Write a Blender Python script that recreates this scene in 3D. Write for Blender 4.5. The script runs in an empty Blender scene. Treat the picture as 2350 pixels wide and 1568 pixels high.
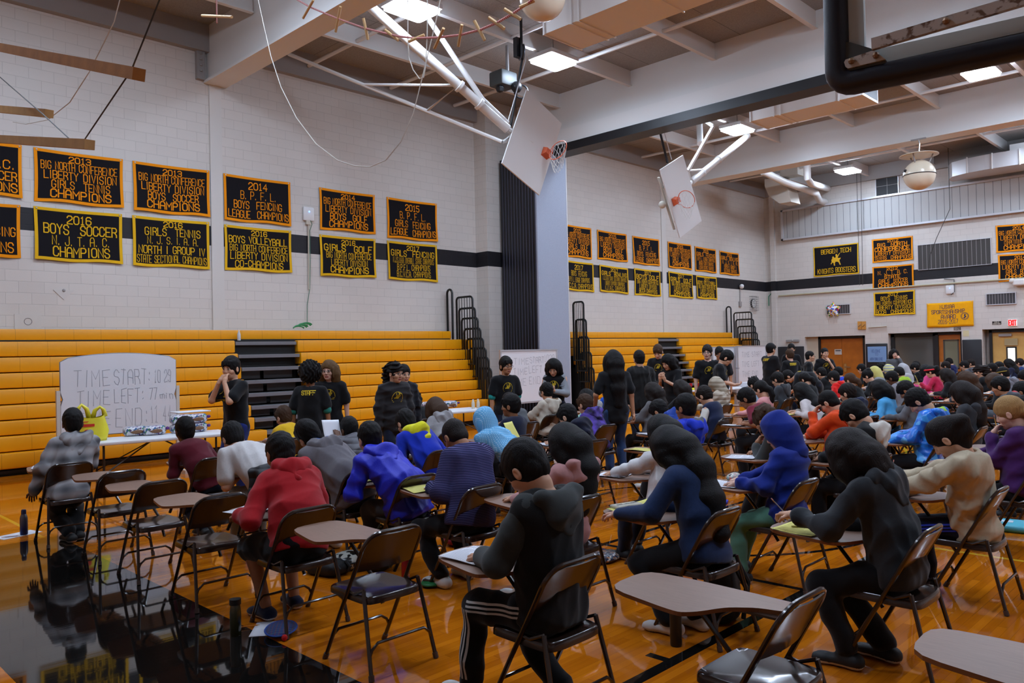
import bpy, bmesh, math, random
import numpy as np
from mathutils import Vector, Matrix
from mathutils.bvhtree import BVHTree
random.seed(7)
S = bpy.context.scene
COL = S.collection
# ------------------------------------------------------------------ camera
CAMH = 1.8
FPX, YAW, PITCH, ROLL = 1810.77, 0.77878, 0.013838, -0.021963
_f = np.array([-math.sin(YAW) * math.cos(PITCH), math.cos(YAW) * math.cos(PITCH), math.sin(PITCH)])
_r0 = np.array([math.cos(YAW), math.sin(YAW), 0.0]); _u0 = np.cross(_r0, _f)
_R = math.cos(ROLL) * _r0 + math.sin(ROLL) * _u0
_U = -math.sin(ROLL) * _r0 + math.cos(ROLL) * _u0
CAM = np.array([0.0, 0.0, CAMH])
cd = bpy.data.cameras.new('camera'); cd.sensor_width = 36; cd.lens = 36 * FPX / 2350; cd.clip_end = 200; cd.clip_start = 0.05
cam = bpy.data.objects.new('camera', cd); COL.objects.link(cam)
cam.matrix_world = Matrix(((_R[0], _U[0], -_f[0], 0), (_R[1], _U[1], -_f[1], 0), (_R[2], _U[2], -_f[2], CAMH), (0, 0, 0, 1)))
S.camera = cam
# ------------------------------------------------------------------ world, exposure
W = bpy.data.worlds.new('world'); S.world = W; W.use_nodes = True
W.node_tree.nodes['Background'].inputs[0].default_value = (0.8, 0.85, 1, 1)
W.node_tree.nodes['Background'].inputs[1].default_value = 0.05
S.view_settings.view_transform = 'Standard'; S.view_settings.look = 'None'
S.view_settings.exposure = 0.22; S.view_settings.gamma = 1.0; S.view_settings.use_curve_mapping = False
LAMP = 80.0            # emission of the ceiling lamps
LAMPS_X = (-11.45, -5.1, 1.2); LAMPS_Y = (0.9, 4.8, 9.15, 13.1, 17.6, 21.25, 25.5, 29.4)
try:
    S.cycles.max_bounces = 6; S.cycles.diffuse_bounces = 4; S.cycles.glossy_bounces = 3
    S.cycles.transmission_bounces = 3; S.cycles.transparent_max_bounces = 6
    S.cycles.sample_clamp_indirect = 4.0; S.cycles.caustics_reflective = False; S.cycles.caustics_refractive = False
    S.cycles.use_adaptive_sampling = True; S.cycles.adaptive_threshold = 0.015; S.cycles.use_denoising = True
except Exception: pass

# ------------------------------------------------------------------ pixel -> point on a plane of the room
def ray(px, py): return (px - 1175) / FPX * _R - (py - 784) / FPX * _U + _f
def atx(px, py, x): d = ray(px, py); return CAM + d * (x / d[0])
def aty(px, py, y): d = ray(px, py); return CAM + d * (y / d[1])
def atz(px, py, z): d = ray(px, py); return CAM + d * ((z - CAMH) / d[2])
def proj(p):
    q = np.asarray(p, float) - CAM; z = q @ _f
    return 1175 + FPX * (q @ _R) / z, 784 - FPX * (q @ _U) / z

# ------------------------------------------------------------------ materials
def lin(c):
    return tuple(((v / 12.92) if v <= 0.04045 else ((v + 0.055) / 1.055) ** 2.4) for v in (x / 255 for x in c))
_MC = {}
class NT:
    def __init__(s, name):
        s.m = bpy.data.materials.new(name); s.m.use_nodes = True; s.t = s.m.node_tree; s.b = s.t.nodes['Principled BSDF']
    def n(s, typ, **kw):
        q = s.t.nodes.new(typ)
        for k, v in kw.items():
            if k.startswith('i_'): q.inputs[k[2:].replace('_', ' ')].default_value = v
            else: setattr(q, k, v)
        return q
    def l(s, a, b): s.t.links.new(a, b)
    def math(s, op, a, b=None, c=None):
        q = s.n('ShaderNodeMath', operation=op)
        for i, v in enumerate((a, b, c)):
            if v is None: continue
            if isinstance(v, (int, float)): q.inputs[i].default_value = v
            else: s.l(v, q.inputs[i])
        return q.outputs[0]
    def mix(s, fac, a, b):
        q = s.n('ShaderNodeMix', data_type='RGBA')
        if isinstance(fac, (int, float)): q.inputs[0].default_value = fac
        else: s.l(fac, q.inputs[0])
        for i, v in ((6, a), (7, b)):
            if isinstance(v, tuple): q.inputs[i].default_value = v if len(v) == 4 else v + (1,)
            else: s.l(v, q.inputs[i])
        return q.outputs[2]
    def coord(s, kind='Object'): return s.n('ShaderNodeTexCoord').outputs[kind]
    def pos(s):
        q = s.n('ShaderNodeSeparateXYZ'); s.l(s.n('ShaderNodeNewGeometry').outputs['Position'], q.inputs[0]); return q.outputs
    def osep(s):
        q = s.n('ShaderNodeSeparateXYZ'); s.l(s.coord(), q.inputs[0]); return q.outputs
    def bump(s, h, strength=0.3, dist=0.01):
        q = s.n('ShaderNodeBump'); q.inputs['Strength'].default_value = strength; q.inputs['Distance'].default_value = dist
        s.l(h, q.inputs['Height']); s.l(q.outputs[0], s.b.inputs['Normal'])
    def noise(s, scale, vec=None, detail=3):
        q = s.n('ShaderNodeTexNoise'); q.inputs['Scale'].default_value = scale; q.inputs['Detail'].default_value = detail
        s.l(vec if vec is not None else s.coord(), q.inputs['Vector']); return q.outputs['Fac']
def M(name, rgb, rough=0.6, metal=0.0, bump=0.0, bscale=60.0, spec=0.5, var=0.0, coat=0.0, sheen=0.0):
    """a plain procedural surface: colour with a little noise and, where asked, a bump"""
    key = name
    if key in _MC: return _MC[key]
    q = NT(name); c = lin(rgb); b = q.b
    b.inputs['Base Color'].default_value = c + (1,); b.inputs['Roughness'].default_value = rough
    b.inputs['Metallic'].default_value = metal; b.inputs['Specular IOR Level'].default_value = spec
    if coat: b.inputs['Coat Weight'].default_value = coat; b.inputs['Coat Roughness'].default_value = 0.1
    if sheen: b.inputs['Sheen Weight'].default_value = sheen
    if var:
        nz = q.noise(bscale * 0.15)
        q.l(q.mix(nz, tuple(v * (1 - var) for v in c), tuple(min(1, v * (1 + var)) for v in c)), b.inputs['Base Color'])
    if bump: q.bump(q.noise(bscale), bump, 0.004)
    _MC[key] = q.m
    return q.m
def emit(name, rgb, s):
    if name in _MC: return _MC[name]
    q = NT(name); q.b.inputs['Base Color'].default_value = lin(rgb) + (1,)
    q.b.inputs['Emission Color'].default_value = lin(rgb) + (1,); q.b.inputs['Emission Strength'].default_value = s
    _MC[name] = q.m; return q.m
def cloth(name, rgb, rough=0.9, var=0.12):
    return M('cloth_' + name, rgb, rough, 0, 0.35, 420, 0.15, var, 0, 0.15)

# ------------------------------------------------------------------ mesh builder
class MB:
    def __init__(s): s.v = []; s.f = []; s.mi = []
    def add(s, vs, fs, mi=0):
        o = len(s.v); s.v += [tuple(map(float, p)) for p in vs]; s.f += [tuple(i + o for i in f) for f in fs]; s.mi += [mi] * len(fs)
    def box(s, lo, hi, mi=0, rot=None, c=None):
        x0, y0, z0 = lo; x1, y1, z1 = hi
        p = [(x0, y0, z0), (x1, y0, z0), (x1, y1, z0), (x0, y1, z0), (x0, y0, z1), (x1, y0, z1), (x1, y1, z1), (x0, y1, z1)]
        if rot is not None: p = [tuple(rot @ Vector(q) + (Vector(c) if c is not None else Vector())) for q in p]
        s.add(p, [(0, 3, 2, 1), (4, 5, 6, 7), (0, 1, 5, 4), (1, 2, 6, 5), (2, 3, 7, 6), (3, 0, 4, 7)], mi); return s
    def bbox(s, lo, hi, bev=0.01, mi=0, seg=2):
        bm = bmesh.new(); bmesh.ops.create_cube(bm, size=1)
        d = [hi[i] - lo[i] for i in range(3)]; c = [(hi[i] + lo[i]) / 2 for i in range(3)]
        for v in bm.verts: v.co = Vector((v.co.x * d[0] + c[0], v.co.y * d[1] + c[1], v.co.z * d[2] + c[2]))
        bmesh.ops.bevel(bm, geom=bm.edges[:], offset=min(bev, min(d) * 0.45), segments=seg, affect='EDGES', profile=0.5)
        bm.verts.index_update(); s.add([v.co for v in bm.verts], [[v.index for v in f.verts] for f in bm.faces], mi); bm.free(); return s
    def tube(s, pts, r, n=8, mi=0, cap=True, close=False):
        P = [np.asarray(p, float) for p in pts]; L = len(P)
        rs = r if isinstance(r, (list, tuple)) else [r] * L
        vs = []; up = None
        for i in range(L):
            if close: t = P[(i + 1) % L] - P[i - 1]
            else: t = P[min(i + 1, L - 1)] - P[max(i - 1, 0)]
            t = t / (np.linalg.norm(t) + 1e-12)
            if up is None:
                a = np.array([0, 0, 1.0]) if abs(t[2]) < 0.9 else np.array([1.0, 0, 0])
                up = np.cross(t, a)
            up = up - t * (up @ t); up /= np.linalg.norm(up) + 1e-12; w = np.cross(t, up)
            for k in range(n):
                a = 2 * math.pi * k / n
                vs.append(P[i] + rs[i] * (math.cos(a) * up + math.sin(a) * w))
        fs = []
        for i in range(L if close else L - 1):
            j = (i + 1) % L
            for k in range(n): fs.append((i * n + k, i * n + (k + 1) % n, j * n + (k + 1) % n, j * n + k))
        if cap and not close: fs += [tuple(range(n - 1, -1, -1)), tuple((L - 1) * n + k for k in range(n))]
        s.add(vs, fs, mi); return s
    def lathe(s, prof, c=(0, 0, 0), n=20, mi=0):
        vs = []
        for r, z in prof:
            for k in range(n):
                a = 2 * math.pi * k / n; vs.append((c[0] + r * math.cos(a), c[1] + r * math.sin(a), c[2] + z))
        fs = [(i * n + k, i * n + (k + 1) % n, (i + 1) * n + (k + 1) % n, (i + 1) * n + k) for i in range(len(prof) - 1) for k in range(n)]
        fs += [tuple(range(n - 1, -1, -1)), tuple((len(prof) - 1) * n + k for k in range(n))]
        s.add(vs, fs, mi); return s
    def prism(s, poly, a, b, axis=2, mi=0):
        """polygon (2-D, counter-clockwise) swept from a to b along an axis"""
        def P(p, h):
            q = [p[0], p[1]]; q.insert(axis, h); return tuple(q)
        n = len(poly); vs = [P(p, a) for p in poly] + [P(p, b) for p in poly]
        fs = [tuple(range(n - 1, -1, -1)), tuple(range(n, 2 * n))] + [(i, (i + 1) % n, n + (i + 1) % n, n + i) for i in range(n)]
        s.add(vs, fs, mi); return s
    def ball(s, c, r, n=12, mi=0):
        rr = r if isinstance(r, (tuple, list)) else (r, r, r); m = n // 2; vs = []; fs = []
        for i in range(m + 1):
            t = math.pi * i / m
            for k in range(n):
                a = 2 * math.pi * k / n
                vs.append((c[0] + rr[0] * math.sin(t) * math.cos(a), c[1] + rr[1] * math.sin(t) * math.sin(a), c[2] + rr[2] * math.cos(t)))
        for i in range(m):
            for k in range(n): fs.append((i * n + k, (i + 1) * n + k, (i + 1) * n + (k + 1) % n, i * n + (k + 1) % n))
        s.add(vs, fs, mi); return s
    def xf(s, Mx):
        s.v = [tuple(Mx @ Vector(p)) for p in s.v]; return s
    def build(s, name, mats, parent=None, smooth=False, loc=None):
        me = bpy.data.meshes.new(name); me.from_pydata(s.v, [], s.f)
        for m in (mats if isinstance(mats, (list, tuple)) else [mats]): me.materials.append(m)
        if s.mi: me.polygons.foreach_set('material_index', s.mi)
        if smooth:
            me.polygons.foreach_set('use_smooth', [True] * len(me.polygons))
            if smooth != 'all':
                try: me.set_sharp_from_angle(angle=math.radians(40))
                except Exception: pass
        me.update()
        o = bpy.data.objects.new(name, me); COL.objects.link(o)
        if parent is not None: o.parent = parent
        if loc is not None: o.location = loc
        return o
def tag(o, label, cat, group=None, kind=None):
    if label: o['label'] = label
    if cat: o['category'] = cat
    if group: o['group'] = group
    if kind: o['kind'] = kind
    return o
def empty(name, loc=(0, 0, 0), rz=0.0, label=None, cat=None, group=None):
    o = bpy.data.objects.new(name, None); COL.objects.link(o); o.location = tuple(map(float, loc)); o.rotation_euler = (0, 0, rz)
    o.empty_display_size = 0.1
    return tag(o, label, cat, group)
def struct(o): o['kind'] = 'structure'; return o
def copy_tree(o, parent=None):
    c = o.copy(); COL.objects.link(c)
    if parent is not None: c.parent = parent
    for ch in [q for q in o.children]: copy_tree(ch, c)
    return c
def arc(c, r, a0, a1, n, plane):
    """points on an arc; plane = (u, v) unit vectors"""
    u, v = np.array(plane[0], float), np.array(plane[1], float)
    return [np.array(c, float) + r * (math.cos(a) * u + math.sin(a) * v) for a in np.linspace(a0, a1, n)]

# ------------------------------------------------------------------ stroke lettering (block capitals)
GL = {
 'A': [[(0,0),(0,4.6),(1,6),(3,6),(4,4.6),(4,0)],[(0,2.6),(4,2.6)]],
 'B': [[(0,0),(0,6),(3,6),(4,5.2),(4,3.8),(3,3.1),(0,3.1)],[(3,3.1),(4,2.4),(4,.8),(3,0),(0,0)]],
 'C': [[(4,4.4),(4,5),(3,6),(1,6),(0,5),(0,1),(1,0),(3,0),(4,1),(4,1.6)]],
 'D': [[(0,0),(0,6),(3,6),(4,5),(4,1),(3,0),(0,0)]],
 'E': [[(4,6),(0,6),(0,0),(4,0)],[(0,3),(3,3)]],
 'F': [[(4,6),(0,6),(0,0)],[(0,3),(3,3)]],
 'G': [[(4,4.6),(4,5),(3,6),(1,6),(0,5),(0,1),(1,0),(3,0),(4,1),(4,2.7),(2.4,2.7)]],
 'H': [[(0,0),(0,6)],[(4,0),(4,6)],[(0,3),(4,3)]],
 'I': [[(2,0),(2,6)]],
 'J': [[(4,6),(4,1),(3,0),(1,0),(0,1),(0,1.8)]],
 'K': [[(0,0),(0,6)],[(4,6),(0.3,2.6)],[(1.4,3.5),(4,0)]],
 'L': [[(0,6),(0,0),(4,0)]],
 'M': [[(0,0),(0,6),(2,2.4),(4,6),(4,0)]],
 'N': [[(0,0),(0,6),(4,0),(4,6)]],
 'O': [[(1,0),(0,1),(0,5),(1,6),(3,6),(4,5),(4,1),(3,0),(1,0)]],
 'P': [[(0,0),(0,6),(3,6),(4,5),(4,3.7),(3,2.8),(0,2.8)]],
 'R': [[(0,0),(0,6),(3,6),(4,5),(4,3.8),(3,3),(0,3)],[(2.2,3),(4,1.4),(4,0)]],
 'S': [[(4,4.6),(4,5),(3,6),(1,6),(0,5),(0,3.9),(1,3.2),(3,2.8),(4,2.1),(4,1),(3,0),(1,0),(0,1),(0,1.5)]],
 'T': [[(0,6),(4,6)],[(2,6),(2,0)]],
 'U': [[(0,6),(0,1),(1,0),(3,0),(4,1),(4,6)]],
 'V': [[(0,6),(2,0),(4,6)]],
 'W': [[(0,6),(0.9,0),(2,3.6),(3.1,0),(4,6)]],
 'X': [[(0,0),(4,6)],[(0,6),(4,0)]],
 'Y': [[(0,6),(2,3.1),(4,6)],[(2,3.1),(2,0)]],
 '0': [[(1,0),(0,1),(0,5),(1,6),(3,6),(4,5),(4,1),(3,0),(1,0)]],
 '1': [[(.9,5),(2,6),(2,0)],[(.9,0),(3.1,0)]],
 '2': [[(0,4.6),(0,5),(1,6),(3,6),(4,5),(4,3.8),(0,1),(0,0),(4,0)]],
 '3': [[(0,5.2),(1,6),(3,6),(4,5),(4,3.8),(3,3.1),(1.4,3.1)],[(3,3.1),(4,2.3),(4,1),(3,0),(1,0),(0,.9)]],
 '4': [[(3,0),(3,6),(0,2),(4,2)]],
 '5': [[(4,6),(0,6),(0,3.5),(3,3.5),(4,2.6),(4,1),(3,0),(1,0),(0,.9)]],
 '6': [[(4,5),(3,6),(1,6),(0,5),(0,1),(1,0),(3,0),(4,1),(4,2.4),(3,3.3),(0,3.3)]],
 '7': [[(0,6),(4,6),(1.4,0)]],
 '9': [[(0,1),(1,0),(3,0),(4,1),(4,5),(3,6),(1,6),(0,5),(0,3.8),(1,2.8),(4,2.8)]],
 '-': [[(.6,3),(3.4,3)]], ':': [[(2,1.2),(2,1.7)],[(2,4),(2,4.5)]], '.': [[(.6,0),(.6,.55)]],
 'm': [[(0,0),(0,3.4)],[(0,2.8),(1,3.4),(2,2.8),(2,0)],[(2,2.8),(3,3.4),(4,2.8),(4,0)]],
 'i': [[(2,0),(2,3.2)],[(2,4.2),(2,4.6)]], 'n': [[(.5,0),(.5,3.4)],[(.5,2.6),(2,3.4),(3.4,2.6),(3.4,0)]]}
def strokes(text, x0, x1, y0, y1, gap=0.36):
    """polylines of a line of text fitted into the rectangle"""
    w = 0; items = []
    for ch in text:
        cw = {' ': 0.75, 'I': 0.45, '.': 0.35, ':': 0.4, '1': 0.8, 'i': .4, '-': .8, 'M': 1.15, 'W': 1.2}.get(ch, 1.0)
        items.append((ch, w, cw)); w += cw + gap
    w -= gap; out = []
    sx = (x1 - x0) / w
    for ch, o, cw in items:
        for pl in GL.get(ch, []):
            if ch in 'I:.i': q = [(o + cw / 2 + (p[0] - (2 if ch != '.' else .6)) / 4, p[1] / 6) for p in pl]
            else: q = [(o + p[0] / 4 * cw, p[1] / 6) for p in pl]
            out.append([(x0 + a * sx, y0 + b * (y1 - y0)) for a, b in q])
    return out
def ribbon(pls, wx, wy=None):
    """flat quads along polylines; returns (verts2d, faces)"""
    vs = []; fs = []; wy = wy or wx
    for pl in pls:
        P = [np.array(p, float) for p in pl]
        n = len(P); closed = n > 2 and np.allclose(P[0], P[-1])
        L = []
        for i in range(n):
            d = []
            if i > 0 or closed: a = P[i] - P[i - 1 if i > 0 else n - 2]; d.append(a / (np.linalg.norm(a) + 1e-9))
            if i < n - 1 or closed: a = P[i + 1 if i < n - 1 else 1] - P[i]; d.append(a / (np.linalg.norm(a) + 1e-9))
            t = sum(d); t = t / (np.linalg.norm(t) + 1e-9); nn = np.array([-t[1], t[0]])
            k = 1.0
            if len(d) == 2: k = 1 / max(0.55, abs(nn @ np.array([-d[0][1], d[0][0]])))
            e = np.zeros(2)
            if not closed and i == 0: e = -d[0] * np.array([wx, wy]) * 0.5
            if not closed and i == n - 1: e = d[0] * np.array([wx, wy]) * 0.5
            off = nn * np.array([wx, wy]) * 0.5 * k
            L.append((P[i] + off + e, P[i] - off + e))
        b = len(vs)
        for a, c in L: vs += [tuple(a), tuple(c)]
        for i in range(n - 1): fs.append((b + 2 * i, b + 2 * i + 1, b + 2 * i + 3, b + 2 * i + 2))
    return vs, fs
# ================================================================== THE SHELL
XL, YF, XR, YB, ZC = -16.0, 31.8, 9.0, -7.0, 8.75
def mat_floor():
    q = NT('floor_maple'); P = q.pos(); x, y = P[0], P[1]
    pl = q.math('DIVIDE', x, 0.057); pi_ = q.math('FLOOR', pl); fx = q.math('FRACT', pl)
    wn = q.n('ShaderNodeTexWhiteNoise', noise_dimensions='1D'); q.l(pi_, wn.inputs['W'])
    yy = q.math('ADD', q.math('DIVIDE', y, 1.1), q.math('MULTIPLY', wn.outputs['Value'], 7.3))
    seg = q.math('FLOOR', yy); fy = q.math('FRACT', yy)
    w2 = q.n('ShaderNodeTexWhiteNoise', noise_dimensions='2D')
    cb = q.n('ShaderNodeCombineXYZ'); q.l(pi_, cb.inputs[0]); q.l(seg, cb.inputs[1]); q.l(cb.outputs[0], w2.inputs['Vector'])
    mp = q.n('ShaderNodeMapping'); mp.inputs['Scale'].default_value = (22, 1.3, 1)
    q.l(q.n('ShaderNodeNewGeometry').outputs['Position'], mp.inputs[0])
    grain = q.noise(1.6, mp.outputs[0], 4)
    t = q.math('ADD', q.math('MULTIPLY', w2.outputs['Value'], 0.55), q.math('MULTIPLY', grain, 0.5))
    col = q.mix(t, lin((150, 74, 6)), lin((204, 118, 20)))
    e = 0.03
    gap = q.math('MAXIMUM', q.math('LESS_THAN', fx, e), q.math('LESS_THAN', fy, 0.003))
    col = q.mix(q.math('MULTIPLY', gap, 0.55), col, lin((92, 46, 10)))
    def inside(v, a, b): return q.math('MULTIPLY', q.math('GREATER_THAN', v, a), q.math('LESS_THAN', v, b))
    blk = q.math('MULTIPLY', inside(y, 1.19, 2.50), inside(x, -9.1, 6))
    blk = q.math('MAXIMUM', blk, q.math('MULTIPLY', inside(x, -9.15, -8.68), inside(y, 1.19, 27)))
    def ring(cx, cy, r, wd):
        d = q.math('SQRT', q.math('ADD', q.math('POWER', q.math('SUBTRACT', x, cx), 2), q.math('POWER', q.math('SUBTRACT', y, cy), 2)))
        return q.math('LESS_THAN', q.math('ABSOLUTE', q.math('SUBTRACT', d, r)), wd)
    for a in (q.math('MULTIPLY', inside(x, -2.62, -2.54), inside(y, 2.6, 14)), q.math('MULTIPLY', inside(y, 3.84, 3.90), inside(x, -2.75, -2.58)),
              q.math('MULTIPLY', inside(y, 5.62, 5.68), inside(x, -9, -2.6)), q.math('MULTIPLY', inside(x, -4.62, -4.56), inside(y, 5.6, 20)),
              q.math('MULTIPLY', inside(y, 10.0, 10.05), inside(x, -9, 2)), ring(-4.6, 7.6, 1.8, .03)):
        blk = q.math('MAXIMUM', blk, a)
    yel = q.math('MULTIPLY', inside(y, 7.5, 7.55), inside(x, -3, 3))
    yel = q.math('MAXIMUM', yel, q.math('MULTIPLY', inside(y, 2.36, 2.40), inside(x, -14, -9.2)))
    col = q.mix(yel, col, lin((205, 160, 40)))
    col = q.mix(blk, col, lin((17, 15, 14)))
    q.l(col, q.b.inputs['Base Color'])
    q.b.inputs['Specular IOR Level'].default_value = 0.6
    sc = q.noise(0.9, q.n('ShaderNodeNewGeometry').outputs['Position'], 5)
    q.l(q.math('ADD', q.math('MULTIPLY', sc, 0.05), 0.015), q.b.inputs['Roughness'])
    m2 = q.n('ShaderNodeMapping'); m2.inputs['Scale'].default_value = (17.5, 0.55, 1)
    q.l(q.n('ShaderNodeNewGeometry').outputs['Position'], m2.inputs[0])
    wv = q.noise(1.0, m2.outputs[0], 2)
    tl = q.math('MULTIPLY', wn.outputs['Value'], 0.5)
    h = q.math('ADD', wv, q.math('ADD', tl, q.math('MULTIPLY', gap, -0.6)))
    q.bump(h, 0.04, 0.004)
    return q.m
def mat_block(name, stripe=True, base=(214, 208, 201)):
    q = NT(name); P = q.pos()
    u = q.math('ADD', P[0], P[1]); cb = q.n('ShaderNodeCombineXYZ'); q.l(u, cb.inputs[0]); q.l(P[2], cb.inputs[1])
    br = q.n('ShaderNodeTexBrick'); q.l(cb.outputs[0], br.inputs['Vector'])
    for k, v in (('Scale', 1.0), ('Mortar Size', 0.006), ('Mortar Smooth', 0.6), ('Brick Width', 0.4064), ('Row Height', 0.2032), ('Bias', 0.0)): br.inputs[k].default_value = v
    c = lin(base)
    br.inputs['Color1'].default_value = c + (1,); br.inputs['Color2'].default_value = tuple(v * 0.96 for v in c) + (1,)
    br.inputs['Mortar'].default_value = tuple(v * 0.80 for v in c) + (1,)
    col = br.outputs['Color']
    nz = q.noise(0.7, q.n('ShaderNodeNewGeometry').outputs['Position'], 4)
    col = q.mix(q.math('MULTIPLY', nz, 0.14), col, tuple(v * 0.6 for v in c))
    if stripe:
        s = q.math('MULTIPLY', q.math('GREATER_THAN', P[2], 4.17), q.math('LESS_THAN', P[2], 4.58))
        col = q.mix(s, col, lin((34, 33, 37)))
    q.l(col, q.b.inputs['Base Color']); q.b.inputs['Roughness'].default_value = 0.45; q.b.inputs['Specular IOR Level'].default_value = 0.3
    fine = q.noise(60, q.n('ShaderNodeNewGeometry').outputs['Position'], 3)
    q.bump(q.math('ADD', q.math('MULTIPLY', br.outputs['Fac'], -1.0), q.math('MULTIPLY', fine, 0.25)), 0.35, 0.006)
    return q.m
def mat_deck():
    q = NT('ceiling_deck'); P = q.pos()
    a = q.math('LESS_THAN', q.math('FRACT', q.math('DIVIDE', P[0], 1.22)), 0.012)
    b = q.math('LESS_THAN', q.math('FRACT', q.math('DIVIDE', P[1], 2.44)), 0.006)
    nz = q.noise(38, q.n('ShaderNodeNewGeometry').outputs['Position'], 4)
    col = q.mix(nz, lin((128, 124, 120)), lin((168, 163, 158)))
    col = q.mix(q.math('MULTIPLY', q.math('MAXIMUM', a, b), 0.7), col, lin((70, 62, 58)))
    q.l(col, q.b.inputs['Base Color']); q.b.inputs['Roughness'].default_value = 0.95
    q.bump(nz, 0.5, 0.01); return q.m
FLOOR = mat_floor(); BLOCK = mat_block('painted_block'); DECK = mat_deck()
WHITE_STEEL = M('white_steel', (222, 220, 217), 0.4, 0, 0.05, 20)
GREY_STEEL = M('grey_steel', (150, 146, 144), 0.5)
DUCT = M('duct_white', (224, 221, 218), 0.45)
BLACK = M('black_paint', (22, 22, 25), 0.45)
BLACK_SAT = M('black_satin', (16, 16, 20), 0.3)
BPAD = M('black_wall_pad', (24, 23, 28), 0.5, 0, 0.1, 30)
struct(MB().box((XL, YB, -0.2), (XR, YF, 0)).build('floor', FLOOR))
struct(MB().box((XL, YB, ZC), (XR, YF, ZC + .2)).build('ceiling', DECK))
struct(MB().box((XL - .2, YB, 0), (XL, YF + .6, ZC)).build('wall_left', BLOCK))
struct(MB().box((XR, YB, 0), (XR + .2, YF + .6, ZC)).build('wall_right', BLOCK))
struct(MB().box((XL, YB - .2, 0), (XR, YB, ZC)).build('wall_back', BLOCK))
# far wall with three openings
OPEN = [(-14.33, -11.9, 2.17), (-11.03, -8.49, 2.21), (-7.82, -5.2, 2.25)]
w = MB(); x0 = XL
for a, b, t in OPEN:
    w.box((x0, YF, 0), (a, YF + .2, ZC)); w.box((a, YF, t), (b, YF + .2, ZC)); x0 = b
w.box((x0, YF, 0), (XR, YF + .2, ZC))
for a, b, t in OPEN:
    w.box((a - .02, YF + .2, 0), (a, YF + .55, t)); w.box((b, YF + .2, 0), (b + .02, YF + .55, t))
    w.box((a, YF + .2, t), (b, YF + .55, t + .02)); w.box((a - .02, YF + .55, 0), (b + .02, YF + .6, t + .02))
struct(w.build('wall_far', BLOCK))
# pilasters and the flat column of the left wall
struct(MB().box((XL, 14.87, 0), (-15.53, 18.15, ZC)).build('trim_1', BLOCK))
struct(MB().box((XL, 7.33, 0), (XL + .03, 7.59, 7.6)).build('trim_2', M('column_white', (208, 204, 198), 0.5)))
struct(MB().box((XL, 23.95, 0), (XL + .03, 24.2, 7.6)).build('trim_3', M('column_white', (208, 204, 198), 0.5)))
struct(MB().box((-15.7, YF - .12, 0), (-15.5, YF, ZC)).build('trim_4', BLOCK))
# steel along the wall heads
struct(MB().box((XL, YB, 8.18), (XL + .16, YF, ZC)).build('trim_5', GREY_STEEL))
struct(MB().box((XL, YF - .16, 8.2), (XR, YF, ZC)).build('trim_6', GREY_STEEL))
# roof beams across the hall
for y0, y1, zb in ((7.22, 7.70, 7.55), (24.1, 24.72, 7.6)):
    b = MB().box((XL + .02, y0, zb), (XR, y1, zb + .06)).box((XL + .02, y0 + .07, zb + .06), (XR, y1 - .07, ZC))
    struct(b.build('roof_beam', WHITE_STEEL))
b = MB().box((-15.5, 16.1, 7.8), (XR, 16.55, ZC)).box((-15.5, 16.02, 7.74), (XR, 16.6, 7.8))
struct(b.build('roof_beam', WHITE_STEEL))
struct(MB().box((-15.45, 16.0, 7.34), (XR, 16.5, 7.74)).build('trim_7', M('fascia_white', (226, 224, 221), 0.5)))
struct(MB().box((-15.45, 15.96, 7.12), (XR, 16.5, 7.34)).build('trim_8', BLACK))
# angle bracket with bolts at the wall end of the first beam
br = MB().box((XL + .0, 7.05, 7.6), (XL + .1, 7.22, ZC - .1))
for k in range(8): br.lathe([(.03, 0), (.03, .03)], (XL + .11, 7.13, 7.75 + k * .12), 6)
struct(br.build('trim_9', GREY_STEEL))
# joists between the beams, running the long way
for ys in ((YB, 7.25), (7.65, 16.1), (16.55, 24.15), (24.7, YF)):
    for k in range(10):
        x = -13.9 + 2.35 * k
        if x > XR - .2: break
        j = MB().box((x - .05, ys[0], 8.36), (x + .05, ys[1], 8.38)).box((x - .012, ys[0], 8.38), (x + .012, ys[1], ZC))
        struct(j.build('roof_joist', WHITE_STEEL))
for y in (9.6, 11.9, 14.0, 18.6, 20.4, 22.6, 26.5, 28.6):
    struct(MB().tube([(-15.8, y, 8.45), (XR, y, 8.45)], .045, 6).build('roof_brace', WHITE_STEEL))
# ------------------------------------------------------------------ lamps
LAMP_M = emit('lamp_diffuser', (212, 230, 255), LAMP)
HOUS = M('lamp_housing', (214, 214, 214), 0.5)
def make_lamp():
    r = empty('ceiling_lamp')
    MB().bbox((-.36, -.46, .05), (.36, .46, .16), .03).build('housing', HOUS, r, True)
    d = MB(); p = []
    for cx, cy, a in ((.26, .36, 0), (-.26, .36, 90), (-.26, -.36, 180), (.26, -.36, 270)):
        for k in range(4):
            t = math.radians(a + 30 * k); p.append((cx + .07 * math.cos(t), cy + .07 * math.sin(t)))
    d.prism(p, .0, .05, 2); d.build('diffuser', LAMP_M, r)
    MB().tube([(0, 0, .16), (0, 0, .58)], .012, 6).build('hanger', GREY_STEEL, r)
    return r
LP = None
WHERE = {.9: 'behind the camera side beam', 4.8: 'before the first beam', 9.15: 'beyond the first beam', 13.1: 'before the middle beam', 17.6: 'behind the middle beam', 21.25: 'before the third beam', 25.5: 'behind the third beam', 29.4: 'close to the far wall'}
for ly in LAMPS_Y:
    for i, lx in enumerate(LAMPS_X):
        if i == 2 and ly < 4: continue
        o = make_lamp() if LP is None else copy_tree(LP)
        if LP is None: LP = o
        o.location = (lx, ly, 8.17)
        side = ['over the banner wall side', 'over the middle of the hall', 'over the far side of the hall'][i]
        tag(o, 'lit square ceiling lamp %s, %s' % (WHERE[ly], side), 'lamp', 'ceiling lamps')
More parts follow.
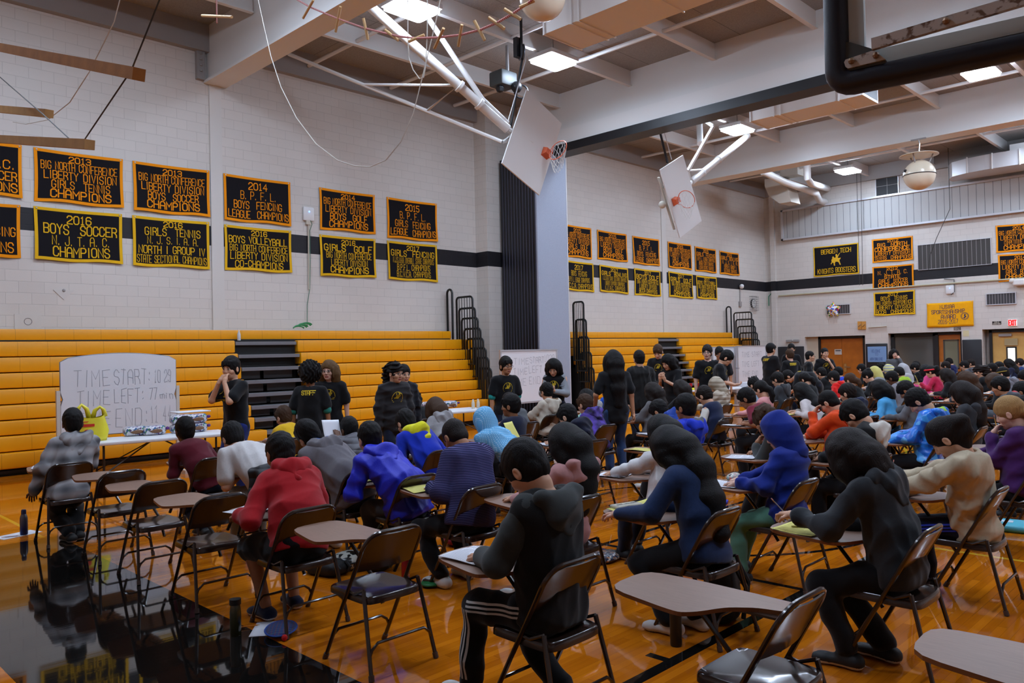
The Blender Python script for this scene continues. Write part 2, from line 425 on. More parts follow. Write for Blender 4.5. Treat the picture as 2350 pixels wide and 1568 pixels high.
# ------------------------------------------------------------------ ducts
def duct(name, lo, hi, label, open_end=False):
    r = empty(name, (0, 0, 0), 0, label, 'duct')
    x0, y0, z0 = lo; x1, y1, z1 = hi
    MB().box(lo, hi).build('duct_body', DUCT, r)
    s = MB()
    k = x0 + .02
    for xx in (x0, x0 + .62, x0 + .78, x0 + 2.2, x0 + 3.7, x0 + 5.2):
        if xx > x1: break
        s.box((xx, y0 - .02, z0 - .02), (xx + .03, y1 + .02, z1 + .02))
    s.build('duct_ring', DUCT, r)
    if open_end: MB().box((x1 - .01, y0 + .06, z0 + .06), (x1 + .006, y1 - .06, z1 - .06)).build('duct_mouth', BLACK, r)  # black plate on the solid end, painted as the dark inside
    for xx in (x0 + .6, x1 - .6):
        MB().tube([(xx, y0 + .1, z1), (xx, y0 + .1, ZC)], .012, 5).build('hanger', GREY_STEEL, r)
duct('air_duct', (-9.28, 10.37, 7.42), (-3.0, 11.4, 8.25), 'long white rectangular air duct under the ceiling before the middle beam')
duct('air_duct', (-9.5, 18.28, 7.45), (-6.75, 19.25, 8.2), 'white rectangular air duct with open black end beyond the middle beam', True)
# big duct that curves along the far wall
r = empty('air_duct', (0, 0, 0), 0, 'wide silver white duct with curved end hanging at the far wall', 'duct')
p = [(-8.55, 31.5), (-8.55, 31.0), (-8.3, 30.55), (-7.8, 30.3), (-7.2, 30.2), (-3, 30.2), (-3, 31.5)]
MB().prism(p, 7.62, 8.12, 2).build('duct_body', M('duct_silver', (205, 205, 207), 0.35, 0.2), r)
s = MB()
for xx in (-7.75, -7.0, -6.2, -5.2): s.box((xx, 30.17, 7.60), (xx + .03, 30.25, 8.14))
s.build('duct_ring', DUCT, r)
MB().box((-6.55, 30.6, 8.15), (-3, 31.3, 8.4)).build('duct_box', DUCT, r)
# curved boot and pipes of the far corner
r = empty('duct_boot', (0, 0, 0), 0, 'pale duct elbow bending down in the far left corner', 'duct')
MB().box((-13.6, 28.4, 8.2), (-12.9, 28.9, ZC)).build('duct_riser', M('duct_cream', (196, 188, 176), 0.5), r)
q = [aty(*v, 28.6)[[0, 2]] for v in ((1766, 415), (1766, 430), (1775, 452), (1800, 470), (1826, 466), (1820, 440), (1806, 412))]
MB().prism([tuple(v) for v in q][::-1], 28.2, 29.0, 1).build('duct_elbow', M('duct_cream', (196, 188, 176), 0.5), r)
def pipe(name, pts, rad, label, mat=None):
    return tag(MB().tube(pts, rad, 10).build(name, mat or WHITE_STEEL, None, True), label, 'pipe')
pipe('drain_pipe', [aty(1750, 393, 26.0), aty(1800, 418, 27.6), aty(1872, 443, 30.2), aty(1880, 460, 31.0), aty(1893, 464, 31.75)], .13, 'thick white pipe running to the far wall with a bend at its end')
pipe('drain_pipe', [aty(1852, 378, 27.5), aty(1853, 410, 27.5), aty(1862, 422, 28), aty(1900, 433, 31.75)], .12, 'thick white pipe dropping from the ceiling then turning to the far wall')
# ------------------------------------------------------------------ far wall fittings
FW = YF - .002
def fwbox(px0, py0, px1, py1, d0, d1, m, name, parent=None, bev=0.0):
    a = aty(px0, py0, YF); b = aty(px1, py1, YF)
    x0, x1 = sorted((a[0], b[0])); z0, z1 = sorted((a[2], b[2])); mb = MB()
    (mb.bbox((x0, YF - d1, z0), (x1, YF - d0, z1), bev) if bev else mb.box((x0, YF - d1, z0), (x1, YF - d0, z1)))
    return mb.build(name, m, parent)
# ribbed folding wall high up
r = empty('ribbed_wall_panel', (0, 0, 0), 0, 'long pale grey ribbed panel with silver frame high on the far wall', 'wall panel')
def mat_rib():
    q = NT('ribbed_grey'); P = q.pos(); f = q.math('FRACT', q.math('DIVIDE', P[0], 0.262))
    d = q.math('LESS_THAN', f, 0.05)
    col = q.mix(d, lin((184, 185, 184)), lin((70, 72, 76)))
    q.l(col, q.b.inputs['Base Color']); q.b.inputs['Roughness'].default_value = 0.5; return q.m
MB().box((-15.08, FW - .10, 6.32), (-1.5, FW, 7.46)).build('ribbed_sheet', mat_rib(), r)
fm = M('frame_silver', (206, 206, 210), 0.35, 0.3)
MB().box((-15.16, FW - .18, 6.25), (-1.5, FW, 6.32)).box((-15.16, FW - .18, 7.46), (-1.5, FW, 7.53)).box((-15.16, FW - .18, 6.25), (-15.08, FW, 7.53)).build('frame', fm, r)
def grille(name, px0, py0, px1, py1, label, face, vbars=0, hbars=0, cat='vent', w=.03):
    r = empty(name, (0, 0, 0), 0, label, cat)
    a = aty(px0, py0, YF); b = aty(px1, py1, YF); x0, x1 = sorted((a[0], b[0])); z0, z1 = sorted((a[2], b[2]))
    MB().box((x0, FW - .03, z0), (x1, FW, z1)).build('grille_face', face, r)
    e = w; m = MB()
    for q in ((x0 - e, z0 - e, x1 + e, z0), (x0 - e, z1, x1 + e, z1 + e), (x0 - e, z0, x0, z1), (x1, z0, x1 + e, z1)):
        m.box((q[0], FW - .05, q[1]), (q[2], FW, q[3]))
    m.build('frame', fm, r)
    if vbars or hbars:
        m = MB()
        for k in range(1, vbars + 1): x = x0 + (x1 - x0) * k / (vbars + 1); m.box((x - .006, FW - .035, z0), (x + .006, FW - .03, z1))
        for k in range(1, hbars + 1): z = z0 + (z1 - z0) * k / (hbars + 1); m.box((x0, FW - .036, z - .006), (x1, FW - .031, z + .006))
        m.build('grille_bars', GREY_STEEL, r)
dark = M('grille_dark', (62, 59, 57), 0.7, 0, 0.2, 200); vdark = M('vent_black', (20, 20, 22), 0.6)
grille('air_vent', 2011, 408, 2062, 444, 'square black vent of four panes under the far ceiling', vdark, 1, 1)
grille('speaker_grille', 2107, 564, 2275, 606, 'wide dark speaker grille above the black stripe on the far wall', dark, 15, 0, 'grille', .015)
grille('air_vent', 1899, 702, 1951, 719, 'small slotted vent behind the star balloon on the far wall', M('vent_slots', (58, 57, 60), .6), 9, 0)
grille('air_vent', 2265, 676, 2331, 696, 'slotted vent above the exit sign on the far wall', M('vent_slots', (58, 57, 60), .6), 9, 0)
# black wall pads
for a, b, t in ((-15.5, -14.36, 1.79), (-11.88, -11.05, 1.83), (-8.47, -7.84, 1.9)):
    n = max(1, round((b - a) / .6)); ww = (b - a) / n
    for k in range(n):
        tag(MB().bbox((a + k * ww + .005, YF - .06, .1), (a + (k + 1) * ww - .005, YF - .003, t), .02).build('wall_pad', BPAD, None, True),
            'tall black wall padding ' + {0: ['beside the corner', 'beside the brown double door'], 1: ['under the blue poster'], 2: ['beside the office door']}[[-15.5, -11.88, -8.47].index(a)][k], 'wall pad', 'black wall pads')
# ---- doors
WOOD_D = M('door_wood', (172, 98, 28), 0.4, 0, 0.05, 30, .5, .25)
WOOD_L = M('door_maple', (206, 164, 92), 0.4, 0, 0.05, 30, .5, .15)
chrome = M('chrome', (190, 190, 192), 0.25, 1.0)
yd = YF + .30
def door_unit(name, x0, x1, z1, wood, leaves, frame=.09):
    r = empty(name); r['kind'] = 'structure'
    MB().box((x0, yd - .1, 0), (x0 + frame, yd + .1, z1)).box((x1 - frame, yd - .1, 0), (x1, yd + .1, z1)).box((x0, yd - .1, z1 - frame), (x1, yd + .1, z1)).build('door_frame', BLACK, r)
    return r
d1 = door_unit('door_1', -13.86, -11.98, 2.15, WOOD_D, 2)
struct(MB().box((-14.33, YF + .2, 0), (-13.86, YF + .32, 2.17)).box((-11.98, YF + .2, 0), (-11.9, YF + .32, 2.17)).build('trim_10', M('cream_return', (196, 184, 164), 0.6)))
for a, b in ((-13.77, -12.93), (-12.92, -12.07)):
    lf = MB().box((a, yd - .03, .01), (b, yd + .03, 2.06)).build('door_leaf', WOOD_D, d1)
hx = -12.80
lf = d1.children[-1]
MB().box((hx - .05, yd - .06, .72), (hx + .05, yd - .03, 1.05)).tube([(hx, yd - .06, .92), (hx, yd - .1, .92), (hx + .22, yd - .1, .9)], .022, 8).build('door_handle', chrome, lf, True)
tag(MB().box((-13.22, yd - .045, 1.42), (-12.92 - .01, yd - .032, 1.64)).box((-13.18, yd - .047, 1.56), (-12.97, yd - .045, 1.6), 1).build('paper_notice', [M('notice_paper', (196, 190, 182), .8), M('notice_ink', (70, 66, 70), .8)]), 'small white notice taped on the brown wooden double door', 'notice')
# office front: window and wooden door with glass
d2 = door_unit('door_2', -9.42, -8.5, 2.19, WOOD_D, 1)
g = M('office_glass', (118, 122, 104), 0.1, 0, 0, 60, .7)
lf = MB().box((-9.33, yd - .03, .01), (-9.16, yd + .03, 2.1)).box((-8.68, yd - .03, .01), (-8.58, yd + .03, 2.1)).box((-9.16, yd - .03, .01), (-8.68, yd + .03, .85)).box((-9.16, yd - .03, 1.9), (-8.68, yd + .03, 2.1)).build('door_leaf', WOOD_D, d2)
MB().box((-9.16, yd - .01, .85), (-8.68, yd + .01, 1.9)).build('door_glass', g, lf)
MB().box((-9.18, yd - .04, .83), (-9.14, yd - .02, 1.92)).box((-8.7, yd - .04, .83), (-8.66, yd - .02, 1.92)).box((-9.18, yd - .04, .83), (-8.66, yd - .02, .87)).box((-9.18, yd - .04, 1.88), (-8.66, yd - .02, 1.92)).build('glazing_bead', M('bead_grey', (70, 68, 64), .5), lf)
MB().box((-9.3, yd - .06, .85), (-9.24, yd - .03, 1.1)).build('door_handle', chrome, lf)
win = empty('window_1'); win['kind'] = 'structure'
MB().box((-11.0, yd - .08, 0), (-10.88, yd + .1, 2.17)).box((-9.52, yd - .08, 0), (-9.42, yd + .1, 2.17)).box((-11.0, yd - .08, 2.07), (-9.42, yd + .1, 2.17)).box((-11.0, yd - .08, 0), (-9.42, yd + .1, .78)).build('window_frame', BLACK, win)
MB().box((-10.88, yd - .02, .78), (-9.52, yd + .02, 2.07)).build('window_glass', M('office_window_glass', (84, 84, 80), 0.08, 0, 0, 60, .8), win)
MB().box((-10.9, yd - .16, .74), (-9.5, yd - .06, .80)).build('window_sill', M('sill_grey', (60, 60, 62), .3), win)
# pale double doors with push bars
d3 = door_unit('door_3', -7.66, -5.2, 2.22, WOOD_L, 2)
for a, b, s in ((-7.57, -6.42, 1), (-6.4, -5.29, -1)):
    lf = MB().box((a, yd - .03, .01), (b, yd + .03, 2.13)).build('door_leaf', WOOD_L, d3)
    xw = (a + b) / 2 - .0
    MB().box((xw - .16, yd - .05, .92), (xw + .16, yd - .03, 1.62)).build('glass_frame', BLACK, lf)
    MB().box((xw - .11, yd - .055, .97), (xw + .11, yd - .045, 1.57)).build('glow_pane', emit('pane_glow', (250, 246, 228), 0.9), lf)  # pane emits by itself; brightness behind the door is put into its material
    MB().box((xw - .2, yd - .07, 1.66), (xw + .2, yd - .03, 1.9)).build('roller_shade', M('shade_tan', (176, 160, 120), .8), lf)
    MB().bbox((a + .12, yd - .13, .42), (b - .08, yd - .05, .52), .02).box((a + .12, yd - .05, .43), (a + .2, yd - .03, .51)).box((b - .2, yd - .05, .43), (b - .1, yd - .03, .51)).build('push_bar', chrome, lf, True)
    MB().bbox((a + .2, yd - .1, 1.98), (a + .6, yd - .03, 2.08), .01).build('door_closer', GREY_STEEL, lf)
    MB().tube([(b - .1, yd - .045, .5), (b - .1, yd - .045, 2.1)], .012, 6).build('door_rod', chrome, lf)
# signs on the far wall
def txt_plate(name, px0, py0, px1, py1, depth, plate, ink, lines, label, cat, yy=None, parent=None, lw=.16):
    yw = YF if yy is None else yy
    a = aty(px0, py0, yw); b = aty(px1, py1, yw); x0, x1 = sorted((a[0], b[0])); z0, z1 = sorted((a[2], b[2]))
    r = empty(name, (0, 0, 0), 0, label, cat)
    MB().bbox((x0, yw - depth, z0), (x1, yw - .002, z1), .006).build('plate', plate, r)
    W_, H_ = x1 - x0, z1 - z0
    m = MB()
    for t, u0, u1, v0, v1 in lines:
        h = (v1 - v0) * H_
        vs, fs = ribbon(strokes(t, x0 + u0 * W_, x0 + u1 * W_, z0 + v0 * H_, z0 + v1 * H_), h * lw)
        m.add([(p[0], yw - depth - .003, p[1]) for p in vs], fs)
    m.build('lettering', ink, r); return r
RED_L = emit('exit_red', (225, 30, 30), 0.9); GOLDT = M('gold_ink', (214, 160, 60), .6)
txt_plate('exit_sign', 2314, 734, 2335, 748, .06, emit('exit_face', (235, 225, 222), .35), RED_L, [('EXIT', .1, .9, .12, .88)], 'lit white exit sign with red letters above the pale double doors', 'sign', lw=.2)
txt_plate('door_plate', 2277, 738, 2298, 745, .01, M('plate_brown', (36, 28, 24), .4), M('plate_ink', (200, 190, 175), .6), [('GIRLS', .25, .75, .55, .9), ('LOCKER ROOM', .08, .92, .1, .45)], 'small dark room plate left of the exit sign', 'sign')
txt_plate('door_plate', 2189, 751, 2205, 758, .01, M('plate_brown', (36, 28, 24), .4), M('plate_ink', (200, 190, 175), .6), [('SAFETY', .1, .9, .55, .9), ('CAPTAIN', .1, .9, .1, .45)], 'small dark room plate below the yellow banner', 'sign')
tag(fwbox(2210, 759, 2224, 772, 0, .008, M('notice_cream', (214, 204, 160), .8), 'paper_notice'), 'pale yellow notice taped beside the office door', 'notice')
r = txt_plate('blue_poster', 1991, 796, 2035, 831, .02, M('poster_blue', (120, 158, 205), .7), M('poster_ink', (66, 92, 150), .8), [('WELCOME', .2, .68, .62, .8), ('TO', .4, .55, .42, .56), ('MATH CHALLENGE', .12, .8, .1, .28)], 'light blue handwritten poster on the black wall padding', 'poster', YF - .065, lw=.09)
# wooden box with two ropes cleats
r = empty('cleat_board', (0, 0, 0), 0, 'small varnished wooden board with two metal cleats on the far wall', 'board')
fwbox(1969, 738, 1978, 756, 0, .05, M('pine_box', (206, 146, 66), .5), 'board_half', r); fwbox(1978.3, 738, 1988, 756, 0, .05, M('pine_box', (206, 146, 66), .5), 'board_half', r)
for px in (1973.5, 1983):
    c = aty(px, 748, YF - .05); MB().tube([c + (-.05, -.04, -.04), c + (0, -.06, 0), c + (.05, -.04, .05)], .015, 6).build('cleat', chrome, r, True)
# access points, emergency lamps, conduits
def access_point(name, c, nrm, label, s=1.0):
    r = empty(name, c, 0, label, 'wireless box')
    n = np.array(nrm, float); t = np.cross((0, 0, 1), n)
    def blk(w, h, d0, d1):
        lo = -t * w + n * d0 - np.array([0, 0, h]); hi = t * w + n * d1 + np.array([0, 0, h]); return np.minimum(lo, hi), np.maximum(lo, hi)
    a, b = blk(.14 * s, .16 * s, 0, .07); MB().bbox(a, b, .03).build('case', M('ap_white', (224, 224, 224), .4), r, True)
    p = n * .074 + np.array([0, 0, .05]); MB().ball(p, .02, 8).build('status_light', emit('ap_blue', (110, 150, 255), 3), r)
    return r
access_point('wireless_box', aty(2181, 665, YF), (0, -1, 0), 'white wireless box with blue light above the yellow banner')
r = access_point('wireless_box', atx(706, 492, XL), (1, 0, 0), 'white wireless box with blue light between banners on the left wall')
pp = [atx(707, 506, XL + .03), atx(708, 520, XL + .03), atx(709, 664, XL + .03)]
c = tag(MB().tube(pp, .02, 6).box(pp[0] - (.02, .06, .1), pp[0] + (.03, .06, .05)).build('cable_conduit', M('conduit_cream', (196, 188, 172), .6), None, True), 'cream conduit below the wireless box on the left wall', 'conduit')
gp = [atx(712, 506, XL + .06), atx(716, 515, XL + .06), atx(711, 530, XL + .06), atx(712, 600, XL + .06), atx(711, 662, XL + .04), atx(705, 700, XL + .04), atx(705, 750, XL + .06)]
tag(MB().tube(gp, .008, 5).build('network_cable', M('cable_green', (70, 120, 100), .6), None, True), 'thin green cable hanging from the wireless box to the bleachers', 'cable')
gm = MB()
for k in range(5): gm.tube(arc((XL + .32, 9.15 + .05 * k, 2.39 + .05 + .02 * k), .13 + .02 * (k % 2), 0, math.pi, 9, ((0, 1, 0), (0, 0, .35))), .016, 6)
tag(gm.build('cable_coil', M('coil_green', (30, 130, 70), .5), None, True), 'coil of green cable lying on the top bleacher row', 'cable')
pipe('conduit_pipe', [(-15.4, YF - .05, 3.95), (-9, YF - .05, 3.97), (-3, YF - .05, 3.97)], .03, 'cream pipe running along the far wall under the black stripe', M('pipe_cream', (186, 178, 150), .6))
pipe('conduit_pipe', [aty(1777, 640, YF - .05), (-15.7, YF - .05, 4.1), (-15.85, YF - .05, 3.95), (-15.85, YF - .05, 3.55)], .02, 'thin green pipe bending down in the far corner', M('pipe_green', (60, 130, 100), .6))
pp = aty(2182, 648, YF)
pipe('cable_drop', [(-9.0, YF - .04, 4.15), (pp[0] + .12, YF - .04, 4.1), (pp[0] + .12, YF - .04, 3.65), (pp[0] + .02, YF - .1, 3.55)], .014, 'dark cable dropping beside the white wireless box', M('cable_dark', (60, 62, 66), .6))
r = empty('emergency_lamp', (0, 0, 0), 0, 'twin head emergency lamp above the far black padding', 'lamp')
c = aty(1820, 783, YF)
MB().bbox(c + (-.28, -.1, -.05), c + (-.04, 0, .06), .02).bbox(c + (.04, -.1, -.05), c + (.28, 0, .06), .02).build('lamp_head', GREY_STEEL, r); MB().box(c + (-.1, -.05, -.02), c + (.1, 0, .02)).build('bracket', GREY_STEEL, r)
r = empty('floodlight', (0, 0, 0), 0, 'white tube light fixture at the right edge of the far wall', 'lamp')
MB().bbox((-6.8, YF - .25, 3.72), (-5.6, YF - .02, 3.95), .05).build('lamp_case', DUCT, r); MB().ball((-6.82, YF - .2, 3.9), .09, 10).build('lamp_head', M('flood_glass', (220, 220, 214), .2), r)
pipe('wall_bar', [aty(1993, 752, YF - .06), aty(2035, 749, YF - .06)], .025, 'pale horizontal bar on the wall above the blue poster', M('conduit_cream', (196, 188, 172), .6))
# clock in a wire cage and camera on the left wall
c = atx(1727, 697, XL)
r = empty('wall_clock', (0, 0, 0), 0, 'round wall clock inside a wire cage beyond the bleachers', 'clock')
m = MB().lathe([(.0, 0), (.19, 0), (.19, .06), (.17, .06)], (0, 0, 0), 24); m.xf(Matrix.Translation(c) @ Matrix.Rotation(math.pi / 2, 4, 'Y')).build('clock_rim', BLACK, r)
m = MB().lathe([(.0, .055), (.165, .055), (.165, .062)], (0, 0, 0), 24); m.xf(Matrix.Translation(c) @ Matrix.Rotation(math.pi / 2, 4, 'Y')).build('clock_face', M('clock_white', (222, 222, 216), .5), r)
MB().box(c + (.063, -.008, 0), c + (.066, .008, .12)).box(c + (.063, 0, -.008), c + (.066, .08, .008)).build('clock_hand', BLACK, r)
m = MB()
for k in range(7):
    t = -.27 + .09 * k
    m.tube([c + (0, t, -.3), c + (.14, t, -.3), c + (.14, t, .3), c + (0, t, .3)], .006, 4); m.tube([c + (0, -.27, t), c + (.14, -.27, t), c + (.14, .27, t), c + (0, .27, t)], .006, 4)
m.build('wire_cage', GREY_STEEL, r)
c = atx(1697, 658, XL)
r = empty('security_camera', (0, 0, 0), 0, 'small white dome camera with conduit below it on the left wall', 'camera')
MB().ball(c + (.1, 0, 0), .1, 12).build('camera_dome', M('ap_white', (224, 224, 224), .4), r, True); MB().ball(c + (.15, .05, 0), .07, 10).build('camera_lens', BLACK_SAT, r, True)
e = atx(1697, 697, XL)
MB().tube([c + (.03, 0, 0), e + (.03, 0, 0)], .018, 6).build('conduit', GREY_STEEL, r); MB().box(e + (0, -.09, -.12), e + (.06, .09, .08)).build('junction_box', GREY_STEEL, r)
# plates on the left wall
r = empty('anchor_plate', (0, 0, 0), 0, 'white diamond anchor plate on the left wall below the banners', 'plate')
c = atx(146, 667, XL)
MB().prism([(c[1], c[2] - .17), (c[1] + .17, c[2]), (c[1] + .17, c[2] + .01), (c[1] - .17, c[2] + .01), (c[1] - .17, c[2])], XL, XL + .012, 0).build('plate', M('plate_white', (206, 201, 195), .5), r)
MB().ball(c + (.015, 0, 0), (.02, .03, .03), 8).build('bolt', GREY_STEEL, r)
r = empty('anchor_plate', (0, 0, 0), 0, 'square white cover plate low on the left wall above the bleachers', 'plate')
c = atx(64, 738, XL)
MB().box(c + (0, -.21, -.14), c + (.012, .21, .13)).build('plate', M('plate_white', (206, 201, 195), .5), r); MB().tube(arc(c + (.014, 0, 0), .06, 0, 6.28, 16, ((0, 1, 0), (0, 0, 1))), .006, 4, close=False).build('ring', GREY_STEEL, r)
r = empty('wall_outlet', atx(1118, 860, -15.5), 0, 'grey outlet box with conduit on the corner pilaster', 'outlet')
MB().box((-.06, -.08, -.14), (0.02, .08, .14)).build('box', GREY_STEEL, r); MB().box((0.02, -.03, -.06), (.03, .03, .06)).build('socket', BLACK, r)
# star balloon on the far wall
r = empty('star_balloon', aty(1912, 711, YF - .12), 0, 'colourful foil star balloon on the wall in front of a vent', 'balloon')
def mat_speck(name, cols, scale=30):
    q = NT(name); v = q.n('ShaderNodeTexVoronoi'); v.inputs['Scale'].default_value = scale; q.l(q.coord(), v.inputs['Vector'])
    sp = q.n('ShaderNodeSeparateColor'); q.l(v.outputs['Color'], sp.inputs[0])
    rp = q.n('ShaderNodeValToRGB'); rp.color_ramp.interpolation = 'CONSTANT'
    el = rp.color_ramp.elements
    while len(el) < len(cols): el.new(0.5)
    for i, c in enumerate(cols): el[i].position = i / len(cols); el[i].color = lin(c) + (1,)
    q.l(sp.outputs[0], rp.inputs[0]); q.l(rp.outputs[0], q.b.inputs['Base Color']); q.b.inputs['Roughness'].default_value = 0.3
    return q.m
st = []
for k in range(10):
    a = math.pi / 2 + k * math.pi / 5; rr = .33 if k % 2 == 0 else .2; st.append((rr * math.cos(a), rr * math.sin(a)))
m = MB(); vs = [(0, -.12, 0), (0, .1, 0)] + [(p[0], 0, p[1]) for p in st]
fs = [(0, 2 + k, 2 + (k + 1) % 10) for k in range(10)] + [(1, 2 + (k + 1) % 10, 2 + k) for k in range(10)]
m.add(vs, fs); m.build('foil', mat_speck('balloon_foil', [(220, 220, 226), (210, 40, 40), (40, 80, 200), (230, 190, 40), (225, 225, 230), (40, 150, 80), (230, 230, 235)], 16), r)
MB().tube([(0, 0, -.2), (.02, .02, -.34)], .015, 6).build('balloon_neck', fm, r)
# ================================================================== BLEACHERS
def mat_yellow():
    q = NT('bleacher_yellow'); P = q.pos()
    f = q.math('FRACT', q.math('DIVIDE', P[1], 0.457)); fz = q.math('FRACT', q.math('DIVIDE', P[2], 0.257))
    seam = q.math('LESS_THAN', f, 0.012)
    c = lin((230, 156, 8)); 
    q.l(q.mix(q.math('MULTIPLY', seam, 0.6), c, lin((120, 76, 4))), q.b.inputs['Base Color'])
    q.b.inputs['Roughness'].default_value = 0.38
    dx = q.math('SUBTRACT', f, 0.5)
    r = q.math('ADD', q.math('MULTIPLY', q.math('POWER', dx, 2), 4.2), q.math('MULTIPLY', q.math('SUBTRACT', 1.0, fz), 0.05))
    lip = q.math('LESS_THAN', q.math('ADD', q.math('ABSOLUTE', q.math('MULTIPLY', dx, 2.0)), q.math('MULTIPLY', fz, -0.22)), 0.78)
    q.bump(q.math('SUBTRACT', q.math('MULTIPLY', lip, 0.35), seam), 0.35, 0.006)
    return q.m
YEL = mat_yellow()
STEP = M('step_grey', (112, 112, 116), 0.4, 0, 0.2, 90)
UNDER_BLACK = M('bleacher_frame_black', (14, 12, 11), 0.6)  # near-black of the under frame and toe box
RZ = [2.39, 2.17, 1.90, 1.635, 1.37, 1.11, 0.86, 0.62, 0.365, 0.10]
RX = [-15.60, -15.47, -15.34, -15.21, -15.08, -14.95, -14.82, -14.69, -14.56]
def bleachers(ya, yb, ytop, sa, sb, label):
    r = empty('bleachers', (0, 0, 0), 0, label, 'bleachers')
    for k in range(9):
        z1, z0, x = RZ[k], RZ[k + 1] + .016, RX[k]
        spans = [(ya, ytop if k == 0 else yb)] if k == 0 or sa is None else [(ya, sa), (sb, yb)]
        if k == 8 and sa is not None: spans = [(ya, sa + .2), (sb - .1, yb)]
        for a, b in spans:
            MB().bbox((x - .30, a, z0), (x, b, z1), .022).build('seat_row', YEL, r, True)
    MB().box((-15.95, ya + .02, .1), (-15.6, ytop - .05, 2.2)).box((-15.9, ya + .02, .05), (-15.15, (sa or yb) - .02, 1.3)).box((-15.9, (sb or ya) + .02, .05), (-15.15, yb - .05, 1.3)).box((-15.3, ya, .0), (-14.66, yb - .02, .10)).build('under_frame', UNDER_BLACK, r)
    MB().box((-14.68, ya, .04), (-14.6, yb, .09)).build('kick_rail', M('kick_rail', (40, 38, 38), .3, .5), r)
    if sa is not None:
        for k in range(1, 9):
            st = MB().bbox((RX[k] - .34, sa + .02, RZ[k] - .10), (RX[k] - .02, sb - .02, RZ[k] - .025), .008)
            st.build('aisle_step', STEP, r)
            MB().box((RX[k] - .3, sa + .02, RZ[k + 1]), (RX[k] - .28, sa + (sb - sa) * .38, RZ[k] - .1)).box((RX[k] - .3, sa + (sb - sa) * .44, RZ[k + 1]), (RX[k] - .28, sb - .14, RZ[k] - .1)).build('aisle_riser', M('riser_grey', (84, 82, 84), .6), r)
    return r
bleachers(-6.0, 14.2, 13.56, 7.56, 9.0, 'closed yellow bleachers with grey aisle steps before the black partition')
bleachers(18.35, 29.6, 28.15, 22.85, 24.15, 'closed yellow bleachers beyond the grey partition panel')
RAILM = M('rail_black', (14, 15, 15), 0.35)
def railing(y, px, tops, label, x0=-15.55, wd=.62, loop=True, zb=1.5):
    r = empty('bleacher_railing', (0, 0, 0), 0, label, 'railing')
    if loop:
        zt = tops[0]
        MB().tube([(-15.9, y - .05, 1.7)] + [p for p in arc((-15.8, y - .05, zt - .1), .1, math.pi, 0, 7, ((1, 0, 0), (0, 0, 1)))] + [(-15.7, y - .05, 1.7)], .03, 8).build('back_loop', RAILM, r, True)
    for k, zt in enumerate(tops[1:]):
        a, b = x0 + .055 * k, x0 + wd + .055 * k; yy = y + .03 + .035 * k
        z0 = max(.35, zb - .32 * k)
        pts = [(a, yy, z0)] + list(arc((a + .09, yy, zt - .09), .09, math.pi, math.pi / 2, 5, ((1, 0, 0), (0, 0, 1)))) + list(arc((b - .09, yy, zt - .09), .09, math.pi / 2, 0, 5, ((1, 0, 0), (0, 0, 1)))) + [(b, yy, z0)]
        fr = MB().tube(pts, .028, 8).build('rail_frame', RAILM, r, True)
        m = MB()
        for q in range(1, 6): m.tube([(a + (b - a) * q / 6, yy, z0), (a + (b - a) * q / 6, yy, zt)], .009, 5)
        m.tube([(a, yy, z0 + .02), (b, yy, z0 + .02)], .02, 6); m.build('rail_bars', RAILM, fr)
    return r
tz = [aty(1050, 664, 13.8)[2]] + [aty(1085, v, 14.0)[2] for v in (682, 708, 731, 755, 778, 800, 822, 846)]
railing(13.75, 0, tz, 'stacked black tube railings at the end of the near yellow bleachers', -15.62, .62)
tz = [aty(1693, 703, 28.3)[2]] + [aty(1720, v, 28.5)[2] for v in (717, 733, 749, 764, 780)]
railing(28.3, 0, tz, 'stacked black tube railings at the far end of the distant bleachers', -15.62, .75)
tz = [0] + [aty(1309, v, 18.2)[2] for v in (695, 735, 775, 810, 845)]
railing(18.12, 0, tz, 'black railings between the grey partition panel and distant bleachers', -15.3, .4, False)
# ================================================================== FOLDING PARTITION
r = empty('folding_partition', (0, 0, 0), 0, 'tall folded partition of black edged panels ending in a grey panel', 'partition')
PGREY = M('partition_grey', (158, 164, 178), 0.9, 0, 0.3, 250, .2, .08)
PEDGE = M('partition_edge', (18, 18, 24), 0.35)
PSTRIP = M('partition_strip', (96, 98, 116), 0.4)
n = 12
for k in range(n):
    x = -15.42 + k * .108
    p = MB().box((x, 15.3, .05), (x + .085, 16.5, 7.1)).build('partition_panel', PEDGE, r)
    MB().box((x + .085, 15.29, .05), (x + .093, 15.3, 7.1)).build('edge_strip', PSTRIP, p)
p = MB().bbox((-14.13, 15.3, .05), (-14.07, 16.5, 7.12), .01).build('partition_panel', PGREY, r)
MB().box((-14.08, 16.49, .05), (-14.06, 16.52, 7.12)).build('edge_strip', M('partition_bright', (206, 206, 208), .4), p)
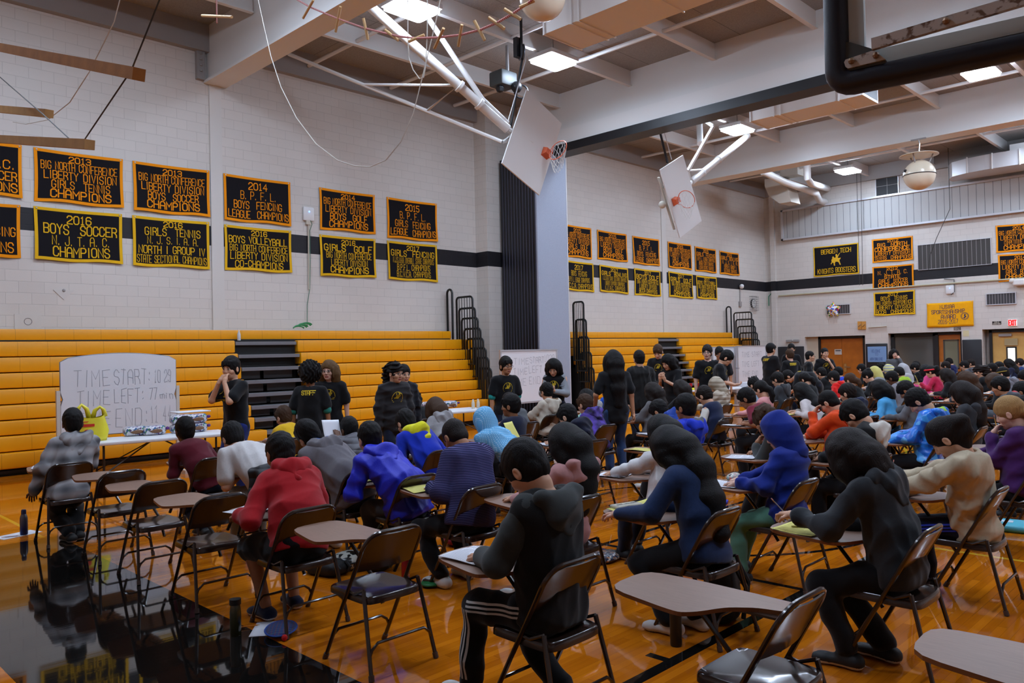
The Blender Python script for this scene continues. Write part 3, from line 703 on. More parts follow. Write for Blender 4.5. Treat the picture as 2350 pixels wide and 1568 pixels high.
# ================================================================== BANNERS
BFIELD = M('banner_black', (20, 18, 23), 0.85, 0, 0.3, 160, .2)
BORA = M('banner_orange', (242, 148, 8), 0.8, 0, 0.2, 120, .2); BYEL = M('banner_yellow', (228, 178, 24), 0.8, 0, 0.2, 120, .2)
BGOLD = M('banner_gold', (244, 172, 12), 0.75, 0, 0.3, 60, .2, .1); BNAVY = M('banner_navy', (46, 40, 84), 0.8)
_bn = [0]
def banner(wall, tl, tr, bl, lines, colr, words, bw=.055, field=None, plain=False, y0=None):
    """wall 'L' (x = XL) or 'F' (y = YF); tl, tr, bl are seen corners"""
    _bn[0] += 1; ph = _bn[0] * 1.7
    f = (lambda p: atx(p[0], p[1], XL)) if wall == 'L' else (lambda p: aty(p[0], p[1], YF))
    A, B, C = f(tl), f(tr), f(bl); ax = 1 if wall == 'L' else 0
    u0, u1 = (A[ax] if y0 is None else y0), B[ax]; z1 = (A[2] + B[2]) / 2; z0 = C[2]; Wd, H = u1 - u0, z1 - z0
    tilt = (B[2] - A[2])
    def P(u, z, off):
        s, t = (u - u0) / Wd, (z - z0) / H
        d = .02 + off + (1 - t) * (.018 + .014 * math.sin(7.5 * s + ph) + .008 * math.sin(17 * s + 2 * ph)) + .006 * math.sin(3 * s + 5 * t + ph)
        dz = (1 - t) * .012 * math.sin(9 * s + ph) + tilt * (s - .5) - .02 * math.sin(math.pi * s) * t * .6
        uu = u + (.5 - s) * .02 * math.sin(math.pi * t)
        return (XL + d, uu, z + dz) if wall == 'L' else (uu, YF - d, z + dz)
    r = empty('banner', (0, 0, 0), 0, words, 'banner', None)
    def grid(a0, a1, b0, b1, off, nx, ny):
        vs = [P(a0 + (a1 - a0) * i / nx, b0 + (b1 - b0) * j / ny, off) for j in range(ny + 1) for i in range(nx + 1)]
        fs = [(j * (nx + 1) + i, j * (nx + 1) + i + 1, (j + 1) * (nx + 1) + i + 1, (j + 1) * (nx + 1) + i) for j in range(ny) for i in range(nx)]
        if wall == 'F': pass
        return vs, fs
    m = MB(); m.add(*grid(u0, u1, z0, z1, 0, 18, 12))
    o = m.build('field', field or BFIELD, r, 'all')
    sd = o.modifiers.new('thick', 'SOLIDIFY'); sd.thickness = .004; sd.offset = 0
    m = MB()
    if not plain:
        m.add(*grid(u0, u1, z1 - bw, z1, .004, 18, 1)); m.add(*grid(u0, u1, z0, z0 + bw, .004, 18, 1))
        m.add(*grid(u0, u0 + bw, z0 + bw, z1 - bw, .004, 1, 12)); m.add(*grid(u1 - bw, u1, z0 + bw, z1 - bw, .004, 1, 12))
        m.build('border', colr, r, 'all')
    m = MB()
    for t, a, b, c, d in lines:
        h = (d - c) * H; x0, x1 = u0 + a * Wd, u0 + b * Wd
        lw = min(h * .17, (x1 - x0) / max(4, len(t)) * .19)
        pls = strokes(t, x0, x1, z0 + c * H, z0 + d * H)
        # cut long strokes so that the letters follow the waves
        vs, fs = ribbon(pls, lw)
        m.add([P(p[0], p[1], .008) for p in vs], fs)
    if lines: m.build('lettering', colr if not plain else BNAVY, r)
    for s in (.03, .97):
        p = P(u0 + s * Wd, z1 - .03, .012); MB().ball(p, .016, 6).build('grommet', fm, r)
    return r, P, (u0, u1, z0, z1)
BNC, LD = 'BIG NORTH CONFERENCE', 'LIBERTY DIVISION'
def L5(y, a, b, c, d): return [(y, .38, .62, .80, .91), (a, .07, .93, .63, .78), (b, .10, .92, .45, .60), (c, .18, .84, .27, .42), (d, .17, .85, .09, .24)]
def L4(y, a, b, c): return [(y, .36, .63, .73, .88), (a, .24, .76, .51, .68), (b, .14, .85, .30, .46), (c, .06, .95, .09, .25)]
O, Yw = BORA, BYEL
banner('L', (-140, 309), (49, 334), (-140, 436), [('2012', .36, .63, .74, .88), ('N.J.T.A.C.', .1, .9, .52, .68), ('BOYS SOCCER', .06, .93, .3, .46), ('CHAMPIONS', .12, .93, .09, .25)], O, 'black orange bordered banner cut off by the left edge, upper row')
banner('L', (-140, 454), (46, 471), (-140, 582), [('2016', .36, .63, .74, .88), ('BOYS FENCING', .06, .93, .4, .56), ('CHAMPIONS', .12, .9, .1, .28)], O, 'black orange bordered banner cut off by the left edge, lower row')
banner('L', (76, 338), (281, 366), (81, 459), L5('2013', BNC, LD, 'GIRLS  TENNIS', 'CHAMPIONS'), O, 'black and orange banner reading 2013 girls tennis champions')
banner('L', (303, 369), (479, 392), (307, 482), L5('2013', BNC, LD, 'BOYS  SOCCER', 'CHAMPIONS'), O, 'black and orange banner reading 2013 boys soccer champions')
banner('L', (511, 398), (665, 419), (516, 504), L4('2014', 'B. P. F. L.', 'BOYS  FENCING', 'LEAGUE  CHAMPIONS'), O, 'black and orange banner reading 2014 boys fencing league champions')
banner('L', (731, 430), (859, 448), (734, 525), L5('2014', BNC, LD, 'BOYS  GOLF', 'CHAMPIONS'), O, 'black and orange banner reading 2014 boys golf champions')
banner('L', (886, 452), (1001, 468), (892, 545), L4('2015', 'B. P. F. L.', 'GIRLS  FENCING', 'LEAGUE  CHAMPIONS'), O, 'black and orange banner reading 2015 girls fencing league champions')
banner('L', (76, 473), (279, 492), (77, 595), L4('2016', 'BOYS  SOCCER', 'N. J. T. A. C.', 'CHAMPIONS')[:1] + [('BOYS  SOCCER', .1, .93, .52, .70), ('N. J. T. A. C.', .19, .84, .31, .48), ('CHAMPIONS', .2, .84, .09, .27)], Yw, 'black and yellow banner reading 2016 boys soccer champions')
banner('L', (302, 494), (479, 510), (304, 608), [('2016', .39, .63, .82, .93), ('GIRLS  TENNIS', .15, .87, .64, .79), ('N. J. S. I. A. A.', .18, .84, .47, .61), ('NORTH I GROUP IV', .07, .93, .27, .42), ('STATE SECTIONAL CHAMPIONS', .05, .95, .08, .23)], Yw, 'black and yellow banner reading 2016 girls tennis state sectional champions')
banner('L', (513, 515), (667, 530), (516, 618), [('2016', .39, .62, .81, .92), ('BOYS VOLLEYBALL', .06, .93, .62, .77), (BNC, .07, .94, .44, .58), (LD, .08, .93, .26, .41), ('CO-CHAMPIONS', .15, .86, .07, .22)], Yw, 'black and yellow banner reading 2016 boys volleyball co-champions')
banner('L', (732, 538), (860, 549), (735, 632), L5('2016', 'GIRLS  GOLF', BNC, LD, 'CHAMPIONS'), Yw, 'black and yellow 2016 girls golf banner before the partition')
banner('L', (887, 552), (1001, 563), (890, 641), L5('2017', 'GIRLS  FENCING', 'N.J.S.I.A.A. OVERALL STATE CHAMPIONS', 'B.P.F.L. CHAMPIONS', 'B.C.W.C.A. CHAMPIONS'), Yw, 'black and yellow banner reading 2017 girls fencing overall state champions')
banner('L', (1288, 513), (1356, 524), (1292, 588), L5('2015', BNC, LD, 'GIRLS  GOLF', 'CHAMPIONS'), O, 'black and orange 2015 girls golf banner partly behind the grey partition')
banner('L', (1369, 527), (1437, 538), (1374, 595), L5('2015', BNC, LD, 'BOYS  GOLF', 'CHAMPIONS'), O, 'black and orange banner reading 2015 boys golf champions beyond the partition')
banner('L', (1450, 541), (1511, 550), (1455, 605), L4('2015', 'B. P. F. L.', 'BOYS  FENCING', 'LEAGUE  CHAMPIONS'), O, 'black and orange 2015 boys fencing banner beyond the partition')
banner('L', (1531, 554), (1585, 562), (1534, 614), L5('2015', BNC, LD, 'GIRLS  TENNIS', 'CHAMPIONS'), O, 'black and orange banner reading 2015 girls tennis champions beyond the partition')
banner('L', (1593, 565), (1642, 573), (1596, 622), L5('2015', 'GIRLS  FENCING', 'B.P.F.L. LEAGUE CHAMPIONS', 'BERGEN COUNTY CHAMPIONS', 'NJSIAA DISTRICT CHAMPIONS'), O, 'small black and orange girls fencing banner second from the far corner')
banner('L', (1650, 575), (1694, 582), (1655, 629), L5('2015', 'GIRLS  BOWLING', 'N. J. S. I. A. A.', 'NORTH I GROUP I', 'SECTIONAL CHAMPIONS'), O, 'curling black and orange girls bowling banner nearest the far corner')
banner('L', (1292, 596), (1360, 605), (1294, 666), L4('2017', 'BOYS  FENCING', 'B.P.F.L. LEAGUE CHAMPIONS', 'B.C.C.A. CHAMPIONS'), Yw, 'black and yellow 2017 boys fencing banner beside the partition')
banner('L', (1374, 607), (1440, 616), (1378, 670), L5('2017', 'GIRLS  BOWLING', 'N.J.S.I.A.A. STATE SECTIONAL CHAMPIONS', 'LIBERTY DIVISION CHAMPIONS', 'N.J.T.A.C. CHAMPIONS'), Yw, 'black and yellow banner reading 2017 girls bowling')
banner('L', (1454, 615), (1514, 622), (1457, 677), L5('2017', 'BOYS GOLF', BNC, LD, 'BCCA CHAMPIONS'), Yw, 'black and yellow banner reading 2017 boys golf')
banner('L', (1533, 622), (1588, 630), (1537, 682), L5('2017', 'GIRLS  GOLF', BNC, LD, 'CHAMPIONS'), Yw, 'black and yellow banner reading 2017 girls golf beyond the partition')
banner('L', (1596, 632), (1643, 637), (1598, 685), L5('2017', 'BOYS VOLLEYBALL', BNC, LD, 'CHAMPIONS'), Yw, 'black and yellow banner reading 2017 boys volleyball beyond the partition')
rk, Pk, dk = banner('F', (1867, 568), (1970, 557), (1876, 635), [('BERGEN TECH', .18, .84, .74, .88), ('KNIGHTS BOOSTERS', .09, .93, .08, .24)], Yw, 'black and yellow boosters banner with a mounted knight emblem', .04)
# the rider on a horse, as a flat emblem
u0, u1, z0, z1 = dk; cx, cz, s = (u0 + u1) / 2 + .02, z0 + .49 * (z1 - z0), .0125
body = [(-16, -4), (-17, 2), (-13, 7), (-14, 11), (-10, 14), (-6, 9), (-2, 8), (0, 13), (-2, 16), (0, 20), (4, 20), (5, 16), (4, 13), (9, 18), (14, 24), (15, 23), (9, 13), (6, 8), (12, 6), (17, 8), (16, 3), (12, 0), (14, -8), (17, -16), (13, -16), (9, -7), (4, -5), (-2, -5), (-5, -12), (-3, -17), (-8, -17), (-9, -9), (-13, -6), (-18, -12), (-20, -10)]
m = MB(); m.add([Pk(cx + p[0] * s * .9, cz + p[1] * s, .006) for p in body], [tuple(range(len(body)))]); m.build('emblem', M('emblem_gold', (222, 172, 22), .7), rk)
banner('F', (2001, 550), (2095, 541), (2004, 604), [('2012', .39, .65, .83, .93), ('BIG  NORTH', .14, .86, .65, .80), ('CONFERENCE', .07, .92, .46, .62), (LD, .08, .93, .28, .43), ('TENNIS  CHAMPIONS', .06, .95, .09, .24)], O, 'black and orange banner reading 2012 tennis champions on the far wall')
banner('F', (2002, 613), (2097, 605), (2005, 666), [('2012', .36, .62, .82, .93), ('N. J. T. A. C.', .14, .86, .63, .79), ('STATE', .3, .68, .46, .60), ('GIRLS  SOCCER', .16, .85, .27, .42), ('CHAMPIONS', .15, .86, .08, .24)], O, 'black and orange banner reading 2012 state girls soccer champions')
banner('F', (2005, 672), (2100, 665), (2008, 725), [('2017', .36, .6, .83, .93), ('BOYS  TENNIS', .18, .82, .64, .80), (BNC, .05, .94, .46, .60), (LD, .06, .94, .26, .42), ('BCCA  CHAMPIONS', .06, .95, .07, .22)], Yw, 'black and yellow banner reading 2017 boys tennis on the far wall')
banner('F', (2285, 518), (2392, 509), (2292, 581), L5('2014', BNC, LD, 'COMPETITIVE  CHEER', 'CHAMPIONS'), O, 'black and orange competitive banner at the right edge, upper one')
banner('F', (2290, 585), (2394, 577), (2295, 648), L5('2014', BNC, LD, 'GIRLS  BOWLING', 'CHAMPIONS'), O, 'black and orange girls banner at the right edge, lower one')
ry, Py, dy = banner('F', (2127, 697), (2234, 690), (2134, 752), [('NJSIAA', .29, .6, .76, .9), ('SPORTSMANSHIP', .1, .82, .55, .7), ('AWARD', .31, .62, .34, .5), ('2016-2017', .25, .67, .14, .3)], BGOLD, 'yellow banner with navy lettering for a sportsmanship award', 0, BGOLD, True)
u0, u1, z0, z1 = dy; c0, c1 = u0 + .82 * (u1 - u0), z0 + .40 * (z1 - z0)
pls = [[(c0 + rr * math.cos(a), c1 + rr * math.sin(a)) for a in np.linspace(0, 2 * math.pi, 21)] for rr in (.13, .105)]
pls.append([(c0 - .02, c1 - .06), (c0 + .03, c1 - .02), (c0 - .005, c1 + .02), (c0 + .01, c1 + .06)])
m = MB(); vs, fs = ribbon(pls[:2], .012); v2, f2 = ribbon(pls[2:], .04); m.add([Py(p[0], p[1], .008) for p in vs], fs); m.add([Py(p[0], p[1], .008) for p in v2], f2); m.build('seal', BNAVY, ry)
# ================================================================== HOOPS
BOARDW = M('backboard_white', (222, 220, 218), 0.4); RIMO = M('rim_orange', (206, 92, 54), 0.5); NET = M('net_cord', (216, 214, 210), 0.9)
def hoop(cor, rimc, label, pad=.045):
    """cor: board corners A (top, outer), B (bottom, outer), C (bottom), D (top) in world; lies in a plane of constant x"""
    A, B, C, D = cor; ce = (A + B + C + D) / 4
    wv = (B - C) * .5 + (A - D) * .5; wv /= np.linalg.norm(wv); dv = np.array([0, -wv[2], wv[1]])
    if dv @ (B - A) < 0: dv = -dv
    r = empty('basketball_hoop', (0, 0, 0), 0, label, 'hoop')
    X = np.array([1.0, 0, 0]); hw, hh = .915, .60
    def loc(u, v, d): return ce + u * wv + v * dv + d * X
    m = MB(); t = .03
    vs = [loc(*p) for p in ((-hw, -hh, 0), (hw, -hh, 0), (hw, hh, 0), (-hw, hh, 0), (-hw, -hh, -t), (hw, -hh, -t), (hw, hh, -t), (-hw, hh, -t))]
    m.add(vs, [(0, 1, 2, 3), (7, 6, 5, 4), (0, 4, 5, 1), (1, 5, 6, 2), (2, 6, 7, 3), (3, 7, 4, 0)]); m.build('backboard', BOARDW, r)
    m = MB()
    for u in (-.5, .5): m.tube([loc(u, -.5, -.09), loc(u, .5, -.09)], .03, 6)
    for v in (-.3, .35): m.tube([loc(-.85, v, -.06), loc(.85, v, -.06)], .03, 6)
    m.build('back_frame', WHITE_STEEL, r)
    m = MB(); v0 = hh - .18
    vs = [loc(u, v, d) for d, k in ((0.0, .10), (.13, .06)) for u, v in ((-k, v0 - .12), (k, v0 - .12), (k, v0 + .07), (-k, v0 + .07))]
    m.add(vs, [(0, 1, 2, 3), (7, 6, 5, 4), (0, 4, 5, 1), (1, 5, 6, 2), (2, 6, 7, 3), (3, 7, 4, 0)]); m.build('rim_bracket', RIMO, r)
    c = loc(0, v0 - .02, .13 + .23)
    m = MB().tube([c + .228 * (math.cos(a) * X + math.sin(a) * wv) for a in np.linspace(0, 2 * math.pi, 28, endpoint=False)], .010, 6, 0, False, True)
    m.tube([loc(-.06, v0 + .05, .12), c + .21 * (-.8 * X - .6 * wv)], .008, 5).tube([loc(.06, v0 + .05, .12), c + .21 * (-.8 * X + .6 * wv)], .008, 5)
    m.build('rim', RIMO, r, True)
    m = MB(); down = np.array([0, 0, -1.0]); N = 12
    def np_(k, j):
        a = 2 * math.pi * k / N; rr = .225 * (1 - .09 * j); s = .42 * j / 5
        base = c + rr * (math.cos(a) * X + math.sin(a) * wv)
        return base + down * s * .9 + .01 * math.sin(3 * k + j) * X
    for k in range(N):
        for sgn in (0, 1):
            m.tube([np_(k + (j % 2 if sgn else -(j % 2)) * .5 + 0, j) for j in range(6)], .005, 4)
    m.build('net', NET, r)
    return r, loc
h1 = [atx(1207, 208, -11.15), atx(1290, 285, -11.15), atx(1240, 448, -11.15), atx(1152, 370, -11.15)]
r1, loc1 = hoop(h1, None, 'swung up white basketball backboard before the black partition')
p0 = atz(850, 15, 8.3); p1 = atx(1165, 297, -11.25)
MB().tube([p0, p1], .095, 14).build('mast', WHITE_STEEL, r1, True)
q = MB()
for s in (.63, .78): c = p0 + (p1 - p0) * s; d = (p1 - p0) / np.linalg.norm(p1 - p0); q.tube([c - d * .03, c + d * .03], .125, 12)
q.build('mast_collar', WHITE_STEEL, r1, True)
a0 = atz(975, 30, 8.4); c78 = p0 + (p1 - p0) * .8 + np.array([0, 0, .15])
MB().tube([a0, c78, p1 + np.array([0, 0, .12])], .055, 10).build('brace_pipe', WHITE_STEEL, r1, True)
b0 = atz(662, 124, 8.3); b1 = atx(1152, 326, -11.3)
MB().tube([b0, b1], .04, 8).build('brace_pipe', WHITE_STEEL, r1, True)
e0 = b0 + (b1 - b0) * .36; e1 = b0 + (b1 - b0) * .66; c6 = p0 + (p1 - p0) * .62
MB().tube([e0, c6, e1], .03, 8).build('brace_link', WHITE_STEEL, r1, True)
MB().tube([p1 + np.array([0, .1, -.1]), b1, loc1(0, -.2, -.09)], .04, 6).tube([p1, loc1(0, 0, -.05)], .06, 8).build('board_mount', WHITE_STEEL, r1, True)
pu = atz(1197, 120, 8.0)
h2 = [atx(1515, 390, -11.1), atx(1567, 352, -11.1), atx(1612, 515, -11.1), atx(1560, 541, -11.1)]
h2 = [atx(1567, 352, -11.1), atx(1515, 390, -11.1), atx(1560, 541, -11.1), atx(1612, 515, -11.1)]
r2, loc2 = hoop(h2, None, 'swung up white basketball backboard under the middle beam, farther one')
p0 = atz(1716, 312, 8.25); p1 = atx(1586, 418, -11.3)
MB().tube([p0, p1], .095, 14).build('mast', WHITE_STEEL, r2, True)
q = MB()
for s in (.55, .82): c = p0 + (p1 - p0) * s; d = (p1 - p0) / np.linalg.norm(p1 - p0); q.tube([c - d * .03, c + d * .03], .115, 12)
q.build('mast_collar', WHITE_STEEL, r2, True)
a0 = atz(1637, 290, 7.7); a1 = atx(1579, 392, -11.3)
MB().tube([a0, a1], .05, 8).build('brace_pipe', WHITE_STEEL, r2, True)
MB().tube([a0, atz(1603, 268, 8.3), atz(1603, 268, 8.3) + np.array([0, 0, .4])], .05, 8).build('brace_pipe', WHITE_STEEL, r2, True)
MB().tube([a1, p0 + (p1 - p0) * .75], .03, 6).tube([a1, p1], .03, 6).build('brace_link', WHITE_STEEL, r2)
MB().tube([p1, loc2(0, 0, -.05)], .06, 8).build('board_mount', WHITE_STEEL, r2)
m = MB()
for u in (-.35, -.2): m.tube([atx(1514, 408, -11.35) + np.array([0, u * .2, 0]), atx(1550, 527, -11.35) + np.array([0, u * .2, 0])], .03, 6)
m.build('winch_rail', M('rail_cream', (206, 200, 186), .5), r2); MB().ball(atx(1520, 470, -11.4), .1, 10).build('winch_drum', M('rail_cream', (206, 200, 186), .5), r2, True)
tag(MB().tube([atz(1605, 283, 8.5), atz(1607, 330, 7.7)], .09, 10).build('hanger_post', WHITE_STEEL, None, True), 'short white post hanging under the ceiling above the farther hoop', 'post')
def line(name, pts, rad, mat, label, cat='cord', n=6): return tag(MB().tube(pts, rad, n).build(name, mat, None, True), label, cat)
STRAP = M('strap_black', (16, 16, 20), .6); CORD = M('cord_white', (198, 192, 182), .8); CABLE = M('cable_steel', (70, 68, 66), .5, .6)
line('hoist_strap', [np.array(atz(1511, 288, 7.4)) * [1, 1, 0] + [0, 0, 8.7], atz(1511, 288, 7.4), atx(1532, 374, -11.2)], .03, STRAP, 'black hoist strap down to the farther hoop', 'strap')
line('hoist_cable', [np.array(atz(1520, 286, 7.4)) * [1, 1, 0] + [0, 0, 8.7], atz(1520, 286, 7.4), atx(1541, 366, -11.2)], .012, fm, 'pale hoist cable beside the strap of the farther hoop', 'cable')
r = empty('hoist_pulley', (0, 0, 0), 0, 'dark wheel pulley hanging from the ceiling above the nearer swung up hoop', 'pulley')
m = MB().lathe([(.02, -.03), (.17, -.03), (.14, 0), (.17, .03), (.02, .03)], (0, 0, 0), 20); m.xf(Matrix.Translation(pu) @ Matrix.Rotation(math.radians(60), 4, 'Z') @ Matrix.Rotation(math.pi / 2, 4, 'Y')).build('wheel', M('wheel_grey', (96, 98, 104), .4, .5), r, True)
MB().box(pu + (-.12, -.12, -.1), pu + (-.02, .02, .3)).tube([pu + (0, 0, .1), pu * [1, 1, 0] + [0, 0, 8.7]], .03, 6).build('pulley_bracket', BLACK, r)
mt = atz(1165, 186, 7.9)
r = empty('winch_motor', (0, 0, 0), 0, 'dark grey winch motor under the ceiling left of the hoop pulley', 'winch')
MB().bbox(mt + (-.3, -.3, -.14), mt + (.12, .2, .2), .04).build('motor_case', M('motor_grey', (66, 70, 70), .5), r, True)
m = MB().ball(mt + (.18, .1, -.16), .13, 10).ball(mt + (-.05, -.2, -.2), .1, 8); m.tube(arc(mt + (.22, .2, -.25), .15, 0, 6.28, 14, ((.7, .7, 0), (0, 0, 1))), .02, 6); m.build('gearbox', BLACK, r, True)
MB().tube([mt, mt * [1, 1, 0] + [0, 0, 8.7]], .04, 6).build('motor_hanger', GREY_STEEL, r)
line('hoist_strap', [pu + (0.02, 0, -.12), atx(1172, 290, -11.3)], .025, STRAP, 'black hoist strap down to the nearer swung up hoop', 'strap')
line('hoist_cable', [pu + (.1, .05, -.1), atx(1165, 282, -11.25)], .012, fm, 'pale hoist cable beside the strap of the nearer hoop', 'cable')
# near glass backboard with black padding, seen from behind
z_b = 2.86
P0 = atz(1902, 222, z_b); P1 = atz(2350, 131, z_b); tdir = (P1 - P0) / np.linalg.norm(P1 - P0); ndir = np.cross(tdir, [0, 0, 1.0])
if ndir @ (CAM - P0) < 0: ndir = -ndir
def onb(px, py, off=0.0):
    d = ray(px, py); o = P0 + ndir * off; return CAM + d * (((o - CAM) @ ndir) / (d @ ndir))
def bq(p, off=0.0): q = p - P0; return q @ tdir, q[2]
r3 = empty('basketball_hoop', (0, 0, 0), 0, 'near glass backboard with thick black padding at the top right', 'hoop')
BWid, BHt = 1.83, 1.12
def bp(u, v, d): return P0 + tdir * u + np.array([0, 0, v]) + ndir * d
def bbox_b(u0, u1, v0, v1, d0, d1, m, bev=0.0):
    mb = MB().bbox((u0, d0, v0), (u1, d1, v1), bev) if bev else MB().box((u0, d0, v0), (u1, d1, v1))
    m.add([bp(p[0], p[2], p[1]) for p in mb.v], [tuple(reversed(f)) for f in mb.f])
PADM = M('hoop_pad', (24, 26, 38), 0.42, 0, 0.15, 90)
m = MB(); prof = .052
path = [(0.04, BHt)] + [(0.04, .25)] + [(0.04 + .06 * (1 - math.cos(a)), .04 + .06 * (1 - math.sin(a))) for a in np.linspace(0, math.pi / 2, 6)] + [(BWid - .05, .04), (BWid - .05, BHt)]
pts = [bp(u, v, .0) for u, v in path]; m.tube(pts, prof, 14); m.build('edge_padding', PADM, r3, True)
GL_F = M('board_frame_pale', (178, 186, 184), 0.45)
m = MB(); bbox_b(.09, .15, .09, BHt, -.02, .012, m); bbox_b(.09, BWid - .1, .09, .15, -.02, .012, m); bbox_b(.09, BWid - .1, BHt - .06, BHt, -.02, .012, m); m.build('glass_frame', GL_F, r3)
q = NT('board_glass'); q.b.inputs['Base Color'].default_value = (.93, .95, .95, 1); q.b.inputs['Roughness'].default_value = 0.12; q.b.inputs['Alpha'].default_value = 0.16
GLASS = q.m
m = MB(); bbox_b(.15, BWid - .1, .15, BHt - .06, -.006, .004, m); m.build('glass_pane', GLASS, r3)
# gusset, bracket with bolts and the long brace bar on the rear face
RUST = NT('bracket_painted'); nz = RUST.noise(30); cr = RUST.n('ShaderNodeValToRGB'); cr.color_ramp.elements[0].position = .36; cr.color_ramp.elements[1].position = .46
cr.color_ramp.elements[0].color = lin((112, 86, 66)) + (1,); cr.color_ramp.elements[1].color = lin((196, 188, 180)) + (1,); RUST.l(nz, cr.inputs[0]); RUST.l(cr.outputs[0], RUST.b.inputs['Base Color']); RUST.b.inputs['Roughness'].default_value = .6
RUST = RUST.m
def flat(pxs, d0, d1, name, mat, par=r3):
    uv = [bq(onb(x, y, d1)) for x, y in pxs]; n = len(uv)
    m = MB(); m.add([bp(u, v, d0) for u, v in uv] + [bp(u, v, d1) for u, v in uv], [tuple(range(n - 1, -1, -1)), tuple(range(n, 2 * n))] + [(i, (i + 1) % n, n + (i + 1) % n, n + i) for i in range(n)])
    return m.build(name, mat, par)
flat([(1932, 96), (1952, 97), (2002, 112), (2033, 138), (2033, 148), (1931, 174)], .012, .03, 'gusset_plate', M('gusset_grey', (62, 62, 58), .6))
flat([(1937, 143), (1940, 137), (1999, 117), (2006, 116), (2032, 136), (1946, 157), (1940, 153)], .032, .045, 'bracket', RUST)
flat([(1999, 88), (2350, -17), (2350, 10), (2000, 113)], .05, .075, 'brace_bar', RUST)
for x, y in ((1954, 140), (2010, 127), (2171, 48)):
    c = onb(x, y, .05 if x < 2100 else .08); MB().ball(c, (.014, .014, .014), 8).build('bolt', M('bolt_rust', (150, 116, 84), .5, .4), r3, True)
MB().tube([bp(.9, .6, .0), bp(.9, .6, .5), bp(.9, 2.5, 1.2), bp(.9, 8.7 - z_b, 1.6)], .06, 10).build('mast', WHITE_STEEL, r3, True)
# ================================================================== ROPES AND BEAMS HUNG UNDER THE ROOF
ROPE = NT('rope_red'); wv = ROPE.n('ShaderNodeTexWave'); wv.inputs['Scale'].default_value = 14; ROPE.l(ROPE.coord(), wv.inputs['Vector'])
ROPE.l(ROPE.mix(wv.outputs['Fac'], lin((170, 36, 48)), lin((214, 176, 170))), ROPE.b.inputs['Base Color']); ROPE.b.inputs['Roughness'].default_value = .8; ROPE = ROPE.m
PINE = M('dowel_pine', (208, 172, 122), 0.6, 0, .1, 60, .4, .15)
def c3(x, y, Y=5.5): return aty(650 + x / 3.615, y / 3.615, Y)
r = empty('rope_ladder', (0, 0, 0), 0, 'sagging red rope strung with wooden dowels across the top', 'rope ladder')
cp = [(-40, -110), (120, 0), (225, 60), (440, 150), (680, 235), (950, 300), (1100, 318), (1300, 310), (1470, 290), (1640, 245), (1780, 185), (1900, 115), (2020, 35), (2160, -80)]
P = [c3(*p) for p in cp]
P = [P[0] * [1, 1, 0] + [0, 0, 8.7]] + P + [P[-1] * [1, 1, 0] + [0, 0, 8.7]]
MB().tube(P, .012, 6).build('rope', ROPE, r, True)
for a, b in (((250, 0), (165, 150)), ((475, 55), (435, 265)), ((665, 150), (703, 330)), ((845, 248), (955, 335)), ((1040, 345), (1170, 290)), ((1330, 235), (1255, 400)), ((1482, 205), (1452, 385)), ((1585, 172), (1672, 335)), ((1705, 145), (1835, 240)), ((1835, 75), (1970, 160)), ((1960, 60), (2085, 5))):
    A, B = c3(*a, 5.46), c3(*b, 5.54); MB().tube([A, B], .017, 8).build('rung', PINE, r, True)
r = empty('rope_ladder', (0, 0, 0), 0, 'single wooden dowel on a hanging red and white rope', 'rope ladder')
A = aty(498, 53, 5.0); MB().tube([A, A * [1, 1, 0] + [0, 0, 8.7]], .012, 6).build('rope', ROPE, r, True)
MB().tube([aty(464, 36, 5.0), aty(532, 39, 5.0)], .02, 8).build('rung', PINE, r, True)
TIMB = M('hung_timber', (150, 96, 42), 0.7, 0, .3, 40, .3, .35)
TIMBL = M('hung_timber_pale', (176, 134, 84), 0.7, 0, .3, 40, .3, .3)
def timber(a, b, Y, mat, label, hw=.05):
    A, B = aty(*a, Y), aty(*b, Y); d = (B - A) / np.linalg.norm(B - A); n = np.array([0, 1.0, 0]); u = np.cross(n, d)
    if u[2] < 0: u = -u
    m = MB(); vs = [p + s * hw * n + t * hw * u for p in (A, B) for s, t in ((-1, -1), (1, -1), (1, 1), (-1, 1))]
    m.add(vs, [(3, 2, 1, 0), (4, 5, 6, 7), (0, 1, 5, 4), (1, 2, 6, 5), (2, 3, 7, 6), (3, 0, 4, 7)]); return tag(m.build('hung_timber', mat), label, 'timber')
timber((-160, 78), (319, 171), 2.2, TIMB, 'topmost wooden beam hanging at the upper left', .045)
timber((-160, 236), (113, 261), 2.4, TIMBL, 'short visible wooden beam hanging between two others at left', .04)
timber((-160, 310), (206, 332), 2.2, TIMBL, 'lowest wooden beam hanging just above the banners at left', .04)
def hung(name, px, Y, rad, mat, label, up=True, cat='cord'):
    P = [aty(*p, Y) for p in px]
    if up: P = [P[0] * [1, 1, 0] + [0, 0, 8.7]] + P
    if up == 2: P = P + [P[-1] * [1, 1, 0] + [0, 0, 8.7]]
    Q = [P[0]]
    for i in range(1, len(P)): Q += [P[i]]
    return line(name, Q, rad, mat, label, cat, 5)
hung('hanging_wire', [(366, 0), (302, 160), (191, 325)], 2.2, .006, CABLE, 'dark cable from the topmost hanging beam to the lowest', True, 'cable')
hung('hanging_wire', [(-60, 120), (0, 177), (98, 262), (162, 321)], 2.3, .006, CABLE, 'dark cable through the end of the short hanging beam', True, 'cable')
hung('hanging_line', [(275, 0), (262, 50), (240, 95), (205, 165), (160, 235), (110, 275), (60, 285), (30, 280)], 3.2, .006, CORD, 'thin pale cord drooping behind the hanging beams', True)
sm = [(593, 0), (606, 60), (622, 130), (645, 200), (680, 270), (725, 330), (775, 368), (815, 381), (850, 383), (885, 368), (920, 325), (948, 262), (966, 190), (983, 120), (1000, 50), (1010, 0)]
hung('hanging_line', sm, 6.3, .007, CORD, 'long white cord hanging in a wide loop', 2)
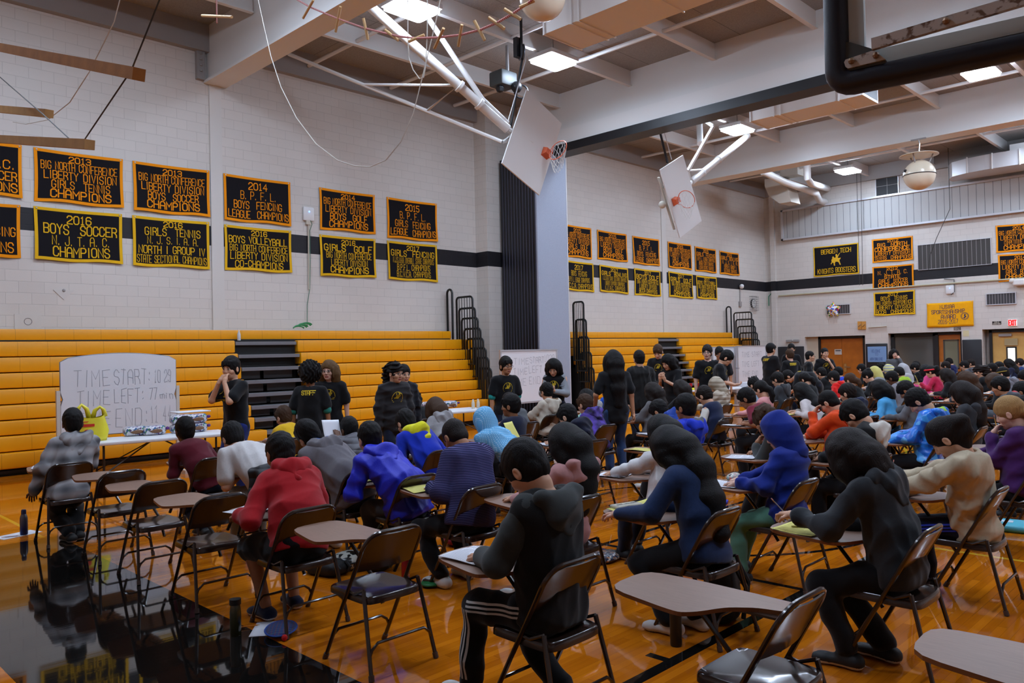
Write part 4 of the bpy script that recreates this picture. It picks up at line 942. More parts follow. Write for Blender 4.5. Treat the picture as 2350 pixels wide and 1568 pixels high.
hung('hanging_line', [(936, 30), (936, 88), (938, 130), (948, 160), (963, 181), (972, 178), (977, 150), (980, 88), (981, 30)], 5.5, .006, CORD, 'short white cord loop under the dowel rope', 2)
for i, (x0, x1, y0, y1) in enumerate(((1967, 1973, 440, 610), (1976, 1980, 430, 610))):
    A = aty(x0, y0, 31.4); tag(MB().tube([A * [1, 1, 0] + [0, 0, 8.7], A, aty(x1, 655, 31.45)], .01, 5).build('hanging_line', CABLE), ['left', 'right'][i] + ' one of two thin cords hanging down the far wall', 'cord')
P = [aty(*p, 30.8) for p in ((2180, 480), (2150, 545), (2135, 585), (2131, 620))]
tag(MB().tube([P[0] * [1, 1, 0] + [0, 0, 8.7]] + P, .012, 5).build('hanging_line', CABLE), 'thin dark cord crossing the speaker grille', 'cord')
# globe speaker
g = aty(2110, 402, 24.0)
r = empty('globe_speaker', (0, 0, 0), 0, 'cream globe speaker under a saucer hanging from the third beam', 'speaker')
gm_ = M('globe_cream', (226, 214, 190), 0.25, 0, 0, 60, .6)
MB().ball(g, .42, 28).build('globe', gm_, r, 'all'); MB().tube([g + .423 * np.array([math.cos(a), math.sin(a), 0]) for a in np.linspace(0, 6.283, 30, endpoint=False)], .012, 6, 0, False, True).build('seam_ring', BLACK, r)
MB().lathe([(.0, .62), (.2, .63), (.5, .57), (.51, .55), (.2, .59), (.0, .58)], g, 28).build('saucer', gm_, r, 'all')
m = MB()
for k in range(3): a = k * 2.1 + .4; m.tube([g + (.25 * math.cos(a), .25 * math.sin(a), .32), g + (.36 * math.cos(a), .36 * math.sin(a), .58)], .02, 6)
m.build('stay', GREY_STEEL, r); MB().ball(g + (-.27, -.30, .12), .05, 8).build('port', BLACK, r)
MB().tube([g + (0, 0, .6), g + (.03, 0, .9), g * [1, 1, 0] + [0, 0, 7.6]], .015, 6).build('chain', chrome, r); b = g * [1, 1, 0] + [0, 0, 7.62]; MB().box(b + (-.2, -.02, -.06), b + (.2, .02, -.02)).build('beam_clamp', GREY_STEEL, r)
# round disc ornament at the top edge
c = atz(1245, -6, 7.3)
r = empty('globe_speaker', (0, 0, 0), 0, 'pale globe speaker cut off by the top edge, nearer one', 'speaker')
MB().ball(c, .36, 24).build('globe', gm_, r, 'all'); MB().tube([c + (0, 0, .3), c * [1, 1, 0] + [0, 0, 8.7]], .03, 6).build('chain', chrome, r)
# ================================================================== FOLDING CHAIRS (local: faces -x, right hand = +y)
CH = M('chair_brown', (46, 32, 26), 0.22, 0, 0.03, 30, .5, .1, .3)
CHB = M('chair_back_brown', (52, 34, 24), 0.25, 0, 0.03, 30, .5, .1, .3)
CAPM = M('foot_cap', (70, 50, 42), 0.6)
TABM = NT('tablet_laminate')
_mp = TABM.n('ShaderNodeMapping'); _mp.inputs['Scale'].default_value = (4, 60, 4); TABM.l(TABM.coord(), _mp.inputs[0]); _nz = TABM.noise(3, _mp.outputs[0], 4)
TABM.l(TABM.mix(_nz, lin((112, 84, 70)), lin((146, 114, 97))), TABM.b.inputs['Base Color']); TABM.b.inputs['Roughness'].default_value = 0.4; TABM = TABM.m
TABE = M('tablet_edge', (128, 74, 34), 0.5)
def smooth_poly(P, n=4, r=.25):
    out = []
    L = len(P)
    for i in range(L):
        a, b, c = (np.array(P[j], float) for j in (i - 1, i, (i + 1) % L))
        p0 = b + (a - b) * r; p1 = b + (c - b) * r
        for t in np.linspace(0, 1, n): out.append(tuple((1 - t) ** 2 * p0 + 2 * t * (1 - t) * b + t * t * p1))
    return out
def make_chair(tablet=True, caps=True):
    r = empty('folding_chair')
    hw = .215
    # seat: stamped pan with a rolled edge
    pl = [(-.23, -.17), (-.23, .17), (-.20, .2), (.12, .2), (.17, .18), (.185, .1), (.185, -.1), (.17, -.18), (.12, -.2), (-.20, -.2)]
    pl = smooth_poly(pl, 3, .3)
    m = MB(); n = len(pl); c = np.array([-.02, 0])
    rings = [(1.0, .395), (1.0, .418), (.985, .432), (.95, .438), (.82, .434), (.55, .424), (.25, .419)]
    vs = []
    for s, z in rings:
        for p in pl:
            q = c + (np.array(p) - c) * s; vs.append((q[0], q[1], z + .02 * (-(q[0])) * .6))
    fs = [(i * n + k, i * n + (k + 1) % n, (i + 1) * n + (k + 1) % n, (i + 1) * n + k) for i in range(len(rings) - 1) for k in range(n)]
    fs = [tuple(reversed(f)) for f in fs] + [tuple(range((len(rings) - 1) * n + n - 1, (len(rings) - 1) * n - 1, -1)), tuple(range(n))]
    m.add(vs, fs); m.build('seat', CH, r, True)
    # uprights: front feet to the back arch
    F0 = np.array([-.245, 0, 0]); T0 = np.array([.195, 0, .795]); u = (T0 - F0) / np.linalg.norm(T0 - F0)
    def up(t, y): return F0 + (T0 - F0) * t + np.array([0, y, 0])
    for s in (-1, 1):
        lg = MB().tube([up(0, s * hw), up(.4, s * (hw - .002)), up(.74, s * (hw - .01))], .0125, 8).build('leg', CH, r, True)
        if caps: MB().tube([up(-.004, s * hw) + (0, 0, .002), up(.045, s * hw)], .0165, 8).build('foot_cap', CAPM, lg, True)
        p0, p1 = np.array([.135, s * (hw - .022), .47]), np.array([.25, s * (hw + .015), 0])
        lg = MB().tube([p0, p1], .0125, 8).build('leg', CH, r, True)
        if caps: MB().tube([p1 + (0, 0, .002), p1 + (p0 - p1) * .07], .0165, 8).build('foot_cap', CAPM, lg, True)
        MB().tube([up(.56, s * (hw - .012)), np.array([.05, s * (hw - .016), .435]), p0], .009, 6).build('hinge_link', CH, r, True)
    yy = hw - .01; a = up(.74, -yy); b = up(.74, yy)
    pts = [a] + [up(.88, -yy)]
    for k in np.linspace(math.pi, math.pi / 2, 6): pts.append(up(.88, 0) + np.array([0, -yy + .1 + .1 * math.cos(k), 0]) + u * .108 * math.sin(k))
    for k in np.linspace(math.pi / 2, 0, 6): pts.append(up(.88, 0) + np.array([0, yy - .1 + .1 * math.cos(k), 0]) + u * .108 * math.sin(k))
    pts += [up(.88, yy), b]
    MB().tube(pts, .0125, 8).build('back_frame', CH, r, True)
    m = MB(); N = 14; vs = []; nb = np.array([u[2], 0, -u[0]])
    def arch(y):
        ay = abs(y); e = yy - .1
        return .88 * .907 + (.108 if ay < e else .108 * math.sqrt(max(0, 1 - ((ay - e) / .1) ** 2)))
    for d in (0, .008):
        for t in range(5):
            for i in range(N + 1):
                y = -yy + 2 * yy * i / N; top = .88 + (arch(y) - .88 * .907) / .907 - .004; lo = .71 + .012 * math.cos(math.pi * y / (2 * yy))
                tt = lo + (top - lo) * t / 4; bow = .022 * (1 - (y / yy) ** 2)
                vs.append(up(tt, y) + nb * (bow + d - .004))
    w = N + 1
    for d in (0, 1):
        for t in range(4):
            for i in range(N):
                q = d * 5 * w + t * w + i; f = (q, q + 1, q + w + 1, q + w); m.f.append(f if d == 0 else tuple(reversed(f))); m.mi.append(0)
    for i in range(N):
        m.f.append((i + 1, i, 5 * w + i, 5 * w + i + 1)); m.mi.append(0); q = 4 * w + i; m.f.append((q, q + 1, 5 * w + q + 1, 5 * w + q)); m.mi.append(0)
    m.v = [tuple(v) for v in vs]; m.build('backrest', CHB, r, True)
    # cross bars with bent ends
    def bar(p, q, rise):
        p, q = np.array(p), np.array(q); d = (q - p) / np.linalg.norm(q - p); o = np.array([0, 0, rise])
        MB().tube([p, p + d * .02 + o * .6, p + d * .06 + o, q - d * .06 + o, q - d * .02 + o * .6, q], .009, 7).build('stretcher', CH, r, True)
    bar(up(.13, -hw), up(.13, hw), .07); bar((.222, -hw - .01, .11), (.222, hw + .01, .11), .08)
    if tablet:
        P = [(-.66, -.09), (-.68, .25), (-.4, .27), (.0, .25), (.17, .235), (.185, .14), (.1, .105), (.0, .08), (-.1, .0), (-.155, -.12), (-.21, -.18), (-.3, -.17)]
        P = smooth_poly(P, 4, .33)[::-1]
        m = MB(); n = len(P); z0, z1 = .685, .703
        m.add([(p[0], p[1], z0) for p in P] + [(p[0], p[1], z1) for p in P], [tuple(range(n)), tuple(range(2 * n - 1, n - 1, -1))], 0)
        m.add([(p[0], p[1], z0) for p in P] + [(p[0], p[1], z1) for p in P], [(i, n + i, n + (i + 1) % n, (i + 1) % n) for i in range(n)], 1)
        m.build('tablet', [TABM, TABE], r)
        b = MB().tube([up(.62, hw), up(.8, hw) + (0, .02, 0), (.1, .17, .68)], .0125, 7).tube([up(.34, hw), (-.2, hw + .0, .42), (-.36, .12, .682)], .0125, 7)
        b.box((-.42, .06, .675), (.12, .1, .685)).box((-.4, .18, .675), (.12, .215, .685)); b.build('tablet_bracket', CH, r, True)
    return r
CH_N, CH_F = make_chair(True, True), make_chair(True, False)

_used = set()
def chair(x, y, rz, label, near=True, src=None, shift=None):
    s = src or (CH_N if near else CH_F)
    if s.name in _used: o = copy_tree(s)
    else: o = s; _used.add(s.name)
    o.location = (x, y, 0); o.rotation_euler = (0, 0, rz)
    if shift:
        for c in o.children:
            if c.name.startswith('tablet'): c.location = shift
    o['label'] = label; o['category'] = 'chair'; o['group'] = 'folding chairs with writing tablets'
    return o
# ================================================================== PAPERS AND SMALL THINGS
PAPW = M('paper_white', (226, 226, 232), 0.85); PAPY = M('paper_yellow', (222, 214, 120), 0.85); INK = M('print_grey', (150, 150, 158), 0.9)
INKY = M('print_dark_yellow', (176, 168, 92), 0.9)
_pc = [0]
def paper(x, y, z, rz, label, col='w', w=.216, h=.28, curl=.006, lines=True, tilt=None):
    _pc[0] += 1; ph = _pc[0]
    m = MB(); n = 8
    def hz(i, j): return curl * (math.sin(3.1 * i / n + ph) + .6 * math.sin(4 * j / n + 2 * ph)) + curl * 1.4 + (.004 * ((i / n - .5) ** 2 + (j / n - .5) ** 2) if curl else 0)
    vs = [((i / n - .5) * w, (j / n - .5) * h, hz(i, j)) for j in range(n + 1) for i in range(n + 1)]
    fs = [(j * (n + 1) + i, j * (n + 1) + i + 1, (j + 1) * (n + 1) + i + 1, (j + 1) * (n + 1) + i) for j in range(n) for i in range(n)]
    m.add(vs, fs)
    r = empty('test_paper', (x, y, z), rz, label, 'paper')
    if tilt: r.rotation_euler = (tilt[0], tilt[1], rz)
    o = m.build('sheet', PAPW if col == 'w' else PAPY, r, 'all')
    sd = o.modifiers.new('thick', 'SOLIDIFY'); sd.thickness = .0012; sd.offset = 1
    if lines:
        m = MB(); rnd = random.Random(ph)
        for k in range(14):
            yy = h * (.42 - .06 * k); b = w * (.42 if rnd.random() < .7 else rnd.uniform(-.1, .3))
            xs = np.linspace(-w * .42, b, 7)
            for a, c in zip(xs[:-1], xs[1:]):
                q = []
                for px_, py_ in ((a, yy), (c, yy), (c, yy + .0035), (a, yy + .0035)): q.append((px_, py_, hz((px_ / w + .5) * n, (py_ / h + .5) * n) + .002))
                m.add(q, [(0, 1, 2, 3)])
        m.build('print', INK if col == 'w' else INKY, r)
    return r
def pencil(p, d, label, col=(232, 150, 30), L=.17):
    d = np.array(d, float); d /= np.linalg.norm(d); p = np.array(p, float)
    r = empty('pencil', p, 0, label, 'pencil')
    MB().tube([d * 0, d * (L - .03)], .0038, 6).build('barrel', M('pencil_%d' % col[0], col, .4), r); MB().tube([d * (L - .03), d * (L - .015)], .004, 6).build('ferrule', chrome, r)
    MB().tube([d * (L - .015), d * L], .0036, 6).build('eraser', M('eraser_pink', (220, 150, 140), .8), r); MB().tube([d * 0, -d * .02], [.0038, .0006], 6).build('tip', M('pencil_wood', (210, 170, 120), .7), r)
    return r
def bottle(x, y, z, prof, mat, capm, cap, label, cat='bottle', name='water_bottle'):
    r = empty(name, (x, y, z), 0, label, cat)
    MB().lathe(prof, (0, 0, 0), 20).build('bottle_body', mat, r, True); MB().lathe(cap, (0, 0, 0), 18).build('bottle_cap', capm, r, True)
    return r
STEELB = NT('bottle_blue_steel'); _z = STEELB.osep()[2]; _rp = STEELB.n('ShaderNodeValToRGB'); _rp.color_ramp.elements[0].position = .06; _rp.color_ramp.elements[1].position = .2
_rp.color_ramp.elements[0].color = lin((18, 38, 92)) + (1,); _rp.color_ramp.elements[1].color = lin((104, 104, 108)) + (1,); STEELB.l(_z, _rp.inputs[0]); STEELB.l(_rp.outputs[0], STEELB.b.inputs['Base Color'])
STEELB.b.inputs['Metallic'].default_value = .6; STEELB.b.inputs['Roughness'].default_value = .3; STEELB = STEELB.m
q = atz(40, 1228, 0)
paper(q[0], q[1], .001, .3, 'cream paper on the floor under the blue steel bottle at far left', 'w', .22, .40, 0, False)
q = atz(55, 1228, 0)
bottle(q[0], q[1], .004, [(.0, 0), (.034, 0), (.037, .01), (.037, .17), (.03, .2), (.022, .215)], STEELB, M('cap_navy', (24, 34, 70), .4), [(.0, .215), (.024, .215), (.024, .25), (.018, .262), (.0, .262)], 'blue and grey steel bottle on a paper at the far left')
q = atz(40, 1232, 0); pencil((q[0], q[1], .009), (-.3, -1, 0), 'dark pencil lying on the paper under the blue steel bottle', (120, 60, 50), .14)
OLIVE = M('bottle_olive', (44, 44, 16), .2, 0, 0, 60, .6, 0, .3)
q = atz(541, 1458, 0)
bottle(q[0], q[1], 0, [(.0, 0), (.034, 0), (.036, .01), (.036, .15), (.032, .185), (.03, .2)], OLIVE, BLACK_SAT, [(.0, .2), (.037, .2), (.037, .235), (.0, .238)], 'olive green bottle with black cap standing at the black floor edge')
q = atz(931, 1332, 0)
bottle(q[0], q[1], 0, [(.0, 0), (.03, 0), (.033, .01), (.033, .12), (.028, .16), (.014, .2), (.014, .22)], M('bottle_red', (150, 16, 20), .2, .3, 0, 60, .6), BLACK_SAT, [(.0, .22), (.018, .22), (.018, .25), (.0, .252)], 'shiny red bottle on the floor behind the nearest empty chair')
q = atz(1552, 1482, 0)
bottle(q[0], q[1], 0, [(.0, 0), (.034, 0), (.036, .012), (.036, .20), (.033, .23)], M('bottle_black', (12, 11, 11), .3), BLACK_SAT, [(.0, .23), (.035, .23), (.035, .262), (.0, .264)], 'tall black bottle standing under the big near tablet')
q = atx(569, 797, -15.38)
bottle(-15.5, 7.66, RZ[1], [(.0, 0), (.032, 0), (.034, .01), (.034, .13), (.02, .17), (.014, .19)], M('bottle_clear', (196, 204, 214), .15, 0, 0, 60, .7), M('cap_white', (220, 220, 224), .5), [(.0, .19), (.016, .19), (.016, .21), (.0, .21)], 'clear plastic water bottle on the upper bleacher row by the aisle')
# plaid pouch, paper, pencils and pom at the foot of the second chair
def mat_plaid(name, base, c1, c2, s1=26, s2=26):
    q = NT(name); o = q.osep()
    a = q.math('LESS_THAN', q.math('FRACT', q.math('MULTIPLY', o[0], s1)), .18); b = q.math('LESS_THAN', q.math('FRACT', q.math('MULTIPLY', o[1], s2)), .18)
    col = q.mix(q.math('MULTIPLY', a, .8), lin(base), lin(c1)); col = q.mix(q.math('MULTIPLY', b, .7), col, lin(c2))
    q.l(col, q.b.inputs['Base Color']); q.b.inputs['Roughness'].default_value = .7; return q.m
q = atz(618, 1443, 0)
paper(q[0], q[1], .001, .9, 'white sheet on the floor under the plaid pouch', 'w', .21, .28, 0, False)
q = atz(645, 1453, 0)
r = empty('pencil_pouch', (q[0], q[1], .006), .95, 'blue plaid zip pouch with red pompom on the floor', 'pouch')
m = MB().ball((0, 0, .022), (.10, .15, .024), 20); m.build('pouch_body', mat_plaid('pouch_plaid', (28, 44, 110), (120, 40, 60), (60, 120, 90), 40, 34), r, 'all')
MB().tube([(.1 * math.cos(a), .15 * math.sin(a), .024) for a in np.linspace(0, 6.283, 26, endpoint=False)], .006, 5, 0, False, True).build('piping', M('pouch_blue', (40, 80, 170), .6), r, True)
MB().ball((.04, -.16, .016), .02, 10).build('pompom', M('pom_red', (190, 20, 24), .95, 0, .8, 300), r, True)
q = atz(590, 1439, 0)
pencil((q[0], q[1], .012), (-.5, -1, .0), 'orange pencil beside the plaid pouch on the floor', (224, 128, 30), .16)
# bags on the floor
BAGB = M('bag_black', (15, 15, 17), .75, 0, .4, 70); BAGO = M('bag_olive', (40, 40, 24), .8, 0, .4, 60, .3, .5)
def backpack(px, py, rz, label, mat=BAGB, s=1.0, accent=None, lie=False):
    q = atz(px, py, 0); r = empty('backpack', (q[0], q[1], 0), rz, label, 'backpack'); r.scale = (s, s, s)
    h = .40 if not lie else .16; w = .28; d = .2 if not lie else .4
    m = MB().bbox((-d / 2, -w / 2, 0), (d / 2, w / 2, h), .085, 0, 4)
    rr = random.Random(px)
    m.v = [(p[0] + .015 * math.sin(17 * p[2] + p[1] * 9), p[1] + .012 * math.sin(21 * p[2] + 8 * p[0]), max(0, p[2] * (1 - .12 * (p[0] / d)))) for p in m.v]
    m.build('bag_body', mat, r, 'all')
    MB().bbox((-d / 2 - .05, -w * .38, .02), (-d / 2 + .05, w * .38, h * .55), .04, 0, 3).build('front_pocket', accent or mat, r, 'all')
    MB().tube(arc((0, 0, h * .98), .05, 0, math.pi, 8, ((0, 1, 0), (0, 0, 1))), .012, 6).build('handle', mat, r, True)
    for sy in (-.07, .07): MB().tube([(d / 2 - .01, sy, h * .9), (d / 2 + .05, sy, h * .6), (d / 2 + .03, sy, .05)], .016, 6).build('strap', mat, r, True)
    return r
backpack(1660, 1425, .4, 'black backpack on the floor behind the big near tablet', BAGB, 1.05)
backpack(2090, 1260, .2, 'black backpack on the floor between the dark hoodie girl and beige jacket girl', BAGB, .8)
backpack(875, 1308, .5, 'olive green backpack behind the nearest empty chair', BAGO, .85)
backpack(752, 1318, .2, 'black drawstring bag flat on the floor behind the red hoodie chair', BAGB, .8, None, True)
r = empty('round_bag', atz(800, 1305, 0), 0, 'black and white printed bag beside the black drawstring bag', 'bag')
MB().ball((0, 0, .07), (.14, .16, .08), 18).build('bag_body', mat_speck('bag_bw', [(20, 20, 20), (200, 200, 190), (24, 24, 24), (190, 190, 180)], 26), r, 'all'); MB().tube([(.14 * math.cos(a), .16 * math.sin(a), .075) for a in np.linspace(0, 6.28, 20, endpoint=False)], .008, 5, 0, False, True).build('piping', BAGB, r)
q = atz(1000, 1340, 0)
r = empty('pencil_pouch', (q[0], q[1], 0), .4, 'green pouch with clear window on the floor behind the striped shirt chair', 'pouch')
MB().ball((0, 0, .025), (.1, .16, .026), 18).build('pouch_body', M('pouch_green', (22, 110, 54), .5), r, 'all'); MB().box((-.06, -.1, .045), (.06, .1, .054)).build('window', M('pouch_window', (60, 58, 50), .2), r)
q = atz(1388, 1285, 0)
r = empty('floral_bag', (q[0], q[1], 0), .3, 'navy floral cloth bag on the floor beside the two tone hoodie boy', 'bag')
MB().ball((0, 0, .03), (.13, .2, .035), 18).build('bag_body', mat_speck('bag_floral', [(24, 30, 58), (24, 30, 58), (26, 34, 62), (190, 180, 170), (170, 110, 60), (24, 30, 58), (60, 90, 110)], 60), r, 'all')
q = atz(908, 1200, 0)
r = empty('drawstring_bag', (q[0], q[1], 0), .2, 'bright blue crumpled bag on the floor behind the striped shirt boy', 'bag')
m = MB().ball((0, 0, .08), (.16, .22, .1), 16); m.v = [(p[0] * (1 + .15 * math.sin(19 * p[2] + 7 * p[1])), p[1] * (1 + .12 * math.sin(23 * p[0])), max(0, p[2])) for p in m.v]; m.build('bag_body', M('bag_blue', (20, 60, 170), .6), r, 'all')
q = atz(2320, 1215, 0)
r = empty('tote_bag', (q[0], q[1], 0), .1, 'turquoise bag lying on the floor at the right edge', 'bag')
MB().bbox((-.22, -.18, 0), (.22, .18, .07), .03, 0, 3).build('bag_body', M('bag_turq', (80, 176, 196), .5), r, 'all'); MB().box((-.12, -.03, .07), (.02, .0, .074)).box((-.12, .02, .07), (.02, .05, .074)).build('print', PAPW, r)
q = atz(1660, 1155, 0)
r = empty('eraser_block', (q[0], q[1], 0), .4, 'small blue case on the floor behind the denim jacket girl', 'case')
MB().bbox((-.05, -.08, 0), (.05, .08, .03), .01).build('case_body', M('case_blue', (30, 50, 180), .4), r, True)
q = atz(1055, 1248, 0)
r = empty('bag', (q[0], q[1], 0), .4, 'magenta bag on the floor under the striped shirt boy', 'bag')
MB().ball((0, 0, .07), (.14, .2, .08), 16).build('bag_body', M('bag_magenta', (130, 14, 66), .7), r, 'all')
# ================================================================== WHITEBOARDS
WB = M('whiteboard', (226, 226, 230), 0.16, 0, 0, 60, .5); WBF = M('board_frame', (186, 186, 190), .35, .4); MARK = M('marker_grey', (168, 170, 176), .7); MARKD = M('marker_dark', (130, 132, 138), .7)
def scrawl(r, x, rows, y0, z0, W_, H_, mat, lw=.011):
    m = MB(); rnd = random.Random(3)
    for t, a, b, c, d in rows:
        pls = strokes(t, y0 + a * W_, y0 + b * W_, z0 + c * H_, z0 + d * H_, .5)
        pls = [[(p[0] + rnd.uniform(-.008, .008), p[1] + rnd.uniform(-.01, .01)) for p in pl] for pl in pls]
        vs, fs = ribbon(pls, lw); m.add([(x, p[0], p[1]) for p in vs], fs)
    return m.build('handwriting', mat, r)
r = empty('whiteboard', (0, 0, 0), 0, 'white arched top whiteboard on a stand behind the left table', 'whiteboard')
xw = -12.7
A, B, C, D = atx(132, 826, xw), atx(397, 820, xw), atx(411, 985, xw), atx(147, 1002, xw)
y0, y1, zt, zb = (A[1] + D[1]) / 2, (B[1] + C[1]) / 2, (A[2] + B[2]) / 2, (C[2] + D[2]) / 2
tp = [(y0 + (y1 - y0) * s, zt + .075 * math.sin(math.pi * s) + (.0 if 0 < s < 1 else -.04)) for s in np.linspace(0, 1, 17)]
pl = [(y0 + .02, zb), (y1 - .02, zb), (y1, zb + .05), (y1, zb + .45), (y1 - .03, zb + .55), (y1, zb + .65)] + [(a, b) for a, b in tp[::-1]] + [(y0, zb + .65), (y0 + .03, zb + .55), (y0, zb + .45), (y0, zb + .05)]
MB().prism(pl, xw - .03, xw, 0).build('board_face', WB, r)
bp_ = MB(); ring_ = [(xw - .015, a, b) for a, b in pl]; bp_.tube(ring_, .013, 5, 0, False, True); bp_.build('edge_trim', M('board_trim', (120, 120, 124), .5), r, True)
m = MB()
for yy in (y0 - .03, y1 + .03): m.box((xw - .05, yy - .025, .06), (xw + .0, yy + .025, zb + .68)).box((xw - .35, yy - .03, .0), (xw + .3, yy + .03, .06))
m.box((xw - .04, y0, zb - .16), (xw - .01, y1, zb - .11)); m.build('stand', M('stand_cream', (204, 198, 188), .5), r)
MB().bbox((xw, y0 + .2, zb - .1), (xw + .07, y1 - .2, zb - .07), .01).build('pen_tray', WBF, r)
Wd, Hh = y1 - y0, zt - zb
scrawl(r, xw + .003, [('TIME', .11, .40, .64, .85), ('START:', .44, .76, .65, .85), ('10 29', .80, .95, .66, .83), ('TIME', .13, .40, .39, .58), ('LEFT:', .44, .70, .40, .59), ('77', .75, .82, .43, .58), ('min', .85, .97, .43, .53), ('TIME', .13, .40, .12, .30), ('END:', .45, .73, .08, .32), ('11 44', .76, .95, .11, .33)], y0, zb, Wd, Hh, MARK, .010)
r = empty('whiteboard', (0, 0, 0), 0, 'silver framed whiteboard standing before the folded partition', 'whiteboard')
xw = -13.0; A, B, D = atx(1150, 808, xw), atx(1276, 804, xw), atx(1150, 965, xw)
y0, y1, zt, zb = A[1], B[1], (A[2] + B[2]) / 2, .62
MB().box((xw - .03, y0, zb), (xw, y1, zt)).build('board_face', WB, r)
MB().box((xw - .035, y0 - .04, zb - .04), (xw + .012, y0, zt + .04)).box((xw - .035, y1, zb - .04), (xw + .012, y1 + .04, zt + .04)).box((xw - .035, y0, zt), (xw + .012, y1, zt + .04)).box((xw - .035, y0, zb - .04), (xw + .012, y1, zb)).build('frame', WBF, r)
MB().box((xw - .03, y0 - .04, .05), (xw, y0, zb)).box((xw - .03, y1, .05), (xw, y1 + .04, zb)).box((xw - .3, y0 - .06, 0), (xw + .3, y0, .05)).box((xw - .3, y1, 0), (xw + .3, y1 + .06, .05)).build('stand', WBF, r)
Wd, Hh = y1 - y0, zt - zb
scrawl(r, xw + .003, [('TIME', .22, .48, .74, .86), ('START', .5, .76, .76, .88), ('1029', .77, .96, .78, .92), ('TIME', .2, .45, .54, .66), ('LEFT', .48, .72, .56, .70), ('7', .8, .86, .6, .7), ('TIME', .18, .42, .32, .46), ('END', .48, .68, .34, .48)], y0, zb, Wd, Hh, MARK, .010)
def far_board(pxs, x, label, rows):
    r = empty('whiteboard', (0, 0, 0), 0, label, 'whiteboard')
    A, B, D = (atx(*p, x) for p in pxs); y0, y1, zt, zb = A[1], B[1], (A[2] + B[2]) / 2, D[2]
    MB().box((x - .03, y0, zb), (x, y1, zt)).build('board_face', WB, r)
    MB().box((x - .035, y0 - .06, .0), (x + .03, y0, zt + .03)).box((x - .035, y1, .0), (x + .03, y1 + .04, zt + .03)).box((x - .03, y0, zt), (x + .01, y1, zt + .03)).box((x - .03, y0, zb - .2), (x + .01, y1, zb)).build('frame', WBF, r)
    if rows: scrawl(r, x + .004, rows, y0, zb, y1 - y0, zt - zb, MARK, .013)
far_board(((1692, 797), (1756, 794), (1692, 893)), -12.2, 'far whiteboard with faint time notes near the corner', [('TIME START', .15, .85, .75, .87), ('TIME LEFT', .15, .75, .52, .64), ('TIME END', .15, .7, .28, .4)])
far_board(((1635, 799), (1684, 797), (1635, 893)), -12.6, 'blank whiteboard behind the boy looking at his phone', [])
# ================================================================== TABLES
TW = M('table_white', (226, 226, 228), .4); TL = M('table_leg', (34, 28, 28), .35)
def table(c, ang, L, label, Wd=.74):
    r = empty('folding_table', (c[0], c[1], 0), ang, label, 'table')
    MB().bbox((-Wd / 2, -L / 2, .69), (Wd / 2, L / 2, .735), .015).build('tabletop', TW, r, True)
    for s in (-1, 1):
        y = s * L * .38
        MB().tube([(-Wd * .38, y, 0), (-Wd * .38, y, .69)], .015, 6).tube([(Wd * .38, y, 0), (Wd * .38, y, .69)], .015, 6).tube([(-Wd * .38, y, .12), (Wd * .38, y, .12)], .012, 6).build('leg', TL, r, True)
        MB().tube([(0, y * .1, .68), (-Wd * .38, y, .3)], .01, 6).tube([(0, y * .1, .68), (Wd * .38, y, .3)], .01, 6).build('brace', TL, r, True)
    return r
t1 = (-11.36, 4.38); a1 = -.16
table(t1, a1, 1.9, 'white folding table in front of the arched whiteboard')
t2 = atz(1040, 941, .735); table((-11.35, 9.6), -.1, 1.83, 'white folding table beside the boy with teal sleeves')
t3 = (atz(1570, 893, .735) + atz(1738, 889, .735)) / 2; L3 = 3.6
table((t3[0], t3[1]), -.35, L3, 'long distant white table with a yellow cloth near the far bleachers')
FOIL = mat_speck('foil_pack', [(206, 206, 212), (90, 50, 110), (220, 220, 226), (214, 214, 220), (50, 90, 140), (200, 200, 210), (120, 120, 130), (60, 130, 80), (224, 224, 230)], 42)
def pack(p, label, rz=0.0, s=1.0):
    r = empty('snack_pack', p, rz, label, 'snack pack', 'foil wrapped snack packs'); r.scale = (s, s, s)
    m = MB().bbox((-.13, -.15, 0), (.13, .15, .13), .05, 0, 4); m.v = [(a + .01 * math.sin(31 * c + 20 * b), b + .01 * math.sin(27 * a + 9), max(0, c + .006 * math.sin(40 * a + 33 * b))) for a, b, c in m.v]
    m.build('wrapper', FOIL, r, 'all')
    MB().ball((.125, .0, .06), (.012, .09, .03), 10).build('pack_window', M('pack_brown', (120, 84, 56), .4), r, 'all')
    MB().ball((.12, .15, .09), (.02, .03, .025), 8).build('purple_tab', M('pack_purple', (86, 30, 110), .4), r, 'all')
    return r
for i, (px, py, k) in enumerate(((318, 1001, 0), (362, 999, 0), (425, 994, 0), (458, 992, 0), (425, 994, 1), (458, 992, 1))):
    q = atz(px, py, .735) + np.array([-.12, 0, 0]); pack((q[0], q[1], .736 + .132 * k), ['silver snack pack leftmost on the left table', 'second silver snack pack from the left on the left table', 'bottom snack pack of the stack behind the maroon sweater boy', 'bottom right snack pack at the end of the left table', 'top snack pack of the stack behind the maroon sweater boy', 'top right snack pack at the end of the left table'][i], a1)
q = atz(440, 988, .735); MB_ = MB().bbox((q[0] - .25, q[1] - .22, 1.002), (q[0] + .05, q[1] + .28, 1.02), .006)
tag(MB_.build('cake_board', PAPW), 'flat white board on top of the stacked snack packs', 'board')
for i, (px, py) in enumerate(((992, 938), (1015, 937), (1038, 936))):
    q = atz(px, py, .735) + np.array([-.1, 0, 0]); pack((q[0], q[1], .736), ['left', 'middle', 'right'][i] + ' snack pack of three on the table beside the teal sleeves boy', -.1)
